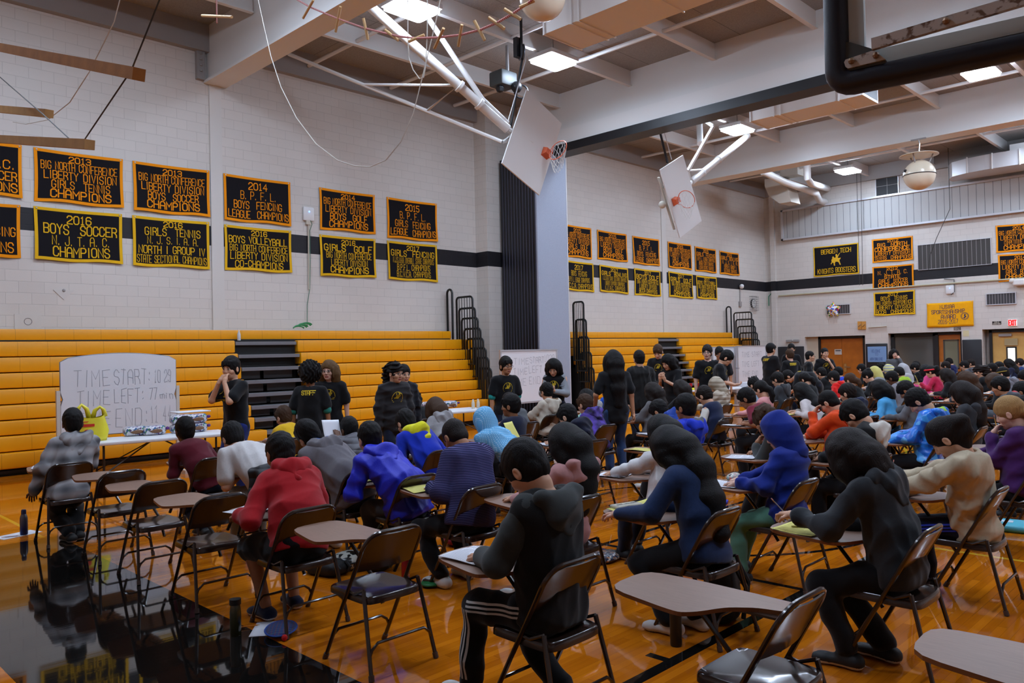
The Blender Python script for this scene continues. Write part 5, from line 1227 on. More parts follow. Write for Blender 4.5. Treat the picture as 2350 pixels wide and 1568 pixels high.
# yellow shopping bag
q = atz(214, 1013, .735)
r = empty('shopping_bag', (q[0] - .08, q[1], .736), -.2, 'yellow plastic shopping bag with red print on the left table', 'bag')
YB_ = M('bag_yellow', (226, 214, 52), .35, 0, .3, 25, .5, .12)
m = MB(); n = 20; vs = []; fs = []
rings = [(.0, 1.0), (.05, 1.08), (.13, 1.1), (.21, 1.0), (.27, .92), (.31, .85)]
for z, s in rings:
    for k in range(n):
        a = 2 * math.pi * k / n; w = 1 + .06 * math.sin(3 * a + 20 * z) + .03 * math.sin(7 * a + 40 * z)
        sx = abs(math.cos(a)) ** .7 * (1 if math.cos(a) > 0 else -1); sy = abs(math.sin(a)) ** .7 * (1 if math.sin(a) > 0 else -1)
        vs.append((.11 * s * w * sx, .19 * s * w * sy, z + (.05 * abs(math.sin(a)) ** 3 if z > .3 else 0)))
fs = [(i * n + k, i * n + (k + 1) % n, (i + 1) * n + (k + 1) % n, (i + 1) * n + k) for i in range(len(rings) - 1) for k in range(n)] + [tuple(range(n - 1, -1, -1))]
m.add(vs, fs); o = m.build('bag_body', YB_, r, 'all')
for s, h in ((-1, .17), (1, .13)):
    m = MB(); pts = [(0, s * .17, .32), (.01, s * .15, .32 + h * .7), (.0, s * .11, .32 + h), (0, s * .05, .32 + h * .65), (.0, s * .02, .3)]
    m.tube(pts, [.035, .026, .02, .028, .035], 8); m.build('bag_handle', YB_, r, 'all')
RP = M('bag_red', (206, 48, 32), .5)
m = MB(); m.box((.122, -.15, .20), (.126, .03, .235)).ball((.123, -.06, .13), (.006, .04, .035), 10)
for z, w in ((.265, .06), (.255, .05), (.08, .07), (.06, .09), (.04, .06)): m.box((.122, -.1 - w / 2, z), (.126, -.1 + w, z + .007))
m.build('bag_print', RP, r)
# yellow cloth, box and cups on the far table; yellow bag held near the second table
q = atz(1600, 893, .735)
r = empty('table_cloth', (q[0], q[1], .737), -.3, 'bright yellow plastic cloth on the distant table', 'cloth'); MB().bbox((-.35, -.55, 0), (.35, .55, .012), .004).box((.33, -.55, -.14), (.345, .4, .01)).build('cloth_sheet', M('cloth_lemon', (226, 214, 20), .6), r)
q = atz(1728, 888, .735); r = empty('carton', (q[0], q[1], .737), -.3, 'white carton at the right end of the distant table', 'box'); MB().bbox((-.15, -.3, 0), (.15, .3, .13), .008).build('carton_body', PAPW, r); MB().box((.15, -.2, .04), (.153, .05, .09)).build('carton_label', M('carton_print', (120, 120, 190), .7), r)
for i, px in enumerate((1581, 1600)):
    q = atz(px, 890, .735); r = empty('paper_cup', (q[0], q[1] + .1, .75), 0, ['left', 'right'][i] + ' red cup standing on the yellow cloth', 'cup'); MB().lathe([(.03, 0), (.04, .1), (.036, .1), (.028, .01)], (0, 0, 0), 12).build('cup_wall', M('cup_red', (190, 30, 40), .5), r, True)
q = np.array([-11.55, 9.1, .74])
r = empty('shopping_bag', q + np.array([0.05, -.4, 0]), .2, 'yellow plastic bag standing behind the messy haired boy', 'bag')
m = MB().ball((0, 0, .22), (.14, .2, .22), 16); m.v = [(a * (1 + .12 * math.sin(9 * c)), b * (1 + .1 * math.sin(25 * c + 3 * a)), max(0, c)) for a, b, c in m.v]; m.build('bag_body', M('bag_pale_yellow', (222, 206, 70), .4, 0, .3, 25), r, 'all')
m = MB().tube([(0, .1, .36), (0, .14, .5), (0, .05, .55), (0, -.02, .42)], .03, 8); m.build('bag_handle', M('bag_pale_yellow', (222, 206, 70), .4), r, 'all')
for i, py in enumerate((10.25, 10.38)):
    bottle(-11.2, py, .736, [(.0, 0), (.03, 0), (.032, .01), (.032, .11), (.018, .15), (.014, .16)], M('bottle_cloudy', (206, 196, 176), .3), M('cap_white', (220, 220, 224), .5), [(.0, .16), (.016, .16), (.016, .18), (.0, .18)], ['left', 'right'][i] + ' of two small bottles at the end of the second table')
# ================================================================== PEOPLE: bodies grown as smooth distance fields
class Field:
    def __init__(s, lo, hi, h):
        s.lo = np.array(lo, np.float32); s.h = h
        s.n = np.maximum(4, np.ceil((np.array(hi) - s.lo) / h).astype(int) + 1)
        s.f = np.full(s.n, 0.5, np.float32)
        s.ax = [s.lo[i] + h * np.arange(s.n[i], dtype=np.float32) for i in range(3)]
    def _sl(s, lo, hi):
        a = np.clip(np.floor((np.asarray(lo) - s.lo) / s.h).astype(int), 0, s.n); b = np.clip(np.ceil((np.asarray(hi) - s.lo) / s.h).astype(int) + 1, 0, s.n)
        if (b - a).min() <= 0: return None
        return tuple(slice(a[i], b[i]) for i in range(3)), tuple(s.ax[i][a[i]:b[i]] for i in range(3))
    @staticmethod
    def _xyz(ax): return ax[0][:, None, None], ax[1][None, :, None], ax[2][None, None, :]
    def _mix(s, sl, d, k, sub=False):
        g = s.f[sl]
        if sub:
            e = np.maximum(k - np.abs(g + d), 0) / k; s.f[sl] = np.maximum(g, -d) + e * e * k * .25
        else:
            e = np.maximum(k - np.abs(g - d), 0) / k; s.f[sl] = np.minimum(g, d) - e * e * k * .25
    def cone(s, a, b, r1, r2, k=.02, w=None, sub=False):
        """round cone from a to b; w = (unit vector, factor < 1) widens it along that vector"""
        a = np.asarray(a, float); b = np.asarray(b, float); R = max(r1, r2) / (w[1] if w else 1.0) + k + 2 * s.h
        q = s._sl(np.minimum(a, b) - R, np.maximum(a, b) + R)
        if q is None: return s
        sl, ax = q; x, y, z = s._xyz(ax); ab = b - a; L = max(ab @ ab, 1e-9)
        dx, dy, dz = x - a[0], y - a[1], z - a[2]
        t = np.clip((dx * ab[0] + dy * ab[1] + dz * ab[2]) / L, 0, 1)
        dx, dy, dz = dx - t * ab[0], dy - t * ab[1], dz - t * ab[2]
        if w:
            v, f = w; c = (dx * v[0] + dy * v[1] + dz * v[2]) * (1 - f); dx, dy, dz = dx - c * v[0], dy - c * v[1], dz - c * v[2]
        s._mix(sl, np.sqrt(dx * dx + dy * dy + dz * dz) - (r1 + (r2 - r1) * t), k, sub); return s
    def ell(s, c, r, R=None, k=.02, sub=False):
        c = np.asarray(c, float); r = np.asarray(r, float); m = r.max() + k + 2 * s.h
        q = s._sl(c - m, c + m)
        if q is None: return s
        sl, ax = q; x, y, z = s._xyz(ax); dx, dy, dz = x - c[0], y - c[1], z - c[2]
        if R is None: p = (dx, dy, dz)
        else: p = tuple(dx * R[0, i] + dy * R[1, i] + dz * R[2, i] for i in range(3))
        k0 = np.sqrt((p[0] / r[0]) ** 2 + (p[1] / r[1]) ** 2 + (p[2] / r[2]) ** 2); k1 = np.sqrt((p[0] / r[0] ** 2) ** 2 + (p[1] / r[1] ** 2) ** 2 + (p[2] / r[2] ** 2) ** 2) + 1e-9
        s._mix(sl, k0 * (k0 - 1) / k1, k, sub); return s
    def cut(s, p, n):
        """keep only the side of the plane that n points away from"""
        x, y, z = s._xyz(s.ax); n = np.asarray(n, float); n = n / np.linalg.norm(n)
        s.f = np.maximum(s.f, ((x - p[0]) * n[0] + (y - p[1]) * n[1] + (z - p[2]) * n[2]).astype(np.float32)); return s
    def wrinkle(s, amp, freq, seed, ridge=True):
        rs = np.random.RandomState(seed); x, y, z = s._xyz(s.ax); t = np.zeros(s.n, np.float32)
        for i in range(4):
            d = rs.normal(size=3); d /= np.linalg.norm(d); f = freq * rs.uniform(.6, 1.6); e = rs.normal(size=3); e *= freq * .35 / np.linalg.norm(e)
            u = (d[0] * x + d[1] * y + d[2] * z) * f + rs.uniform(0, 6); v = np.sin(e[0] * x + e[1] * y + e[2] * z + rs.uniform(0, 6)) * 1.6
            t += (np.abs(np.sin((u + v) * .5)) * 2 - 1.2).astype(np.float32) if ridge else np.sin(u + v).astype(np.float32)
        s.f += (amp * .5) * t; return s
    def mesh(s):
        f = s.f.copy(); f[0], f[-1] = .5, .5; f[:, 0], f[:, -1] = .5, .5; f[:, :, 0], f[:, :, -1] = .5, .5
        nx, ny, nz = f.shape; ins = f < 0
        cs = [(i, j, k) for i in (0, 1) for j in (0, 1) for k in (0, 1)]
        V = lambda A, c: A[c[0]:nx - 1 + c[0], c[1]:ny - 1 + c[1], c[2]:nz - 1 + c[2]]
        cnt = sum(V(ins, c).astype(np.int8) for c in cs); act = (cnt > 0) & (cnt < 8)
        ijk = np.argwhere(act)
        if len(ijk) == 0: return np.zeros((0, 3)), np.zeros((0, 4), int)
        idx = np.full(act.shape, -1, np.int64); idx[act] = np.arange(len(ijk))
        val = [V(f, c)[act] for c in cs]; acc = np.zeros((len(ijk), 3), np.float32); w = np.zeros(len(ijk), np.float32)
        for a in range(8):
            for b in range(a + 1, 8):
                if sum(abs(cs[a][i] - cs[b][i]) for i in range(3)) != 1: continue
                fa, fb = val[a], val[b]; m = (fa < 0) != (fb < 0); t = fa[m] / (fa[m] - fb[m])
                acc[m] += np.array(cs[a], np.float32) + t[:, None] * (np.array(cs[b], np.float32) - np.array(cs[a], np.float32)); w[m] += 1
        vs = s.lo + s.h * (ijk + acc / w[:, None]); Q = []
        for d in range(3):
            e = [0, 0, 0]; e[d] = 1; u, v = [i for i in range(3) if i != d]
            A = ins[:nx - e[0], :ny - e[1], :nz - e[2]]; B = ins[e[0]:, e[1]:, e[2]:]
            p = np.argwhere(A != B); p = p[(p[:, u] > 0) & (p[:, v] > 0)]
            if len(p) == 0: continue
            sg = A[p[:, 0], p[:, 1], p[:, 2]]
            def at(du, dv): q = p.copy(); q[:, u] -= du; q[:, v] -= dv; return idx[q[:, 0], q[:, 1], q[:, 2]]
            q = np.stack([at(1, 1), at(0, 1), at(0, 0), at(1, 0)], 1)
            flip = sg if d != 1 else ~sg
            q[~flip] = q[~flip][:, ::-1]; Q.append(q)
        Q = np.concatenate(Q); Q = Q[(Q >= 0).all(1)]
        return vs, Q
def np_mesh(name, V, F, mats, parent, mi=None):
    me = bpy.data.meshes.new(name); V = np.asarray(V, np.float32); F = np.asarray(F, np.int32)
    me.vertices.add(len(V)); me.vertices.foreach_set('co', V.ravel())
    me.loops.add(F.size); me.loops.foreach_set('vertex_index', F.ravel())
    me.polygons.add(len(F)); me.polygons.foreach_set('loop_start', np.arange(len(F), dtype=np.int32) * F.shape[1])
    try: me.polygons.foreach_set('loop_total', np.full(len(F), F.shape[1], np.int32))
    except Exception: pass
    me.polygons.foreach_set('use_smooth', np.ones(len(F), bool))
    if mi is not None: me.polygons.foreach_set('material_index', np.asarray(mi, np.int32))
    for m in (mats if isinstance(mats, (list, tuple)) else [mats]): me.materials.append(m)
    me.update(calc_edges=True); me.validate()
    o = bpy.data.objects.new(name, me); COL.objects.link(o); o.parent = parent
    return o
SKINS = {'l': (214, 164, 134), 'm': (190, 136, 102), 't': (160, 108, 76), 'd': (104, 68, 48), 'p': (222, 176, 154)}
HAIRS = {'k': (15, 12, 12), 'n': (26, 18, 15), 'b': (62, 42, 28), 'y': (158, 122, 76), 'o': (92, 66, 38)}
def skin(k):
    nm = 'skin_' + k
    if nm in _MC: return _MC[nm]
    q = NT(nm); c = lin(SKINS[k]); nz = q.noise(40)
    q.l(q.mix(nz, tuple(v * .9 for v in c), c), q.b.inputs['Base Color']); q.b.inputs['Roughness'].default_value = .5; q.b.inputs['Specular IOR Level'].default_value = .35
    try: q.b.inputs['Subsurface Weight'].default_value = 0.0
    except Exception: pass
    _MC[nm] = q.m; return q.m
def hairm(k):
    nm = 'hair_' + k
    if nm in _MC: return _MC[nm]
    q = NT(nm); c = lin(HAIRS[k]); mp = q.n('ShaderNodeMapping'); mp.inputs['Scale'].default_value = (240, 240, 12); q.l(q.coord(), mp.inputs[0]); nz = q.noise(1.0, mp.outputs[0], 3)
    q.l(q.mix(nz, tuple(v * .5 for v in c), tuple(min(1, v * 1.7) for v in c)), q.b.inputs['Base Color']); q.b.inputs['Roughness'].default_value = .58; q.b.inputs['Specular IOR Level'].default_value = .2
    q.bump(nz, .9, .008); _MC[nm] = q.m; return q.m
LIP = M('lip', (150, 84, 74), .5); EYEW = M('eye_white', (206, 202, 198), .2); EYED = M('eye_dark', (22, 14, 12), .15)
EYEL = M('lash', (24, 16, 14), .6); SHOEB = M('shoe_black', (18, 18, 20), .6); SHOEW = M('shoe_white', (206, 204, 200), .6); SOLE = M('sole_white', (200, 196, 188), .6)
GLASSES = M('glasses_black', (18, 18, 20), .3)
def rotm(pitch, yaw, roll):
    """columns: forward, right, up of the head in the person's frame (person faces -x, right = +y)"""
    cp, sp, cy, sy, cr, sr = math.cos(pitch), math.sin(pitch), math.cos(yaw), math.sin(yaw), math.cos(roll), math.sin(roll)
    f = np.array([-1.0, 0, 0]); r = np.array([0, 1.0, 0]); u = np.array([0, 0, 1.0])
    f, r = f * cy + r * sy, r * cy - f * sy          # yaw > 0 turns to the person's right
    f, u = f * cp - u * sp, u * cp + f * sp          # pitch > 0 looks down
    r, u = r * cr - u * sr, u * cr + r * sr          # roll > 0 tilts to the right
    return np.stack([f, r, u], 1)
def V3(f, r, u): return np.array([-f, r, u], float)
def ik(a, c, l1, l2, pole):
    d = c - a; L = np.linalg.norm(d); d /= L
    if L > (l1 + l2) * .995: L = (l1 + l2) * .995; c = a + d * L
    x = (l1 * l1 - l2 * l2 + L * L) / (2 * L); h = math.sqrt(max(0, l1 * l1 - x * x))
    p = np.array(pole, float); p -= d * (p @ d); p /= np.linalg.norm(p) + 1e-9
    return a + d * x + p * h, c
class Pose: pass
def spine(s, lean, side, seated, hipz=None):
    P = Pose(); P.s = s
    P.hip = V3(-.02 if seated else 0, 0, (.47 + .06 * s) if seated else .90 * s)
    L = math.radians(lean)
    def d(a): v = V3(math.sin(a), side, math.cos(a)); return v / np.linalg.norm(v)
    P.mid = P.hip + d(L * .45) * .23 * s; P.chest = P.mid + d(L * 1.0) * .2 * s; P.neck = P.chest + d(L * 1.2 + .08) * .095 * s
    P.up = d(L * 1.05); P.fw = np.cross(np.array([0, 1.0, 0]), P.up) * -1; P.fw /= np.linalg.norm(P.fw)
    if P.fw[0] > 0: P.fw = -P.fw
    return P
def place_head(P, hp, hy, hr, lean):
    L = math.radians(lean); a = L * .8 + math.radians(hp) * .45
    s = P.s; v = V3(math.sin(a), math.radians(hr) * .4, math.cos(a)); v /= np.linalg.norm(v)
    P.skull = P.neck + v * .075 * s; P.R = rotm(math.radians(hp), math.radians(hy), math.radians(hr)); P.hs = 1.05 + .3 * (s - .96)
    P.head = P.skull + P.R @ np.array([.025, 0, .105]) * P.hs
    P.top = P.head + P.R[:, 2] * .148 * P.hs
    return P
def hand_mesh(wr, d, n, side, curl, h):
    """wr wrist, d finger direction, n palm normal (towards what is held), side +1 right hand / -1 left; thumb leaves the inner side"""
    d = d / np.linalg.norm(d); n = n - d * (n @ d); n /= np.linalg.norm(n); t = np.cross(d, n) * (-side)
    # t points from the little finger to the thumb
    lo = wr - .13; hi = wr + .13; c0 = wr + d * .08
    F = Field(c0 - .125, c0 + .125, h)
    pc = wr + d * .05
    F.cone(wr - d * .02, wr + d * .03, .024, .026, .01, (t, .8)); F.cone(wr + d * .03 - t * .018, wr + d * .085 - t * .022, .017, .013, .012); F.cone(wr + d * .03 + t * .018, wr + d * .088 + t * .022, .018, .014, .012); F.cone(wr + d * .04, wr + d * .088, .018, .014, .012)
    for i, (off, L) in enumerate(((.030, .072), (.010, .080), (-.010, .074), (-.029, .058))):
        p = wr + d * (.088 - .004 * abs(i - 1)) + t * off; a = .25 * curl + .08 * i * curl
        rr = (.0085, .0088, .0085, .0075)[i]; dd = d + t * off * 1.2
        for j, q in enumerate((.45, .32, .23)):
            dd = dd / np.linalg.norm(dd); v = dd * math.cos(a) + n * math.sin(a); e = p + v * L * q
            F.cone(p, e, rr * (1 - .06 * j), rr * (.94 - .06 * j), .004); p = e; a += .75 * curl
    p = wr + d * .025 + t * .028; v = d * .65 + t * .62 + n * .35 * curl; v /= np.linalg.norm(v); e = p + v * .038; F.cone(wr + d * .02 + t * .012, e, .015, .011, .008)
    v2 = v * .8 + d * .5 + n * .5 * curl - t * .35 * curl; v2 /= np.linalg.norm(v2); F.cone(e, e + v2 * .032, .0105, .0082, .005)
    return F.mesh()
def head_field(P, h, f=1.0):
    R, c, s = P.R, P.head, P.hs * f; W = lambda a, b, d: c + R @ (np.array([a, b, d]) * s)
    F = Field(c - .19, c + .17, h); E = lambda p, r, k=.015, sub=False: F.ell(W(*p), np.array(r) * s, R, k, sub); C = lambda a, b, r1, r2, k=.01, sub=False: F.cone(W(*a), W(*b), r1 * s, r2 * s, k, None, sub)
    E((-.012, 0, .03), (.098, .078, .092)); E((.028, 0, -.04), (.066, .060, .080), .03); E((.045, 0, -.085), (.042, .036, .034), .03); C((.072, 0, -.1), (.078, 0, -.098), .016, .015, .02)
    E((.07, 0, .025), (.022, .056, .018), .02)
    for y in (-1, 1):
        E((.052, y * .042, -.03), (.034, .026, .028), .02); E((.099, y * .031, .002), (.013, .019, .0125), .012, True)
        E((-.004, y * .085, -.014), (.021, .011, .034), .008); E((-.0, y * .096, -.014), (.011, .007, .020), .005, True)
        E((.083, y * .031, .001), (.0105, .0145, .0115), .004)
    C((.088, 0, .015), (.108, 0, -.028), .010, .0125, .012); E((.099, 0, -.034), (.013, .019, .010), .008)
    E((.089, 0, -.064), (.014, .027, .008), .008); E((.087, 0, -.074), (.013, .023, .008), .008)
    F.cone(W(-.03, 0, -.06), P.skull, .052 * s, .050 * s, .03); F.cone(P.skull, P.neck, .050 * s, .055 * s, .02)
    return F, W
def hair_mesh(P, style, h, seed, drop=None):
    R, c, s = P.R, P.head, P.hs; W = lambda a, b, d: c + R @ (np.array([a, b, d]) * s)
    lo, hi = c - .25, c + .22
    if style in ('long', 'vlong', 'tail', 'ponytail', 'bob', 'loose', 'curlytail'): lo = lo - np.array([.08, .1, .5]); hi = hi + np.array([.3, .1, 0])
    F = Field(lo, hi, h); E = lambda p, r, k=.02, sub=False: F.ell(W(*p), np.array(r) * s, R, k, sub)
    t = {'buzz': .008, 'short': .022, 'messy': .030, 'afro': .06, 'brush': .022}.get(style, .020)
    E((-.016, 0, .036), (.102 + t * .9, .080 + t * .6, .095 + t * 1.1))
    if style in ('short', 'messy', 'brush', 'buzz'): E((-.045, 0, -.03), (.062 + t * .5, .070 + t * .3, .072))
    if style == 'afro': E((-.02, 0, .05), (.135, .14, .135), .04)
    if style == 'brush':
        for k in range(9): F.cone(W(.05 - .018 * k, .03 * math.sin(k * 2.4), .11), W(.075 - .02 * k, .04 * math.sin(k * 2.4), .165), .02 * s, .006 * s, .015)
    if style == 'messy':
        rs = np.random.RandomState(seed)
        for k in range(16):
            a, b = rs.uniform(0, 6.28), rs.uniform(.1, 1.25); q = np.array([math.cos(a) * math.sin(b), math.sin(a) * math.sin(b) * .85, math.cos(b)])
            p = np.array([-.016, 0, .036]) + q * .108; g = p + q * .012 + rs.normal(size=3) * .014; F.cone(W(*p), W(*g), .024 * s, .010 * s, .018)
    # face opening
    fz = {'afro': .06, 'messy': .045, 'brush': .06}.get(style, .062)
    E((.115, 0, -.055), (.075, .080, fz + .045), .01, True); E((.075, 0, -.09), (.085, .075, .08), .01, True)
    for y in (-1, 1):
        if style in ('short', 'buzz', 'messy', 'brush', 'ponytail', 'tail', 'bun', 'curlytail'): E((-.004, y * .098, -.022), (.023, .026, .036), .006, True)
    if style in ('messy', 'short'):
        for k in range(5): F.cone(W(.075, -.045 + .0225 * k, .085), W(.098, -.05 + .025 * k, .05 - .008 * (k % 2)), .016 * s, .008 * s, .012)
    if style in ('short', 'buzz', 'messy', 'brush', 'afro'): F.cut(W(-.09, 0, -.10), R @ np.array([.3, 0, -1.0]))
    gd = np.array([0, 0, -1.0]); bk = -P.fw
    def strand(p, pts, r0, r1, w=.55, k=.07):
        q = p
        for i, g in enumerate(pts):
            a = r0 + (r1 - r0) * i / len(pts); b = r0 + (r1 - r0) * (i + 1) / len(pts); F.cone(q, g, a, b, k, (np.array([0, 1.0, 0]), w)); q = g
    sb = W(-.10, 0, -.01); up = P.up
    back = lambda dn, off=.0: P.neck + bk * (.085 + off) - up * dn
    if style in ('long', 'vlong', 'loose'):
        Ln = {'long': .30, 'vlong': .46, 'loose': .34}[style]
        strand(W(-.06, 0, .02), [W(-.105, 0, -.05), back(.02, .02), back(Ln * .5, .03), back(Ln, .02)], .085 * s, .05 * s, .72)
        for y in (-1, 1):
            strand(W(-.02, y * .075, .02), [W(.0, y * .085, -.05), W(-.02, y * .085, -.13), P.neck + np.array([0, y * .1, 0]) + bk * .05 - up * (Ln * .4)], .034 * s, .03 * s, .8)
            E((.045, y * .078, -.02), (.035, .012, .075), .012)
    if style == 'bob':
        strand(W(-.06, 0, .02), [W(-.10, 0, -.06), W(-.11, 0, -.15)], .085 * s, .07 * s, .75)
        for y in (-1, 1):
            strand(W(0, y * .078, .03), [W(.02, y * .088, -.06), W(.015, y * .09, -.15)], .04 * s, .034 * s, .9); E((.05, y * .082, -.05), (.04, .012, .08), .012)
    if style in ('ponytail', 'tail', 'curlytail'):
        b = W(-.115, 0, .045 if style != 'tail' else -.03); F.ell(b, (.03, .03, .03), None, .02)
        q = b + bk * .05 + np.array([0, 0, .015 if style == 'ponytail' else -.02])
        strand(b, [q, q + bk * .03 + gd * .08, q + bk * .015 + gd * .17, q + gd * .24], .032 if style != 'curlytail' else .06, .018 if style != 'curlytail' else .05, .9)
    if style == 'bun': F.ell(W(-.09, 0, .115), (.05, .05, .042), None, .02)
    amp = {'afro': .010, 'messy': .007, 'curlytail': .012, 'short': .0018, 'brush': .003}.get(style, .0015); fr = {'afro': 120, 'curlytail': 80, 'messy': 90, 'short': 130, 'brush': 130}.get(style, 70)
    F.wrinkle(amp, fr, seed, False)
    return F.mesh()
def decal(bvh, o, fw, r, u, pls, w, name, mat, parent):
    """drawn strokes laid on a garment: rays from in front of the surface"""
    vs, fs = ribbon(pls, w); out = []; ok = []
    for a, b in vs:
        p = Vector(o + r * a + u * b + fw * .35); h = bvh.ray_cast(p, Vector(-fw), .6)
        out.append(tuple(h[0] + Vector(fw) * .004) if h[0] is not None else None)
    ff = [f for f in fs if all(out[i] is not None for i in f)]
    out = [q if q is not None else (0, 0, 0) for q in out]
    used = sorted({i for f in ff for i in f}); mp = {k: i for i, k in enumerate(used)}
    if not ff: return None
    m = MB(); m.add([out[i] for i in used], [tuple(mp[i] for i in f) for f in ff]); return m.build(name, mat, parent)
_dr = random.Random(5)
EMB = [[(.075 * math.cos(a), -.02 + .09 * math.sin(a)) for a in np.linspace(-.1, math.pi + .1, 15)], [(-.07, -.045), (.07, -.045)], [(-.06, -.062), (.06, -.062)]]
for k in range(16):
    a, r_ = _dr.uniform(0, 6.28), _dr.uniform(0, .035); p = np.array([r_ * math.cos(a), .012 + r_ * math.sin(a)]); pl = [tuple(p)]
    for j in range(4): p = p + np.array([_dr.uniform(-.016, .016), _dr.uniform(-.016, .016)]); pl.append(tuple(p))
    EMB.append(pl)
SHIRTY = M('shirt_print', (206, 176, 30), .8)
def person(x, y, rz, label, top='shirt', topm=None, pants=None, hair='short', hk='k', sk='l', s=1.0, lean=10, side=0.0, hp=20, hy=0, hr=0, seated=True,
           lh=None, rh=None, lcurl=.8, rcurl=1.0, lpole=None, rpole=None, sleeve='long', hood=None, hoodm=None, lining=None, feet='flat', knee=0.0, spread=1.0, shoes=None, sleevem=None, collar=None,
           back=None, front=False, glasses=False, detail=1, z=0.0, seed=1, puff=0.0, shorts=False, acc=None, cape=None, lfoot=None, rfoot=None, cuffm=None, hemdown=.0, lhd=None, rhd=None, legs=True):
    h1 = {2: .0105, 1: .0135, 0: .019}[detail]; hh = {2: .0048, 1: .0062, 0: .0085}[detail]; hH = {2: .0036, 1: .0048, 0: .0066}[detail]
    P = spine(s, lean, side, seated); place_head(P, hp, hy, hr, lean)
    R_ = np.array([0, 1.0, 0])
    shy = .170 * s
    sh = {k: P.chest + P.up * .055 * s + R_ * k * shy + P.fw * .01 for k in (-1, 1)}
    la, lf = .275 * s, .25 * s
    if seated:
        lh = lh or (.36, -.07, .735); rh = rh or (.40, .10, .735)
    else:
        lh = lh or (.04, -.25, .80 * s); rh = rh or (.04, .25, .80 * s)
    FT = {'chin': (.095, -.02, -.125), 'mouth': (.125, -.015, -.07), 'brow': (.115, -.045, .03), 'cheek': (.07, -.075, -.06)}
    tgt = {}; face = {}
    for k, q in ((-1, lh), (1, rh)):
        if isinstance(q, str):
            a, b, c = FT[q]; fp = P.head + P.R @ (np.array([a, b * -k, c]) * P.hs); face[k] = fp; tgt[k] = fp + V3(.045, k * .035, -.085)
        else: tgt[k] = V3(*q)
    pole = {-1: V3(*(lpole or (-.35, -.6, -.8))), 1: V3(*(rpole or (-.35, .6, -.8)))}
    el, wr = {}, {}
    for k in (-1, 1): el[k], wr[k] = ik(sh[k], tgt[k], la, lf, pole[k])
    hipj = {k: P.hip + R_ * k * .085 * s + np.array([0, 0, -.01]) for k in (-1, 1)}
    kn, an = {}, {}
    th, sn = .40 * s, .40 * s
    for k in (-1, 1):
        ft = lfoot if k < 0 else rfoot
        if seated:
            ft = ft or (.40 + knee, k * .12 * spread, .085)
            kn[k], an[k] = ik(hipj[k], V3(*ft), th, sn, V3(1.0, k * .15 * spread, 1.1))
        else:
            ft = ft or (.0 + (.03 if k > 0 else -.03), k * .10 * spread, .085)
            kn[k], an[k] = ik(hipj[k], V3(*ft), th * 1.03, sn * 1.05, V3(1, k * .1, 0))
    root = empty('person', (x, y, z), rz, label, 'person')
    SK = skin(sk); r = lambda v: v * s
    def trunk(F, o, k=.03):
        F.cone(hipj[-1], hipj[1], r(.092) + o, r(.092) + o, k)
        F.cone(P.hip + P.up * .02, P.mid, r(.106) + o, r(.104) + o, k, (R_, .72)); F.cone(P.mid, P.chest, r(.104) + o, r(.114) + o, k, (R_, .70))
        F.cone(sh[-1] - R_ * -.035, sh[1] - R_ * .035, r(.058) + o, r(.058) + o, .05); F.cone(P.chest + P.up * .06, P.neck - P.up * .01, r(.075) + o * .6, r(.056) + o * .3, .05, (R_, .7))
    def arms(F, o, up_only=False, k=.02):
        for q in (-1, 1):
            F.cone(sh[q], el[q], r(.050) + o, r(.039) + o, k)
            if not up_only: F.cone(el[q], wr[q], r(.038) + o, r(.026) + o * .8, k)
    def legs_(F, o, k=.025, upto=1.0):
        for q in (-1, 1):
            F.cone(hipj[q], kn[q], r(.082) + o, r(.056) + o, k); F.cone(kn[q], kn[q] + (an[q] - kn[q]) * upto, r(.054) + o, r(.036) + o + .0 * upto, k)
    pts = [P.hip, P.chest, P.neck, *sh.values(), *el.values(), *wr.values(), *hipj.values(), *kn.values(), *an.values()]
    lo, hi = np.min(pts, 0) - .2, np.max(pts, 0) + .2
    # ---- the body: one mesh
    F = Field(lo, hi, h1 * 1.15); trunk(F, 0); arms(F, 0); legs_(F, 0); F.cone(P.neck, P.skull, r(.056), r(.054), .02)
    parts = [F.mesh()]
    Fh, W = head_field(P, hh); parts.append(Fh.mesh())
    hd = {}
    for k in (-1, 1):
        d = wr[k] - el[k]; d /= np.linalg.norm(d); given = lhd if k < 0 else rhd
        if k in face: d = face[k] - wr[k]; d = d / np.linalg.norm(d)
        elif given is not None: d = V3(*given); d = d / np.linalg.norm(d)
        elif seated: d = d * .6 + V3(.7, -k * .25, -.1); d = d / np.linalg.norm(d)
        nn = np.array([0, 0, -1.0]) if seated else V3(0, -k, 0) if tgt[k][2] < .9 * s else P.head - wr[k]
        if k in face: nn = V3(-1, -k * .2, .2)
        if abs(nn @ d) / np.linalg.norm(nn) > .93: nn = V3(.2, -k, -.2)
        hd[k] = d; parts.append(hand_mesh(wr[k] + d * .012, d, nn, k, (lcurl if k < 0 else rcurl), hH))
    Vs, Fs, mi = [], [], []; o = 0
    for i, (v, f) in enumerate(parts):
        m_ = np.zeros(len(f), int)
        if i == 1 and len(f):
            c = v[f].mean(1); q = (c - P.head) @ P.R / P.hs
            m_[(q[:, 0] > .088) & (np.abs(q[:, 1]) < .026) & (q[:, 2] > -.083) & (q[:, 2] < -.058)] = 1
            for e in (-1, 1):
                a = (q[:, 0] > .08) & (np.abs(q[:, 1] - e * .031) < .0125) & (np.abs(q[:, 2] - .001) < .007)
                m_[a] = 2; m_[a & (np.abs(q[:, 1] - e * .031) < .0062)] = 3
                m_[(q[:, 0] > .07) & (np.abs(q[:, 1] - e * .031) < .0155) & (q[:, 2] > .008) & (q[:, 2] < .0125)] = 4
                m_[(q[:, 0] > .07) & (np.abs(q[:, 1] - e * .033) < .019) & (q[:, 2] > .022) & (q[:, 2] < .029)] = 5
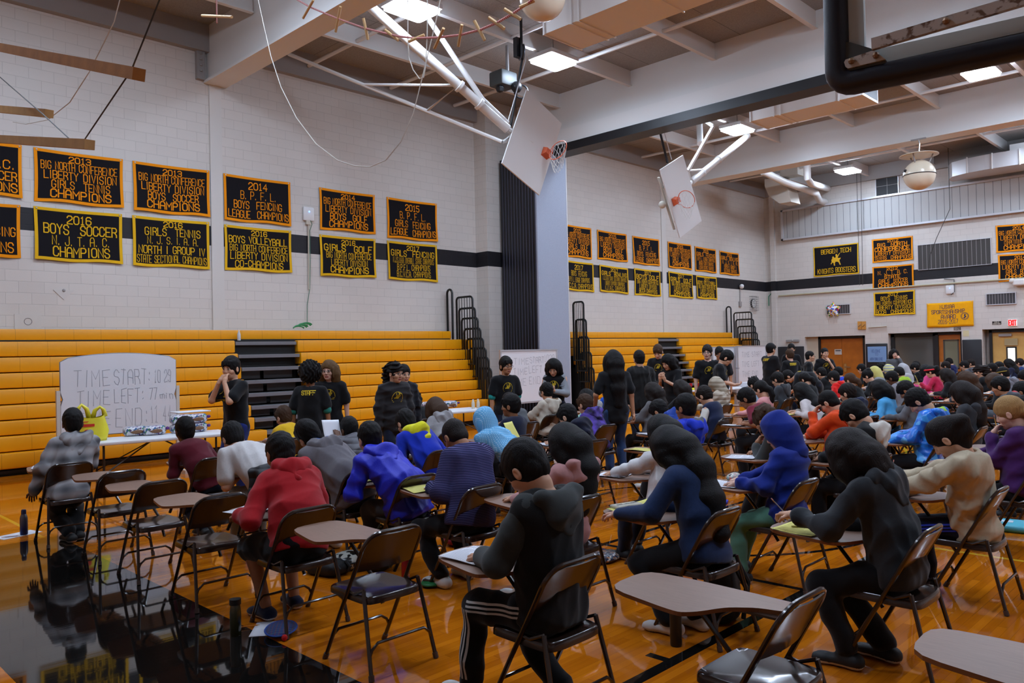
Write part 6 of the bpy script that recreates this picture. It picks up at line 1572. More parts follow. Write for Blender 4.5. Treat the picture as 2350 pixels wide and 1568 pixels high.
        Vs.append(v); Fs.append(f + o); mi.append(m_); o += len(v)
    np_mesh('body', np.concatenate(Vs), np.concatenate(Fs), [SK, LIP, EYEW, EYED, EYEL, hairm(hk)], root, np.concatenate(mi))
    # ---- hair
    if hair:
        v, f = hair_mesh(P, hair, hh * 1.1, seed); np_mesh('hair', v, f, hairm(hk), root)
    # ---- garment
    off = {'shirt': .014, 'sweater': .019, 'hoodie': .027, 'coat': .034, 'tee': .018}[top] + puff
    if not seated: hemdown = max(hemdown, .09)
    F = Field(lo - .03, hi + .03, h1); trunk(F, off)
    hem = P.hip - P.up * (.05 + hemdown)
    if hemdown and seated: F.cone(P.hip, P.hip + np.array([.02, 0, -.05]), r(.10) + off, r(.11) + off, .03, (R_, .7))
    if hemdown and not seated: F.cone(P.hip, P.hip + np.array([0, 0, -hemdown]), r(.10) + off, r(.11) + off, .03, (R_, .72))
    if sleevem is None:
        if sleeve == 'long': arms(F, off)
        elif sleeve == 'short':
            for q in (-1, 1): F.cone(sh[q], sh[q] + (el[q] - sh[q]) * .72, r(.052) + off, r(.05) + off + .012, .03)
    if top in ('hoodie', 'coat', 'sweater'):   # slack cloth over belly and elbows
        F.cone(P.mid + P.fw * .03 - P.up * .06, P.hip + P.fw * .04, r(.10) + off, r(.10) + off * .9, .05, (R_, .75))
        if sleeve == 'long' and sleevem is None:
            for q in (-1, 1): F.ell(el[q], (r(.045) + off,) * 3, None, .03); F.ell(wr[q] - (wr[q] - el[q]) * .14, (r(.033) + off * .85,) * 3, None, .02)
    F.wrinkle({'shirt': .0045, 'tee': .006, 'sweater': .006, 'hoodie': .008, 'coat': .010}[top], {'coat': 44, 'hoodie': 40}.get(top, 36), seed)
    if seated: F.cut(hem + P.fw * .05, -P.up * 1.0 + P.fw * .35)
    else: F.cut(P.hip - np.array([0, 0, .09 + hemdown]), (0, 0, -1))
    F.cone(P.neck - P.up * .005, P.skull + P.up * .05, r(.062) if top != 'coat' else r(.07), r(.07), .006, None, True)
    gv, gf = F.mesh(); TM = topm or cloth('dark', (24, 24, 27))
    g = np_mesh({'shirt': 'shirt', 'tee': 't_shirt', 'sweater': 'sweater', 'hoodie': 'hoodie', 'coat': 'jacket'}[top], gv, gf, TM, root)
    if sleevem is not None:
        for q in (-1, 1):
            F = Field(np.minimum(np.minimum(sh[q], el[q]), wr[q]) - .12, np.maximum(np.maximum(sh[q], el[q]), wr[q]) + .12, h1)
            F.cone(sh[q] - R_ * q * .03 + P.up * .006, el[q], r(.054) + off, r(.042) + off, .03); F.cone(el[q], wr[q], r(.041) + off, r(.028) + off, .03); F.wrinkle(.006, 34, seed + q)
            v, f = F.mesh(); np_mesh('sleeve', v, f, sleevem, root)
    if cuffm is not None:
        for q in (-1, 1):
            a, b = (sh[q] + (el[q] - sh[q]) * .66, sh[q] + (el[q] - sh[q]) * .98) if sleeve == 'short' else (wr[q] - (wr[q] - el[q]) * .4, wr[q])
            F = Field(np.minimum(a, b) - .09, np.maximum(a, b) + .09, h1); F.cone(a, b, r(.045) + off, r(.04) + off, .01); v, f = F.mesh(); np_mesh('sleeve_cuff', v, f, cuffm, root)
    # ---- hood
    HM = hoodm or TM; bk = -P.fw
    if hood == 'down':
        F = Field(P.neck - .26, P.neck + .24, h1)
        F.cone(P.neck + bk * .09 + R_ * .09 + P.up * .02, P.neck + bk * .09 - R_ * .09 + P.up * .02, .05, .05, .03)
        for q in (-1, 1):
            F.cone(P.neck + bk * .08 + R_ * q * .10 + P.up * .01, P.neck + P.fw * .05 + R_ * q * .085 - P.up * .02, .048, .032, .03)
        for q in (-1, 1): F.cone(P.neck + bk * .08 + R_ * q * .115 + P.up * .015, P.neck + bk * .125 - P.up * .15 + R_ * q * .015, .045, .036, .025)
        F.ell(P.neck + bk * .115 - P.up * .05, (.06, .135, .10), None, .03)
        F.wrinkle(.010, 46, seed + 5); F.cone(P.neck - P.up * .03, P.skull + P.up * .06 + P.fw * .01, .066, .082, .008, None, True); F.ell(P.neck + bk * .05 + P.up * .095, (.065, .085, .055), None, .012, True)
        v, f = F.mesh(); mats = [HM]; m_ = None
        if lining is not None:
            c = v[f].mean(1); d_ = c - (P.neck + bk * .05 + P.up * .055); m_ = (np.linalg.norm(d_, axis=1) < .105) & ((c - P.neck) @ P.up > -.01); mats = [HM, lining]; m_ = m_.astype(int)
        np_mesh('hood', v, f, mats, root, m_)
    elif hood == 'up':
        F = Field(P.head - .34, P.head + .24, h1); R, c, hs = P.R, P.head, P.hs
        Wc = lambda a, b, d: c + R @ (np.array([a, b, d]) * hs)
        F.ell(Wc(-.02, 0, .03), (.138, .118, .14), R, .02); F.cone(Wc(-.05, 0, -.03), P.neck + bk * .03, .115, .105, .05, (R_, .9)); F.wrinkle(.006, 30, seed)
        F.ell(Wc(.13, 0, -.04), (.09, .085, .13), R, .012, True); F.cut(P.neck - P.up * .04, -P.up)
        v, f = F.mesh(); np_mesh('hood', v, f, HM, root)
    if collar is not None:
        F = Field(P.neck - .14, P.neck + .14, h1 * .9)
        for a in np.linspace(0, 2 * math.pi, 12, endpoint=False):
            p = P.neck + (P.fw * math.cos(a) * .9 + R_ * math.sin(a)) * .066 - P.up * .012; b = P.neck + (P.fw * math.cos(a + .53) * .9 + R_ * math.sin(a + .53)) * .066 - P.up * .012
            F.cone(p, b, .018, .018, .008); F.cone(p, p + P.up * .024 + bk * .004, .016, .013, .008)
        F.cone(P.neck - P.up * .05, P.skull + P.up * .05, .052, .06, .005, None, True); v, f = F.mesh(); np_mesh('collar', v, f, collar, root)
    # ---- trousers and shoes
    if legs:
        PM = pants or cloth('pants_dark', (20, 20, 24)); F = Field(np.minimum(P.hip, np.min([*kn.values(), *an.values()], 0)) - .17, np.maximum(P.hip, np.max([*kn.values(), *an.values()], 0)) + .17, h1 * 1.1)
        F.cone(hipj[-1], hipj[1], r(.10), r(.10), .03); F.cone(P.hip, P.hip + P.up * .08, r(.104), r(.104), .03, (R_, .78)); legs_(F, .020 if not shorts else .034, .03, .93 if not shorts else .06)
        if not shorts:
            for q in (-1, 1): F.cone(kn[q] + (an[q] - kn[q]) * .4, kn[q] + (an[q] - kn[q]) * .93, r(.062), r(.058), .03)
        F.wrinkle(.009, 30, seed + 3)
        v, f = F.mesh(); np_mesh('shorts' if shorts else 'trousers', v, f, PM, root)
        for k in (-1, 1):
            a = an[k]; fd = V3(.95, k * .18, 0) if seated and (lfoot if k < 0 else rfoot) is None else V3(1, k * .12, -.0); fd /= np.linalg.norm(fd); gz = max(a[2] - .085, 0)
            F = Field(a - .2, a + .22, h1 * .85); q = lambda f_, u_: a + fd * f_ + np.array([0, 0, -.085 + u_])
            F.cone(q(-.03, .045), q(.03, .085), .042, .036, .02); F.cone(q(-.045, .038), q(.15, .032), .038, .030, .03, (np.cross(fd, [0, 0, 1.0]), .82)); F.cone(q(.13, .028), q(.185, .026), .032, .024, .02, (np.cross(fd, [0, 0, 1.0]), .8))
            F.cut(q(0, .002), (0, 0, -1)); F.cut(q(0, .135), (0, 0, 1)); v, f = F.mesh(); c = v[f].mean(1)[:, 2] - (a[2] - .085)
            np_mesh('shoe', v, f, [shoes or SHOEB, SOLE], root, (c < .022).astype(int))
    if glasses:
        m = MB(); g_ = lambda a, b, d: W(a, b, d)
        for k in (-1, 1):
            m.tube([g_(.112, k * .033 + .022 * math.cos(t), .0 + .016 * math.sin(t)) for t in np.linspace(0, 6.283, 14, endpoint=False)], .0025, 5, 0, False, True); m.tube([g_(.11, k * .055, .004), g_(.075, k * .078, .006), g_(-.005, k * .086, .008)], .0022, 4)
        m.tube([g_(.112, -.012, .004), g_(.113, .012, .004)], .0022, 4); m.build('glasses', GLASSES, root)
    if back or front:
        b = BVHTree.FromPolygons([tuple(q) for q in gv], [tuple(q) for q in gf])
        if back: decal(b, P.chest + P.up * .03, -P.fw, R_, P.up, strokes(back, -.088, .088, -.02, .035, .25), .011, 'shirt_lettering', SHIRTY, root)
        if front: decal(b, P.chest - P.up * .05, P.fw, -R_, P.up, [[(a * 1.05, c * 1.05) for a, c in pl] for pl in EMB], .0055, 'shirt_emblem', SHIRTY, root)
    P.root = root; P.wr, P.el, P.sh, P.hd, P.kn, P.an, P.hipj, P.W = wr, el, sh, hd, kn, an, hipj, W
    return P
# ================================================================== WHO SITS WHERE
def fit(x, y, hx, hy, hp, hr, s0, ls=(0, 58)):
    """lean, sideways lean and size that bring the crown of the head to where it is seen from the camera"""
    best = None
    for s in (s0, s0 * .96, s0 * 1.04, s0 * .92, s0 * 1.08):
        for lean in range(ls[0], ls[1] + 1, 3):
            for side in np.linspace(-.24, .24, 9):
                P = place_head(spine(s, lean, side, True), hp, 0, hr, lean); q = proj(P.top + np.array([x, y, 0]))
                e = math.hypot(q[0] - hx, q[1] - hy) / (1810 / max(3, -x * .7 + y * .7)) * 100 + abs(s / s0 - 1) * 25 + abs(side) * 4
                if best is None or e < best[0]: best = (e, lean, side, s)
    return best
PEOPLE = {}
C_ = cloth
def sit(nick, label, ux, uy, at=None, z=1.18, **k):
    hp, hr, s0 = k.get('hp', 25), k.get('hr', 0), k.pop('s', .96); pp = k.pop('pp', 'w'); rz = k.pop('rz', 0); ls = k.pop('ls', (0, 58)); tab = k.pop('tab', True)
    if at is None:
        h = atz(ux, uy, z); at = (h[0] + k.pop('ahead', .2), h[1] - .02)
    x, y = at; n = len(PEOPLE)
    e, lean, side, s = fit(x, y, ux, uy, hp, hr, s0, ls)
    d = k.pop('detail', 2 if y < 7.6 else 1 if y < 13 else 0)
    rr = random.Random(n * 13 + 5)
    if 'lh' not in k: k['lh'] = (.33 + rr.uniform(-.03, .05), -.10 + rr.uniform(-.05, .03), .737)
    if 'rh' not in k: k['rh'] = (.36 + rr.uniform(-.03, .05), .10 + rr.uniform(-.03, .05), .74)
    k.setdefault('knee', rr.uniform(-.10, .06)); k.setdefault('spread', rr.uniform(.7, 1.3)); k.setdefault('shoes', rr.choice([SHOEB, SHOEB, SHOEW])); k.setdefault('hy', rr.uniform(-9, 9))
    P = person(x, y, rz, label, s=s, lean=lean, side=side, detail=d, seed=n * 7 + 3, **k)
    PEOPLE[nick] = (P, x, y)
    if tab is not None:
        chair(x, y, rz, 'brown folding chair with writing tablet under the person in ' + nick, d > 0, None, (-.03, -.09, 0))
    for i, c in enumerate(pp):
        px_, py_ = (-.47 - .03 * i + rr.uniform(-.03, .03), -.10 + .15 * i + rr.uniform(-.02, .03))
        o = paper(x + px_, y + py_, .7045 + .0035 * i, math.pi / 2 + rr.uniform(-.35, .35), {'w': 'white', 'y': 'yellow'}[c] + ' test paper ' + ('on the tablet', 'second one on the tablet', 'third one on the tablet')[i] + ' of the person in ' + nick, c, lines=y < 9)
    return P
def empty_chair(x, y, label, rz=0.0, near=True): return chair(x, y, rz, label, near)
_b = lambda n, c, v=.12: cloth(n, c, .9, v)
# ---- fabrics with a pattern of their own
def mat_stripes(name, a, b, freq, duty=.4):
    q = NT(name); z = q.osep()[2]; f = q.math('LESS_THAN', q.math('FRACT', q.math('MULTIPLY', z, freq)), duty)
    q.l(q.mix(f, lin(a), lin(b)), q.b.inputs['Base Color']); q.b.inputs['Roughness'].default_value = .9; q.b.inputs['Specular IOR Level'].default_value = .15; return q.m
def mat_flannel(name):
    q = NT(name); o = q.osep()
    a = q.math('SINE', q.math('MULTIPLY', o[2], 44)); b = q.math('SINE', q.math('MULTIPLY', o[1], 34)); nz = q.noise(6)
    t = q.math('ADD', q.math('ADD', q.math('MULTIPLY', a, .32), q.math('MULTIPLY', b, .12)), q.math('ADD', q.math('MULTIPLY', nz, .3), .35)); t = q.math('MINIMUM', q.math('MAXIMUM', t, 0), 1)
    q.l(q.mix(t, lin((62, 63, 68)), lin((176, 174, 176))), q.b.inputs['Base Color']); q.b.inputs['Roughness'].default_value = .95; return q.m
def mat_dots(name, a, b):
    q = NT(name); o = q.osep(); d = []
    for i, s in ((1, 60), (2, 60)):
        d.append(q.math('POWER', q.math('SUBTRACT', q.math('FRACT', q.math('MULTIPLY', o[i], s)), .5), 2))
    f = q.math('LESS_THAN', q.math('ADD', d[0], d[1]), .04); q.l(q.mix(f, lin(a), lin(b)), q.b.inputs['Base Color']); q.b.inputs['Roughness'].default_value = .95; return q.m
def mat_galaxy(name):
    q = NT(name); nz = q.noise(7, None, 5); r = q.n('ShaderNodeValToRGB'); r.color_ramp.elements[0].position = .42; r.color_ramp.elements[1].position = .68
    r.color_ramp.elements[0].color = lin((30, 22, 52)) + (1,); r.color_ramp.elements[1].color = lin((92, 62, 176)) + (1,); q.l(nz, r.inputs[0]); q.l(r.outputs[0], q.b.inputs['Base Color']); q.b.inputs['Roughness'].default_value = .8; return q.m
def mat_quilt(name, c, f=22):
    q = NT(name); o = q.osep(); q.b.inputs['Base Color'].default_value = lin(c) + (1,); q.b.inputs['Roughness'].default_value = .55
    q.bump(q.math('ABSOLUTE', q.math('SINE', q.math('MULTIPLY', o[2], f * 2.4))), .6, .012); return q.m
CAMO = mat_speck('camo_blue', [(24, 96, 196), (30, 120, 220), (60, 150, 230), (20, 70, 160), (90, 170, 235), (26, 104, 205)], 14)
CHARC = _b('charcoal', (52, 54, 58)); BLK = _b('black_fleece', (18, 18, 20)); NAVY = _b('navy', (22, 26, 48)); LGREY = _b('light_grey', (160, 158, 158)); MGREY = _b('mid_grey', (96, 96, 100)); WHT = _b('white_cotton', (214, 212, 212))
CREAM = _b('cream', (198, 188, 172)); PINKM = _b('pink', (212, 146, 146)); JEAN = _b('jeans', (38, 60, 98), .25); JEAND = _b('jeans_dark', (22, 28, 46), .2); PANTB = _b('pants_black', (15, 15, 18)); KHAKI = _b('khaki', (168, 148, 116)); BLUEF = _b('blue_fleece', (28, 56, 158)); SKYB = _b('sky_blue', (82, 162, 214))
# ---- first column, nearest the aisle
sit('grey plaid flannel', 'person in grey plaid hooded flannel with black hood lining, far left seat', 165, 941, (-8.85, 2.5), top='coat', topm=mat_flannel('flannel'), hood='down', hoodm=mat_flannel('flannel_hood'), lining=BLK, hair='short', sk='d', s=1.04, hp=12, pants=PANTB, lfoot=(-.12, .0, .085), rfoot=(-.05, .10, .085), shoes=SHOEB, hemdown=.06, lh=(.16, -.24, .52), rh=(.4, .16, .74), pp='w')
for x_, y_, l_ in ((-7.78, 2.62, 'empty brown folding chair right beside the grey plaid flannel person'), (-6.87, 2.62, 'empty brown folding chair second from the grey plaid flannel person'), (-5.81, 2.63, 'empty brown folding chair just left of the red hoodie person'), (-3.90, 2.77, 'empty brown folding chair in front of the two tone hoodie person, nearest large one'), (-1.60, 3.09, 'brown folding chair cut off by the bottom edge with a big tablet')): empty_chair(x_, y_, l_)
q = atz(2143, 1478, .70); empty_chair(q[0] + .645, q[1] + .03, 'folding chair mostly outside the lower right corner, only its tablet shows', 0, True)
sit('red hoodie', 'person in bright red hoodie and black shorts writing beside three empty chairs', 635, 996, (-4.85, 2.79), top='hoodie', topm=_b('red', (158, 22, 30)), hood='down', hair='short', sk='t', s=1.04, hp=22, hr=4, pants=PANTB, shorts=True, shoes=_b('shoe_navy', (26, 30, 52)), lfoot=(.22, -.12, .085), rfoot=(.30, .14, .085), lh=(.42, -.20, .70), pp='ww', lcurl=1.3)
sit('black and charcoal hoodie', 'person in black hoodie with charcoal sleeves and striped track trousers, nearest writer', 1178, 1028, (-2.66, 2.92), top='hoodie', topm=_b('black_knit', (27, 28, 29)), sleevem=_b('charcoal_sleeve', (56, 60, 60)), hood='down', hoodm=_b('charcoal_hood', (54, 57, 57)), hair='short', s=1.06, hp=42, pants=PANTB, lfoot=(.42, -.16, .085), rfoot=(.02, .1, .085), lh=(.34, -.13, .745), rh=(.38, .12, .74), pp='ww', sk='l', shoes=SHOEW)
# ---- second column
sit('maroon sweater', 'person in maroon and grey sweater before the left table', 420, 957, (-8.0, 3.6), top='sweater', topm=_b('maroon', (88, 20, 34)), sleevem=None, hair='short', sk='d', s=.9, hp=10, pants=JEAND, collar=MGREY, lfoot=(-.1, -.1, .085), pp='')
sit('white t-shirt', 'person in white t-shirt bent over a paper beside the black quilted jacket', 505, 969, (-6.75, 3.62), top='tee', topm=_b('white_tee', (206, 202, 200)), sleeve='short', hair='short', s=.98, hp=38, sk='l', pants=_b('grey_joggers', (124, 120, 112)), pp='wy')
sit('grey hoodie with blue lining', 'person in grey hoodie with blue lining tilting the head', 675, 964, (-6.0, 4.02), top='hoodie', topm=_b('dove_grey', (108, 104, 108)), hood='down', lining=_b('lining_blue', (32, 82, 160)), hair='short', s=.98, hp=22, hr=-24, sk='l', pp='y')
sit('royal blue rain coat', 'person in shiny royal blue hooded coat writing on yellow paper', 838, 967, (-5.35, 4.12), top='coat', topm=M('coat_royal', (22, 34, 190), .5, 0, .3, 90), hood='down', hair='short', s=.98, hp=14, sk='l', pants=_b('pants_grey', (58, 58, 60)), pp='y', hemdown=.06, lh=(.42, -.2, .745))
sit('navy striped shirt', 'person in navy shirt with thin pale stripes leaning over the tablet', 1038, 997, (-4.55, 4.1), top='sweater', topm=mat_stripes('navy_stripe', (88, 84, 128), (28, 30, 62), 84, .62), collar=NAVY, hair='buzz', hk='n', s=1.1, hp=48, sk='t', pants=PANTB, lfoot=(.15, -.16, .085), rfoot=(.2, .14, .085), pp='yw', puff=.02)
sit('denim jacket', 'girl in denim jacket with very long straight black hair, pencil pouch on tablet', 1502, 991, (-2.70, 4.41), top='shirt', topm=_b('denim', (28, 46, 82), .25), hair='vlong', s=.98, hp=42, sk='p', pants=PANTB, lfoot=(.12, -.18, .085), rfoot=(.05, .02, .085), lh=(.47, -.22, .72), pp='ywy', puff=.012, hemdown=.02)
sit('dark grey hoodie', 'girl in plain dark grey hoodie with shoulder length black hair, yellow papers before her', 1905, 994, (-1.60, 4.64), top='hoodie', topm=_b('slate', (44, 47, 51)), hood='down', hair='bob', hk='n', s=1.02, hp=35, sk='l', pants=PANTB, lfoot=(.20, -.2, .085), rfoot=(.08, .04, .085), lh=(.50, -.16, .80), rh=(.3, .1, .74), pp='yyw', lcurl=1.3)
# ---- third column
sit('yellow t-shirt', 'person in yellow t-shirt with short brown hair facing the bleacher aisle', 648, 935, None, 1.16, top='tee', topm=_b('yellow_tee', (222, 176, 34)), sleeve='short', hair='short', hk='b', sk='p', s=.93, hp=22, pp='')
sit('grey puffer jacket', 'person in grey puffer jacket with glasses holding a white sheet up', 798, 957, (-7.25, 5.05), top='coat', topm=mat_quilt('puffer_grey', (84, 82, 88)), hair='short', sk='d', s=.95, hp=15, glasses=True, lh=(.34, -.14, .86), pp='w', lhd=(.5, .1, .8))
sit('blue and yellow hoodie', 'person in blue hoodie with yellow hood and yellow sleeve stripe', 920, 944, (-6.5, 5.35), top='hoodie', topm=_b('blue_yel', (20, 46, 170)), hood='down', hoodm=_b('hood_yellow', (206, 200, 30)), hair='short', s=.98, hp=34, sk='l', glasses=True, pants=_b('pants_black', (15, 15, 18)), pp='w')
sit('pink hoodie', 'girl in dusty pink hoodie with long straight black hair', 1290, 988, (-3.68, 4.22), top='hoodie', topm=_b('dusty_pink', (186, 136, 134)), hood='down', hair='long', s=.97, hp=32, sk='l', pants=JEAND, pp='')
sit('white hoodie', 'person in white hoodie mostly hidden behind the denim jacket girl', 1500, 1010, (-3.78, 5.6), top='hoodie', topm=WHT, hood='down', hair='long', s=.92, hp=38, sk='l', pants=JEAND, lh=(.4, -.14, .74), pp='w', lfoot=(.35, -.1, .085))
sit('raised blue hood', 'person with royal blue hood pulled up over the head', 1765, 976, (-2.78, 5.75) , top='hoodie', topm=_b('royal_heather', (22, 42, 128)), sleevem=None, hood='up', hoodm=_b('royal_heather', (22, 42, 128)), hair='short', hk='b', s=.98, hp=30, sk='p', pants=_b('sage', (78, 122, 104)), pp='w', lfoot=(.26, -.22, .085), hemdown=.02)
sit('beige jacket', 'girl in loose beige jacket with black ponytail writing with an orange pencil', 2130, 973, (-1.62, 6.18), top='coat', topm=_b('beige', (182, 166, 140)), collar=_b('beige_rib', (166, 148, 122)), hair='ponytail', hk='n', s=1.02, hp=46, sk='l', pants=NAVY, lh=(.44, -.2, .745), rh=(.46, .0, .79), rhd=(.8, -.2, .25), hemdown=.07, pp='w')
# ---- fourth column
sit('light blue dotted hood', 'child with light blue dotted fleece hood pulled up', 1080, 934, (-6.05, 6.2), top='hoodie', topm=mat_dots('dotted_blue', (98, 164, 206), (186, 216, 232)), hood='up', hoodm=mat_dots('dotted_blue_hood', (98, 164, 206), (186, 216, 232)), hair='short', s=.94, hp=4, sk='l', pp='y')
sit('light grey hoodie', 'person in pale grey hoodie with brown hair before the second table', 990, 919, (-7.9, 6.67), top='hoodie', topm=_b('pale_grey', (150, 148, 150)), hood='down', hair='bob', hk='b', s=.97, hp=28, sk='p', pp='')
sit('black high collar top', 'person with messy black hair and black top beside the pale grey hoodie', 950, 906, None, 1.16, top='sweater', topm=BLK, hair='messy', s=.93, hp=24, sk='l', lh='cheek', pp='y')
sit('navy crew sweater', 'person in navy crew neck sweater with short black hair turning left', 1176, 919, (-6.8, 6.85), top='sweater', topm=NAVY, hair='short', sk='t', s=.96, hp=4, hy=-25, pp='')
sit('navy hoodie', 'person in navy hoodie looking down beside the galaxy hoodie', 1298, 934, (-5.75, 6.97), top='hoodie', topm=_b('navy_hoodie', (20, 24, 44)), hood='down', hair='short', s=.96, hp=28, hy=-12, sk='l', pp='w')
sit('royal blue jacket with grey hood', 'person in bright blue jacket with grey hood collar behind the denim jacket girl', 1568, 913, (-4.6, 7.2), top='coat', topm=_b('bright_blue', (30, 54, 190)), hood='down', hoodm=_b('bright_blue', (30, 54, 190)), lining=MGREY, hair='short', sk='t', s=1.0, hp=10, lh='chin', pp='y')
sit('charcoal sweatshirt', 'person with tousled brown hair in charcoal sweatshirt, chin on hand', 1742, 938, (-3.45, 7.28), top='sweater', topm=_b('charcoal_sw', (66, 68, 68)), hair='messy', hk='b', sk='m', s=.98, hp=24, lh='chin', pants=PANTB, lfoot=(.42, -.16, .085), pp='w')
sit('black jacket with white hood', 'person in black jacket with white fleece hood lining', 1985, 943, (-2.83, 7.45), top='coat', topm=BLK, hood='down', hoodm=_b('white_fleece', (200, 194, 184)), hair='short', s=1.0, hp=50, sk='l', pants=PANTB, pp='')
sit('purple hoodie', 'blonde girl in purple hoodie with hand at her mouth at the right edge', 2308, 938, (-1.72, 7.95), top='hoodie', topm=_b('purple', (64, 26, 84)), hood='down', hair='tail', hk='y', sk='p', s=1.02, hp=24, lh='mouth', pp='w')
# ---- fifth column
sit('dark grey t-shirt', 'person in dark grey t-shirt with cropped hair behind the navy crew sweater', 1165, 901, (-7.94, 8.2), top='tee', topm=_b('tee_grey', (72, 74, 78)), hair='buzz', hk='n', sk='m', s=1.0, hp=12, pp='w')
sit('galaxy hoodie', 'person with fringed brown hair in purple galaxy print hoodie', 1342, 909, (-6.75, 8.46), top='hoodie', topm=mat_galaxy('galaxy'), hood='down', hair='short', hk='b', sk='l', s=.96, hp=14, pp='w')
sit('blue hoodie with jeans', 'person in blue hoodie and jeans stretching one leg, bent over', 1500, 921, (-5.4, 8.55), top='hoodie', topm=_b('blue_hood2', (34, 62, 142)), hood='down', hair='short', s=.98, hp=36, sk='m', pants=JEAN, lfoot=(.55, -.1, .085), rfoot=(.3, .15, .085), shoes=SHOEW, pp='w')
sit('dark hair behind the blonde', 'dark haired head just behind the blonde girl, bent over', 2332, 924, (-1.75, 9.4), top='hoodie', topm=BLK, hood='down', hair='short', s=.96, hp=36, sk='l', pp='')
sit('orange hoodie', 'person in vivid orange hoodie with glasses, hand on forehead', 1882, 911, (-3.7, 8.95), top='hoodie', topm=_b('orange', (208, 66, 14)), hood='down', hair='buzz', sk='l', s=1.02, hp=40, glasses=True, lh='brow', pp='ww')
# ---- sixth column and beyond
sit('cream fleece', 'person in cream fleece hoodie with brown lining before the framed whiteboard', 1252, 894, (-8.55, 9.36), top='hoodie', topm=CREAM, hood='down', lining=_b('lining_brown', (104, 78, 48)), hair='short', s=.98, hp=14, sk='l', glasses=True, pp='')
sit('aqua sweater', 'person in pale aqua sweater with grey hood left of the standing long haired girl', 1345, 902, (-7.8, 9.78), top='hoodie', topm=_b('aqua', (144, 202, 190)), hood='down', hoodm=LGREY, hair='bob', s=.95, hp=20, sk='l', pp='w')
sit('blue shirt', 'person in bright blue shirt half hidden behind the standing long haired girl', 1392, 894, (-8.6, 11.0), top='shirt', topm=_b('blue_shirt', (30, 78, 180)), hair='short', s=.93, hp=15, sk='l', pp='')
sit('camouflage blue hoodie', 'person in camouflage print bright blue hoodie bending low', 2108, 907, (-2.85, 9.3), top='hoodie', topm=CAMO, hood='down', lining=_b('lime_lining', (150, 190, 60)), hair='short', s=1.02, hp=48, sk='l', pp='w')
sit('grey cardigan', 'girl with long dark brown hair in grey cardigan left of the white and navy jacket', 1490, 892, (-6.9, 9.95), top='sweater', topm=_b('heather', (98, 96, 98)), hair='long', hk='n', s=.98, hp=22, sk='l', pp='w')
sit('white and navy jacket', 'girl in navy varsity jacket with white sleeves and red chest script', 1607, 892, (-5.95, 10.17), top='sweater', topm=_b('varsity_navy', (26, 34, 62)), sleevem=_b('varsity_white', (196, 190, 180)), collar=_b('varsity_white', (196, 190, 180)), hair='short', hk='n', s=.98, hp=32, sk='l', pp='')
sit('maroon t-shirt', 'person in maroon t-shirt with glasses, bare forearm across the tablet', 1703, 894, (-5.1, 10.15), top='tee', topm=_b('maroon_tee', (112, 24, 46)), sleeve='short', hair='short', sk='t', s=1.0, hp=30, glasses=True, pp='w')
sit('charcoal hoodie and long hair', 'girl in charcoal hoodie with long dark brown hair behind the camouflage hoodie', 2190, 879, (-2.8, 10.55), top='hoodie', topm=_b('charcoal2', (50, 51, 55)), hood='down', hair='long', hk='n', s=1.04, hp=26, sk='l', pp='')
sit('sky blue top', 'girl in sky blue top with black bob beside the navy hooded boy', 2010, 886, None, 1.18, top='sweater', topm=SKYB, hair='bob', s=.98, hp=24, sk='l', pp='')
sit('navy zip hoodie', 'person in dark navy zip hoodie right of the orange hoodie', 1942, 891, None, 1.18, top='hoodie', topm=_b('navy_zip', (26, 34, 62)), hood='down', hair='short', hk='n', s=.96, hp=18, sk='l', pp='')
sit('pink blouse', 'girl in pink blouse with glasses and a ponytail behind the maroon t-shirt', 1745, 892, (-6.0, 11.7), top='shirt', topm=PINKM, hair='tail', s=.94, hp=26, sk='l', glasses=True, pp='')
sit('black jacket with blue shoulders', 'person in black and bright blue jacket writing near the far bleacher aisle', 1545, 865, (-8.4, 13.2), top='shirt', topm=BLK, sleevem=_b('cyan_panel', (38, 130, 190)), hair='short', s=1.0, hp=24, sk='m', glasses=True, pp='w')
sit('black jacket and dark hair', 'girl with dark hair in black jacket with maroon cuff left of the varsity jacket', 1572, 894, (-7.2, 11.2), top='sweater', topm=BLK, hair='long', hk='n', s=.96, hp=24, sk='l', pp='w', cuffm=_b('maroon_cuff', (110, 20, 50)))
sit('beige puffer coat', 'person bent low in puffy beige winter coat before the distant table', 1640, 883, (-7.3, 12.6), top='coat', topm=mat_quilt('puffer_beige', (166, 152, 134), 18), hood='up', hoodm=mat_quilt('puffer_beige_hood', (150, 136, 116), 18), hair='short', hk='b', s=.98, hp=40, sk='l', pp='y')
sit('pale blue shirt', 'person in pale blue shirt with spiky black hair before the far whiteboard', 1727, 869, (-7.0, 13.75), top='shirt', topm=_b('pale_blue', (130, 148, 166)), hair='brush', s=.97, hp=14, sk='l', glasses=True, pp='')
sit('grey zip hoodie', 'person in dark grey zip hoodie with glasses behind the pink blouse', 1779, 862, (-7.1, 14.6), top='hoodie', topm=CHARC, hood='down', hair='short', s=1.0, hp=22, sk='l', glasses=True, pp='w')
sit('white buttoned cardigan', 'girl in white buttoned cardigan with long black hair behind the orange hoodie', 1833, 879, (-5.3, 12.2), top='sweater', topm=_b('white_cardi', (196, 186, 184)), hair='long', s=1.0, hp=12, hy=-6, sk='l', glasses=True, pp='y')
sit('slate pullover', 'person in slate grey pullover bending low beside the camouflage hoodie', 2078, 884, (-3.9, 12.1), top='sweater', topm=MGREY, hair='short', sk='t', s=.98, hp=42, pp='')
sit('grey and red hood', 'person in grey hoodie with red hood lining near the right edge', 2290, 877, (-2.9, 13.3), top='hoodie', topm=_b('slate2', (70, 74, 80)), hood='down', lining=_b('red_lining', (190, 30, 30)), hair='short', sk='m', s=1.0, hp=18, pp='')
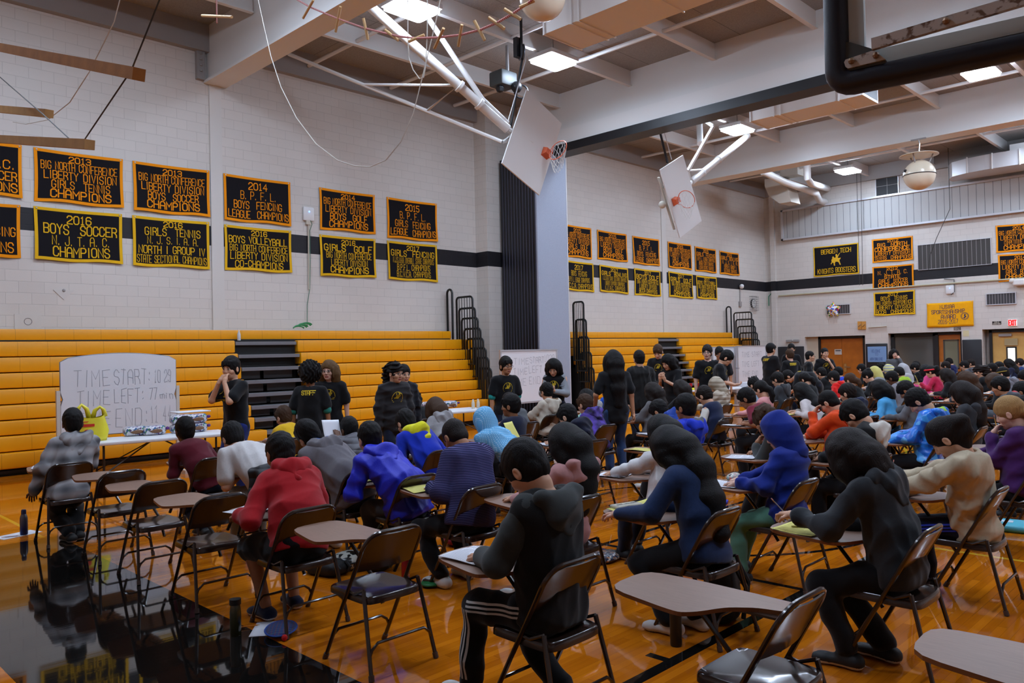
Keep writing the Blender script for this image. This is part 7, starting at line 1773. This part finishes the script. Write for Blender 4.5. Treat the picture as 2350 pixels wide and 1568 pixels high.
sit('black top at right edge', 'person in black top bent over at the right edge, hand at chin', 2328, 877, (-2.4, 14.0), top='sweater', topm=BLK, hair='short', sk='t', s=1.0, hp=30, lh='chin', pp='')
FAR = [
 ('black cardigan', 'girl with white hair tie and black cardigan behind the long haired white cardigan girl', 1842, 865, 1.17, dict(top='sweater', topm=BLK, hair='tail', hp=28)),
 ('pale pink top', 'girl in pale pink top beside the bending staff member', 1835, 849, 1.17, dict(top='shirt', topm=PINKM, hair='ponytail', hk='n', hp=18)),
 ('black hoodie and glasses', 'person in black hoodie with glasses before the standing short boy', 1882, 851, 1.18, dict(top='hoodie', topm=BLK, hood='down', hair='short', glasses=True, hp=22)),
 ('red rain jacket', 'person in bright red jacket with white logo left of the navy zip hoodie', 1910, 861, 1.18, dict(top='coat', topm=_b('red_jacket', (206, 28, 24)), hair='short', hp=22, hood='down')),
 ('royal blue top', 'child in royal blue top in front of the brown double door', 1923, 850, 1.17, dict(top='shirt', topm=_b('royal2', (36, 62, 176)), hair='short', hp=15)),
 ('dark shirt and brown hair', 'person with brown tied hair right of the red jacket', 1950, 866, 1.17, dict(top='shirt', topm=BLK, hair='tail', hk='b', hp=15)),
 ('black dress and bun', 'girl with black hair in a bun wearing black, behind the sky blue top', 1986, 861, 1.18, dict(top='sweater', topm=BLK, hair='bun', hk='k', hp=30)),
 ('ash grey hoodie', 'person in ash grey hoodie with dark skin behind the slate pullover', 2042, 859, 1.18, dict(top='hoodie', topm=_b('ash', (124, 120, 124)), hood='down', hair='short', sk='d', hp=24)),
 ('lime jacket', 'person in lime green jacket left of the black hooded one', 2056, 854, 1.15, dict(top='coat', topm=_b('lime', (150, 180, 44)), hair='short', hp=30)),
 ('grey sweater with yellow hat', 'person in grey sweater with pale yellow head covering below the poster', 2006, 852, 1.15, dict(top='sweater', topm=_b('grey_sw', (126, 126, 128)), hood='up', hoodm=_b('yellow_grey', (196, 186, 110)), hair=None, hp=20)),
 ('yellow striped hood', 'person with yellow and grey striped hood below the grey sweater woman', 2036, 847, 1.15, dict(top='hoodie', topm=mat_stripes('yel_stripe', (206, 200, 130), (150, 152, 158), 14, .5), hood='up', hoodm=mat_stripes('yel_stripe_h', (206, 200, 130), (150, 152, 158), 14, .5), hair=None, hp=22)),
 ('ice grey hoodie', 'person with ice grey hood up left of the black hooded one', 2067, 845, 1.16, dict(top='hoodie', topm=_b('ice', (168, 168, 172)), hood='up', hoodm=_b('ice', (168, 168, 172)), hair='short', hp=28)),
 ('black hooded sweatshirt', 'person in black hooded sweatshirt behind the crimson shirt girl', 2096, 842, 1.18, dict(top='hoodie', topm=BLK, hood='down', hair='short', hp=28)),
 ('hot pink top', 'person in hot pink top behind the red headband girl', 2117, 843, 1.17, dict(top='hoodie', topm=_b('hot_pink', (214, 72, 130)), hood='down', hair='bob', hp=20)),
 ('crimson shirt', 'girl in crimson shirt with red headband reading a yellow sheet', 2132, 849, 1.18, dict(top='sweater', topm=_b('crimson', (176, 30, 66)), hair='ponytail', hp=22, lh=(.34, -.1, .84))),
 ('long brown hair', 'girl with very long dark brown hair right of the red headband girl', 2165, 853, 1.2, dict(top='sweater', topm=BLK, hair='vlong', hk='n', hp=15)),
 ('black top by the office door', 'person with short brown hair in black before the office door', 2166, 835, 1.2, dict(top='shirt', topm=BLK, hair='short', hk='n', sk='m', hp=24)),
 ('navy coat by the office door', 'person in navy coat bending before the office door glass', 2173, 824, 1.2, dict(top='coat', topm=_b('navy_coat', (36, 42, 86)), hair='short', hp=30)),
 ('smoke grey hoodie', 'person with glasses in smoke grey hoodie before the black padding', 2211, 834, 1.2, dict(top='hoodie', topm=_b('smoke', (78, 80, 86)), hood='down', hair='short', glasses=True, hp=18)),
 ('dark top by the pads', 'dark haired person before the black padding left of the pale doors', 2226, 830, 1.18, dict(top='shirt', topm=BLK, hair='short', hk='n', hp=18)),
 ('black shirt and pink hair tie', 'girl with curly brown ponytail held by a pink tie', 2243, 847, 1.18, dict(top='sweater', topm=BLK, hair='curlytail', hk='n', hp=15, lh='cheek')),
 ('charcoal top and brown hair', 'girl with long brown hair falling over charcoal top', 2203, 866, 1.16, dict(top='sweater', topm=CHARC, hair='loose', hk='b', hp=34)),
 ('deep blue top', 'person with glasses in deep blue top under the pale double doors', 2275, 841, 1.18, dict(top='sweater', topm=_b('deep_blue', (30, 36, 92)), hair='short', sk='t', glasses=True, hp=14)),
 ('denim blue jacket', 'person in denim blue jacket directly behind the deep blue top', 2289, 840, 1.16, dict(top='coat', topm=_b('denim2', (44, 64, 104)), hair='short', hp=20)),
 ('black cap', 'person wearing black cap with yellow trim and pale hoodie', 2296, 852, 1.18, dict(top='hoodie', topm=_b('pale_hoodie', (120, 124, 134)), hood='down', hair='short', hk='k', hp=26)),
 ('dark blue blouse', 'dark haired girl in dark blue before the pale double doors', 2310, 829, 1.2, dict(top='sweater', topm=NAVY, hair='long', hp=20)),
 ('navy jacket with grey hood', 'person in navy jacket with grey hood at the right edge', 2338, 828, 1.2, dict(top='coat', topm=_b('navy_j', (30, 48, 96)), hood='down', hoodm=LGREY, hair='short', hk='n', hp=10)),
 ('brown bob', 'head of round brown hair left of the grey and red hood', 2270, 871, 1.16, dict(top='shirt', topm=BLK, hair='bob', hk='b', hp=30)),
 ('black shirt under the door', 'dark head low before the black padding under the poster', 1976, 846, 1.12, dict(top='shirt', topm=BLK, hair='short', hp=20)),
 ('dark jacket at window', 'dark head beside the black padding under the office window', 2100, 838, 1.14, dict(top='coat', topm=BLK, hair='short', hp=20)),
 ('dark fleece', 'dark haired child low between the grey sweater and the lime jacket', 2022, 846, 1.12, dict(top='sweater', topm=BLK, hair='messy', hp=20)),
 ('grey top at edge', 'person half cut by the right edge behind the black top', 2347, 862, 1.16, dict(top='sweater', topm=CHARC, hair='short', hp=24)),
]
_pos = [(v[1], v[2]) for v in PEOPLE.values()]
for nick, label, hx, hy, z, kw in FAR:
    h = atz(hx, hy, z); x, y = h[0] + .2, h[1] - .02
    # keep to the free places of the seating plan, moving along the line of sight
    dirv = h[:2] / np.linalg.norm(h[:2]); bestq = None
    for t in np.linspace(-1.6, 1.6, 33):
        qx, qy = x + dirv[0] * t, y + dirv[1] * t
        if qy > 30.2: qx, qy = qx * 30.2 / qy, 30.2
        near_ = min([max(abs(qx - a) / .98, abs(qy - b) / .9) for a, b in _pos] + [9]); e = abs(t) + max(0, 1 - near_) * 6
        if bestq is None or e < bestq[0]: bestq = (e, qx, qy)
    x, y = bestq[1], bestq[2]; _pos.append((x, y)); kw.setdefault('s', .97)
    sit(nick, label, hx, hy, (x, y), pp='y' if nick == 'lime jacket' else 'w', **kw)
# ---- standing staff
def stand(label, ux, uy, d, rz, **k):
    p = CAM + ray(ux, uy) * d; hair = k.get('hair', 'short'); H = p[2] - {'afro': .06, 'brush': .02}.get(hair, .0)
    lean, hp = k.setdefault('lean', 3), k.setdefault('hp', 6); s = k.pop('s', None) or H / 1.735
    q = place_head(spine(s, lean, 0, False), hp, 0, 0, lean).top
    off = Matrix.Rotation(rz, 3, 'Z') @ Vector(q)
    k.setdefault('top', 'tee'); k.setdefault('topm', STAFFB); k.setdefault('pants', JEAND)
    return person(p[0] - off.x, p[1] - off.y, rz, label, s=s, seated=False, detail=k.pop('detail', 2 if d < 14 else 1), seed=int(ux), **k)
STAFFB = cloth('staff_black', (19, 19, 22)); TEALM = _b('teal', (38, 150, 146))
FACE = 2.36      # turned towards the camera
stand('boy in black staff shirt holding both hands to his mouth beside the aisle steps', 525, 821, 10.0, 1.75, front=True, sleeve='short', sk='l', lh='mouth', rh='mouth', hy=-18, hp=6, lpole=(.2, -.5, -1), rpole=(.2, .5, -1), pants=_b('blue_pants', (30, 44, 110)))
stand('person with large black afro seen from behind, STAFF printed on back', 712, 831, 10.6, -.75, back='STAFF', sleeve='short', cuffm=_b('teal_sleeve', (42, 120, 108)), hair='afro', sk='t', hp=0, pants=PANTB, hemdown=.12)
stand('girl with glasses and long ombre hair facing the afro person', 755, 831, 11.2, 2.5, front=True, sleeve='short', hair='long', hk='o', glasses=True, sk='p', hy=14, hp=4)
stand('girl with curly black ponytail in dark open jacket and glasses', 907, 837, 10.9, 2.9, front=True, hair='curlytail', top='coat', topm=_b('dark_jacket', (40, 38, 40)), glasses=True, sk='l', hy=-18, hp=6)
stand('person half hidden right behind the girl with the curly ponytail', 928, 842, 12.0, 2.9, top='coat', topm=_b('dark_jacket2', (34, 34, 40)), hair='ponytail', sk='l')
stand('boy with glasses and teal sleeves and hood under a black emblem shirt', 1161, 822, 12.4, 2.75, front=True, sleeve='short', cuffm=TEALM, collar=TEALM, glasses=True, sk='m', hp=4, hy=-8, lh=(.02, -.24, .78), top='tee')
stand('girl in silver grey open coat looking at her phone before the whiteboard', 1267, 824, 13.4, 2.1, front=True, hair='long', top='tee', sleevem=_b('silver_coat', (142, 146, 152)), hood='down', hoodm=_b('silver_coat', (142, 146, 152)), sk='l', hp=34, lh=(.26, -.05, 1.12), rh=(.26, .05, 1.12), lhd=(.5, .4, .3), rhd=(.5, -.4, .3))
stand('girl with waist length black hair seen from behind, staff shirt and jeans', 1405, 807, 11.5, -.55, hair='vlong', sleeve='short', back='STAFF', sk='m', hp=4, pants=JEAN, lh=(.16, -.26, .95), rh=(-.02, .27, .85))
stand('person in black fleece jacket seen from behind with small white logo', 1465, 807, 14.0, -.6, top='coat', topm=_b('fleece_black', (27, 26, 26)), hair='short', sk='l', hp=8)
stand('tall boy in staff shirt and khaki shorts looking down near the aisle', 1507, 788, 16.5, 1.9, front=True, sleeve='short', hair='short', hk='b', sk='p', hp=32, pants=KHAKI, lh=(.2, -.1, 1.02), rh=(.22, .1, 1.02))
stand('girl with long dark hair in staff shirt raising both hands to chest', 1525, 814, 14.6, 1.4, sleeve='short', hair='long', sk='l', hp=28, lh=(.26, -.06, 1.22), rh=(.26, .06, 1.22), lhd=(.3, .2, .9), rhd=(.3, -.2, .9), pants=PANTB)
stand('boy with glasses facing forward, staff emblem on his chest, before the distant table', 1624, 793, 15.6, 2.3, front=True, sleeve='short', hk='n', sk='p', glasses=True, hp=2, hy=20, pants=JEAND)
stand('boy standing just behind the one looking at his phone', 1651, 797, 17.5, 2.2, front=True, sleeve='short', sk='m', glasses=True, hp=14)
stand('boy in staff shirt looking at a phone held in both hands', 1679, 801, 15.2, 3.6, front=True, sleeve='short', sk='l', hp=38, lh=(.28, -.05, 1.08), rh=(.28, .05, 1.08), lhd=(.8, .3, .1), rhd=(.8, -.3, .1), pants=PANTB)
stand('boy with arms crossed in staff shirt beside the far whiteboard', 1770, 789, 19.5, -1.9, back='STAFF', sleeve='short', sk='l', hp=4, lh=(.18, .06, 1.12), rh=(.2, -.06, 1.10), lpole=(-.2, -.8, -.6), rpole=(-.2, .8, -.6))
stand('tall smiling boy behind the back printed with STAFF', 1816, 790, 22.5, 2.2, sleeve='short', sk='l', hp=4)
stand('short haired person with STAFF on back before the black padding', 1811, 804, 20.0, -.6, back='STAFF', sleeve='short', hk='b', sk='p', hp=6)
stand('staff member in black bending far over a chair before the padding', 1795, 849, 18.2, .3, s=1.0, lean=84, hp=60, sleeve='short', sk='l', back='STAFF', lh=(.62, -.1, .72), rh=(.6, .12, .72))
stand('short boy with glasses and staff shirt facing the double door', 1860, 808, 20.5, 3.6, front=True, sleeve='short', hair='buzz', sk='l', glasses=True, hp=4)
stand('boy in staff shirt with hand raised to his chin before the double door', 1893, 800, 21.0, 2.4, front=True, sleeve='short', hair='buzz', sk='l', hp=4, lh='chin', lpole=(.3, -.4, -1))
stand('woman with long black hair in grey sweater before the office window', 2052, 804, 24.0, 2.2, top='sweater', topm=_b('sweater_grey', (92, 94, 98)), hair='long', sk='p', hp=4, lh='cheek', lpole=(.3, -.4, -1))
# ---- things in hands and on tablets
def near_hand(nick, k, d, col, word):
    P, x, y = PEOPLE[nick]; w_ = P.wr[k] + P.hd[k] * .085 + np.array([x, y, 0])
    pencil(w_ - np.array(d) / np.linalg.norm(d) * .05, d, word + ' pencil in the hand of the person in ' + nick, col)
near_hand('beige jacket', 1, (.15, .1, 1), (232, 130, 30), 'orange'); near_hand('black and charcoal hoodie', 1, (.4, .3, .8), (210, 160, 60), 'yellow'); near_hand('royal blue rain coat', -1, (.9, .5, .35), (220, 150, 40), 'yellow')
near_hand('dark grey hoodie', -1, (-.4, -.2, .5), (150, 150, 156), 'silver'); near_hand('purple hoodie', -1, (-.2, .2, .9), (210, 200, 190), 'pale')
P, x, y = PEOPLE['denim jacket']
r = empty('pencil_pouch', (x - .58, y - .0, .712), -.25, 'cream canvas pencil pouch with black script on the tablet beside the denim jacket girl', 'pouch')
m = MB().bbox((-.055, -.11, 0), (.055, .11, .03), .014, 0, 3); m.build('pouch_body', M('canvas', (190, 184, 168), .9, 0, .3, 200), r, True); MB().box((-.058, -.11, .018), (-.05, .11, .026)).build('zip', BLK, r)
vs, fs = ribbon(strokes('JUST TO NOTE', -.09, .09, -.012, .012), .004); m = MB(); m.add([(-p[1], p[0], .0315) for p in vs], fs); m.build('lettering', BLACK, r)
r = empty('eraser', (x - .44, y + .19, .704), .3, 'small orange eraser on the tablet beside the denim jacket girl', 'eraser'); MB().bbox((-.012, -.025, 0), (.012, .025, .014), .004).build('eraser_block', M('eraser_orange', (226, 150, 30), .6), r)
P, x, y = PEOPLE['dark grey hoodie']
r = empty('pencil_pouch', (x - .34, y + .20, .705), .5, 'green speckled pencil case beside the dark grey hoodie girl', 'pouch'); MB().ball((0, 0, .032), (.05, .13, .034), 16).build('pouch_body', mat_speck('green_speck', [(20, 74, 40), (24, 90, 48), (110, 150, 60), (18, 70, 36)], 90), r, 'all'); MB().tube([(0, -.12, .055), (0, .12, .055)], .005, 5).build('zip', BLACK, r)
P, x, y = PEOPLE['raised blue hood']
r = empty('pencil_pouch', (x - .52, y + .16, .705), .2, 'flowery pale pencil case on the tablet of the raised blue hood person', 'pouch'); MB().ball((0, 0, .03), (.05, .12, .032), 16).build('pouch_body', mat_speck('floral_pale', [(190, 184, 170), (196, 190, 176), (200, 120, 120), (186, 180, 166), (110, 150, 150)], 80), r, 'all'); MB().tube([(0, -.11, .055), (0, .11, .055)], .004, 5).build('zip', BLACK, r)
r = empty('eraser', (x - .46, y + .0, .705), 1.1, 'small blue eraser before the flowery pencil case', 'eraser'); MB().bbox((-.012, -.03, 0), (.012, .03, .014), .004).build('eraser_block', M('eraser_blue', (90, 100, 160), .5), r)
# black quilted jacket hung over the chair of the white t-shirt person
P, x, y = PEOPLE['white t-shirt']
r = empty('hung_jacket', (x, y, 0), 0, 'black quilted jacket draped over the chair back behind the white t-shirt person', 'jacket')
F = Field((.0, -.36, .2), (.45, .36, 1.0), .012)
F.cone((.20, -.20, .80), (.20, .20, .80), .05, .05, .03); F.cone((.24, -.2, .72), (.27, -.22, .42), .07, .05, .06); F.cone((.24, .2, .72), (.27, .22, .42), .07, .05, .06); F.cone((.25, 0, .7), (.28, 0, .38), .07, .05, .08, (np.array([0, 1.0, 0]), .45)); F.cone((.15, -.24, .78), (.18, -.30, .45), .05, .035, .05); F.cone((.13, 0, .74), (.13, 0, .55), .03, .02, .05, (np.array([0, 1.0, 0]), .4)); F.wrinkle(.014, 26, 4)
v, f = F.mesh(); np_mesh('jacket_body', v, f, mat_quilt('quilt_black', (24, 24, 28), 16), r); MB().tube([(.2, -.12, .86), (.17, 0, .88), (.2, .12, .86)], .02, 7).build('jacket_collar', BLK, r, True)
# paper held up by two people, phones
P, x, y = PEOPLE['grey puffer jacket']; w_ = P.wr[-1] + np.array([x, y, 0]); paper(w_[0] - .10, w_[1] - .03, w_[2] + .10, 1.4, 'white sheet held up by the person in grey puffer jacket', 'w', .21, .26, .01, False, (math.radians(62), 0))
P, x, y = PEOPLE['crimson shirt']; w_ = P.wr[-1] + np.array([x, y, 0]); paper(w_[0] - .08, w_[1] - .05, w_[2] + .06, 1.9, 'yellow sheet held up by the girl with the red headband', 'y', .21, .30, .008, False, (math.radians(70), 0))
P, x, y = PEOPLE['light blue dotted hood']; paper(x - .40, y + .30, .86, 1.9, 'yellow sheet standing up beside the light blue dotted hood', 'y', .21, .28, .01, False, (math.radians(65), 0))
# headband, cap, hair ties as parts worn on the head
def worn(nick, name, mat, a, r_, flat_=1.0, tube=.012):
    P, x, y = PEOPLE[nick]; c = P.head + P.R @ (np.array([-.012, 0, a]) * P.hs)
    pts = [c + P.R @ (np.array([r_ * 1.22 * math.cos(t), r_ * math.sin(t), .03 * math.cos(t)]) * P.hs) for t in np.linspace(0, 6.283, 24, endpoint=False)]
    MB().tube(pts, tube, 6, 0, False, True).build(name, mat, P.root, True)
worn('crimson shirt', 'headband', M('headband_red', (214, 30, 50), .7), .055, .094, 1, .018)
worn('black cap', 'cap_trim', M('cap_trim', (200, 170, 60), .7), .05, .096, 1, .006)
for nick, mat, p in (('black shirt and pink hair tie', M('tie_pink', (226, 40, 110), .6), (-.125, 0, .045)), ('purple hoodie', M('tie_purple', (60, 36, 120), .6), (-.13, 0, -.03)), ('beige jacket', M('tie_teal', (40, 70, 90), .5), (-.13, 0, .048)), ('black cardigan', M('tie_white', (220, 220, 216), .6), (-.125, 0, -.03))):
    P, x, y = PEOPLE[nick]; MB().ball(P.head + P.R @ (np.array(p) * P.hs), .034, 10).build('hair_tie', mat, P.root, True)
# track-suit stripes
def leg_stripes(nick, cols, k=-1):
    P, x, y = PEOPLE[nick]; s = P.s; m = MB()
    o = next(c for c in P.root.children if c.name.startswith('trousers')); me = o.data
    b = BVHTree.FromPolygons([v.co for v in me.vertices], [tuple(p.vertices) for p in me.polygons])
    for j in range(3):
        for A, B in ((P.hipj[k], P.kn[k]), (P.kn[k], P.an[k])):
            ax = (B - A) / np.linalg.norm(B - A); out = np.array([0, float(k), 0]); out -= ax * (out @ ax); out /= np.linalg.norm(out); up = np.cross(ax, out)
            if up[2] < 0 or abs(ax[2]) > .8: up = up * (1 if (up[2] > 0 and abs(ax[2]) <= .8) else -1)
            L = np.linalg.norm(B - A); prev = None
            for t in np.linspace(.12 if A is P.hipj[k] else .0, 1.0 if A is P.hipj[k] else .9, 16):
                row = []
                for e in (-.0055, .0055):
                    q = A + ax * L * t + up * (.022 * (j - 1) + e + (.02 if A is P.hipj[k] else 0)) + out * .25; h = b.ray_cast(Vector(q), Vector(-out), .3); row.append(None if h[0] is None else np.array(h[0]) + out * .003)
                if prev and all(v is not None for v in prev + row): m.add([prev[0], prev[1], row[1], row[0]], [(0, 1, 2, 3)])
                prev = row
    m.build('side_stripe', cols, P.root)
leg_stripes('black and charcoal hoodie', M('stripe_white', (190, 188, 184), .8)); leg_stripes('beige jacket', M('stripe_blue', (34, 56, 190), .8))
# phones
for lab, px, py, d in (('phone in the hands of the girl in silver grey coat', 1290, 886, 13.1), ('phone held by the boy beside the far whiteboard', 1692, 845, 14.9)):
    p = CAM + ray(px, py) * d; r = empty('phone', p, .6, lab, 'phone'); MB().bbox((-.035, -.07, -.004), (.035, .07, .004), .004).build('phone_body', BLACK_SAT, r); MB().box((-.03, -.06, .0041), (.03, .06, .005)).build('phone_screen', M('phone_screen', (150, 160, 180), .1), r)
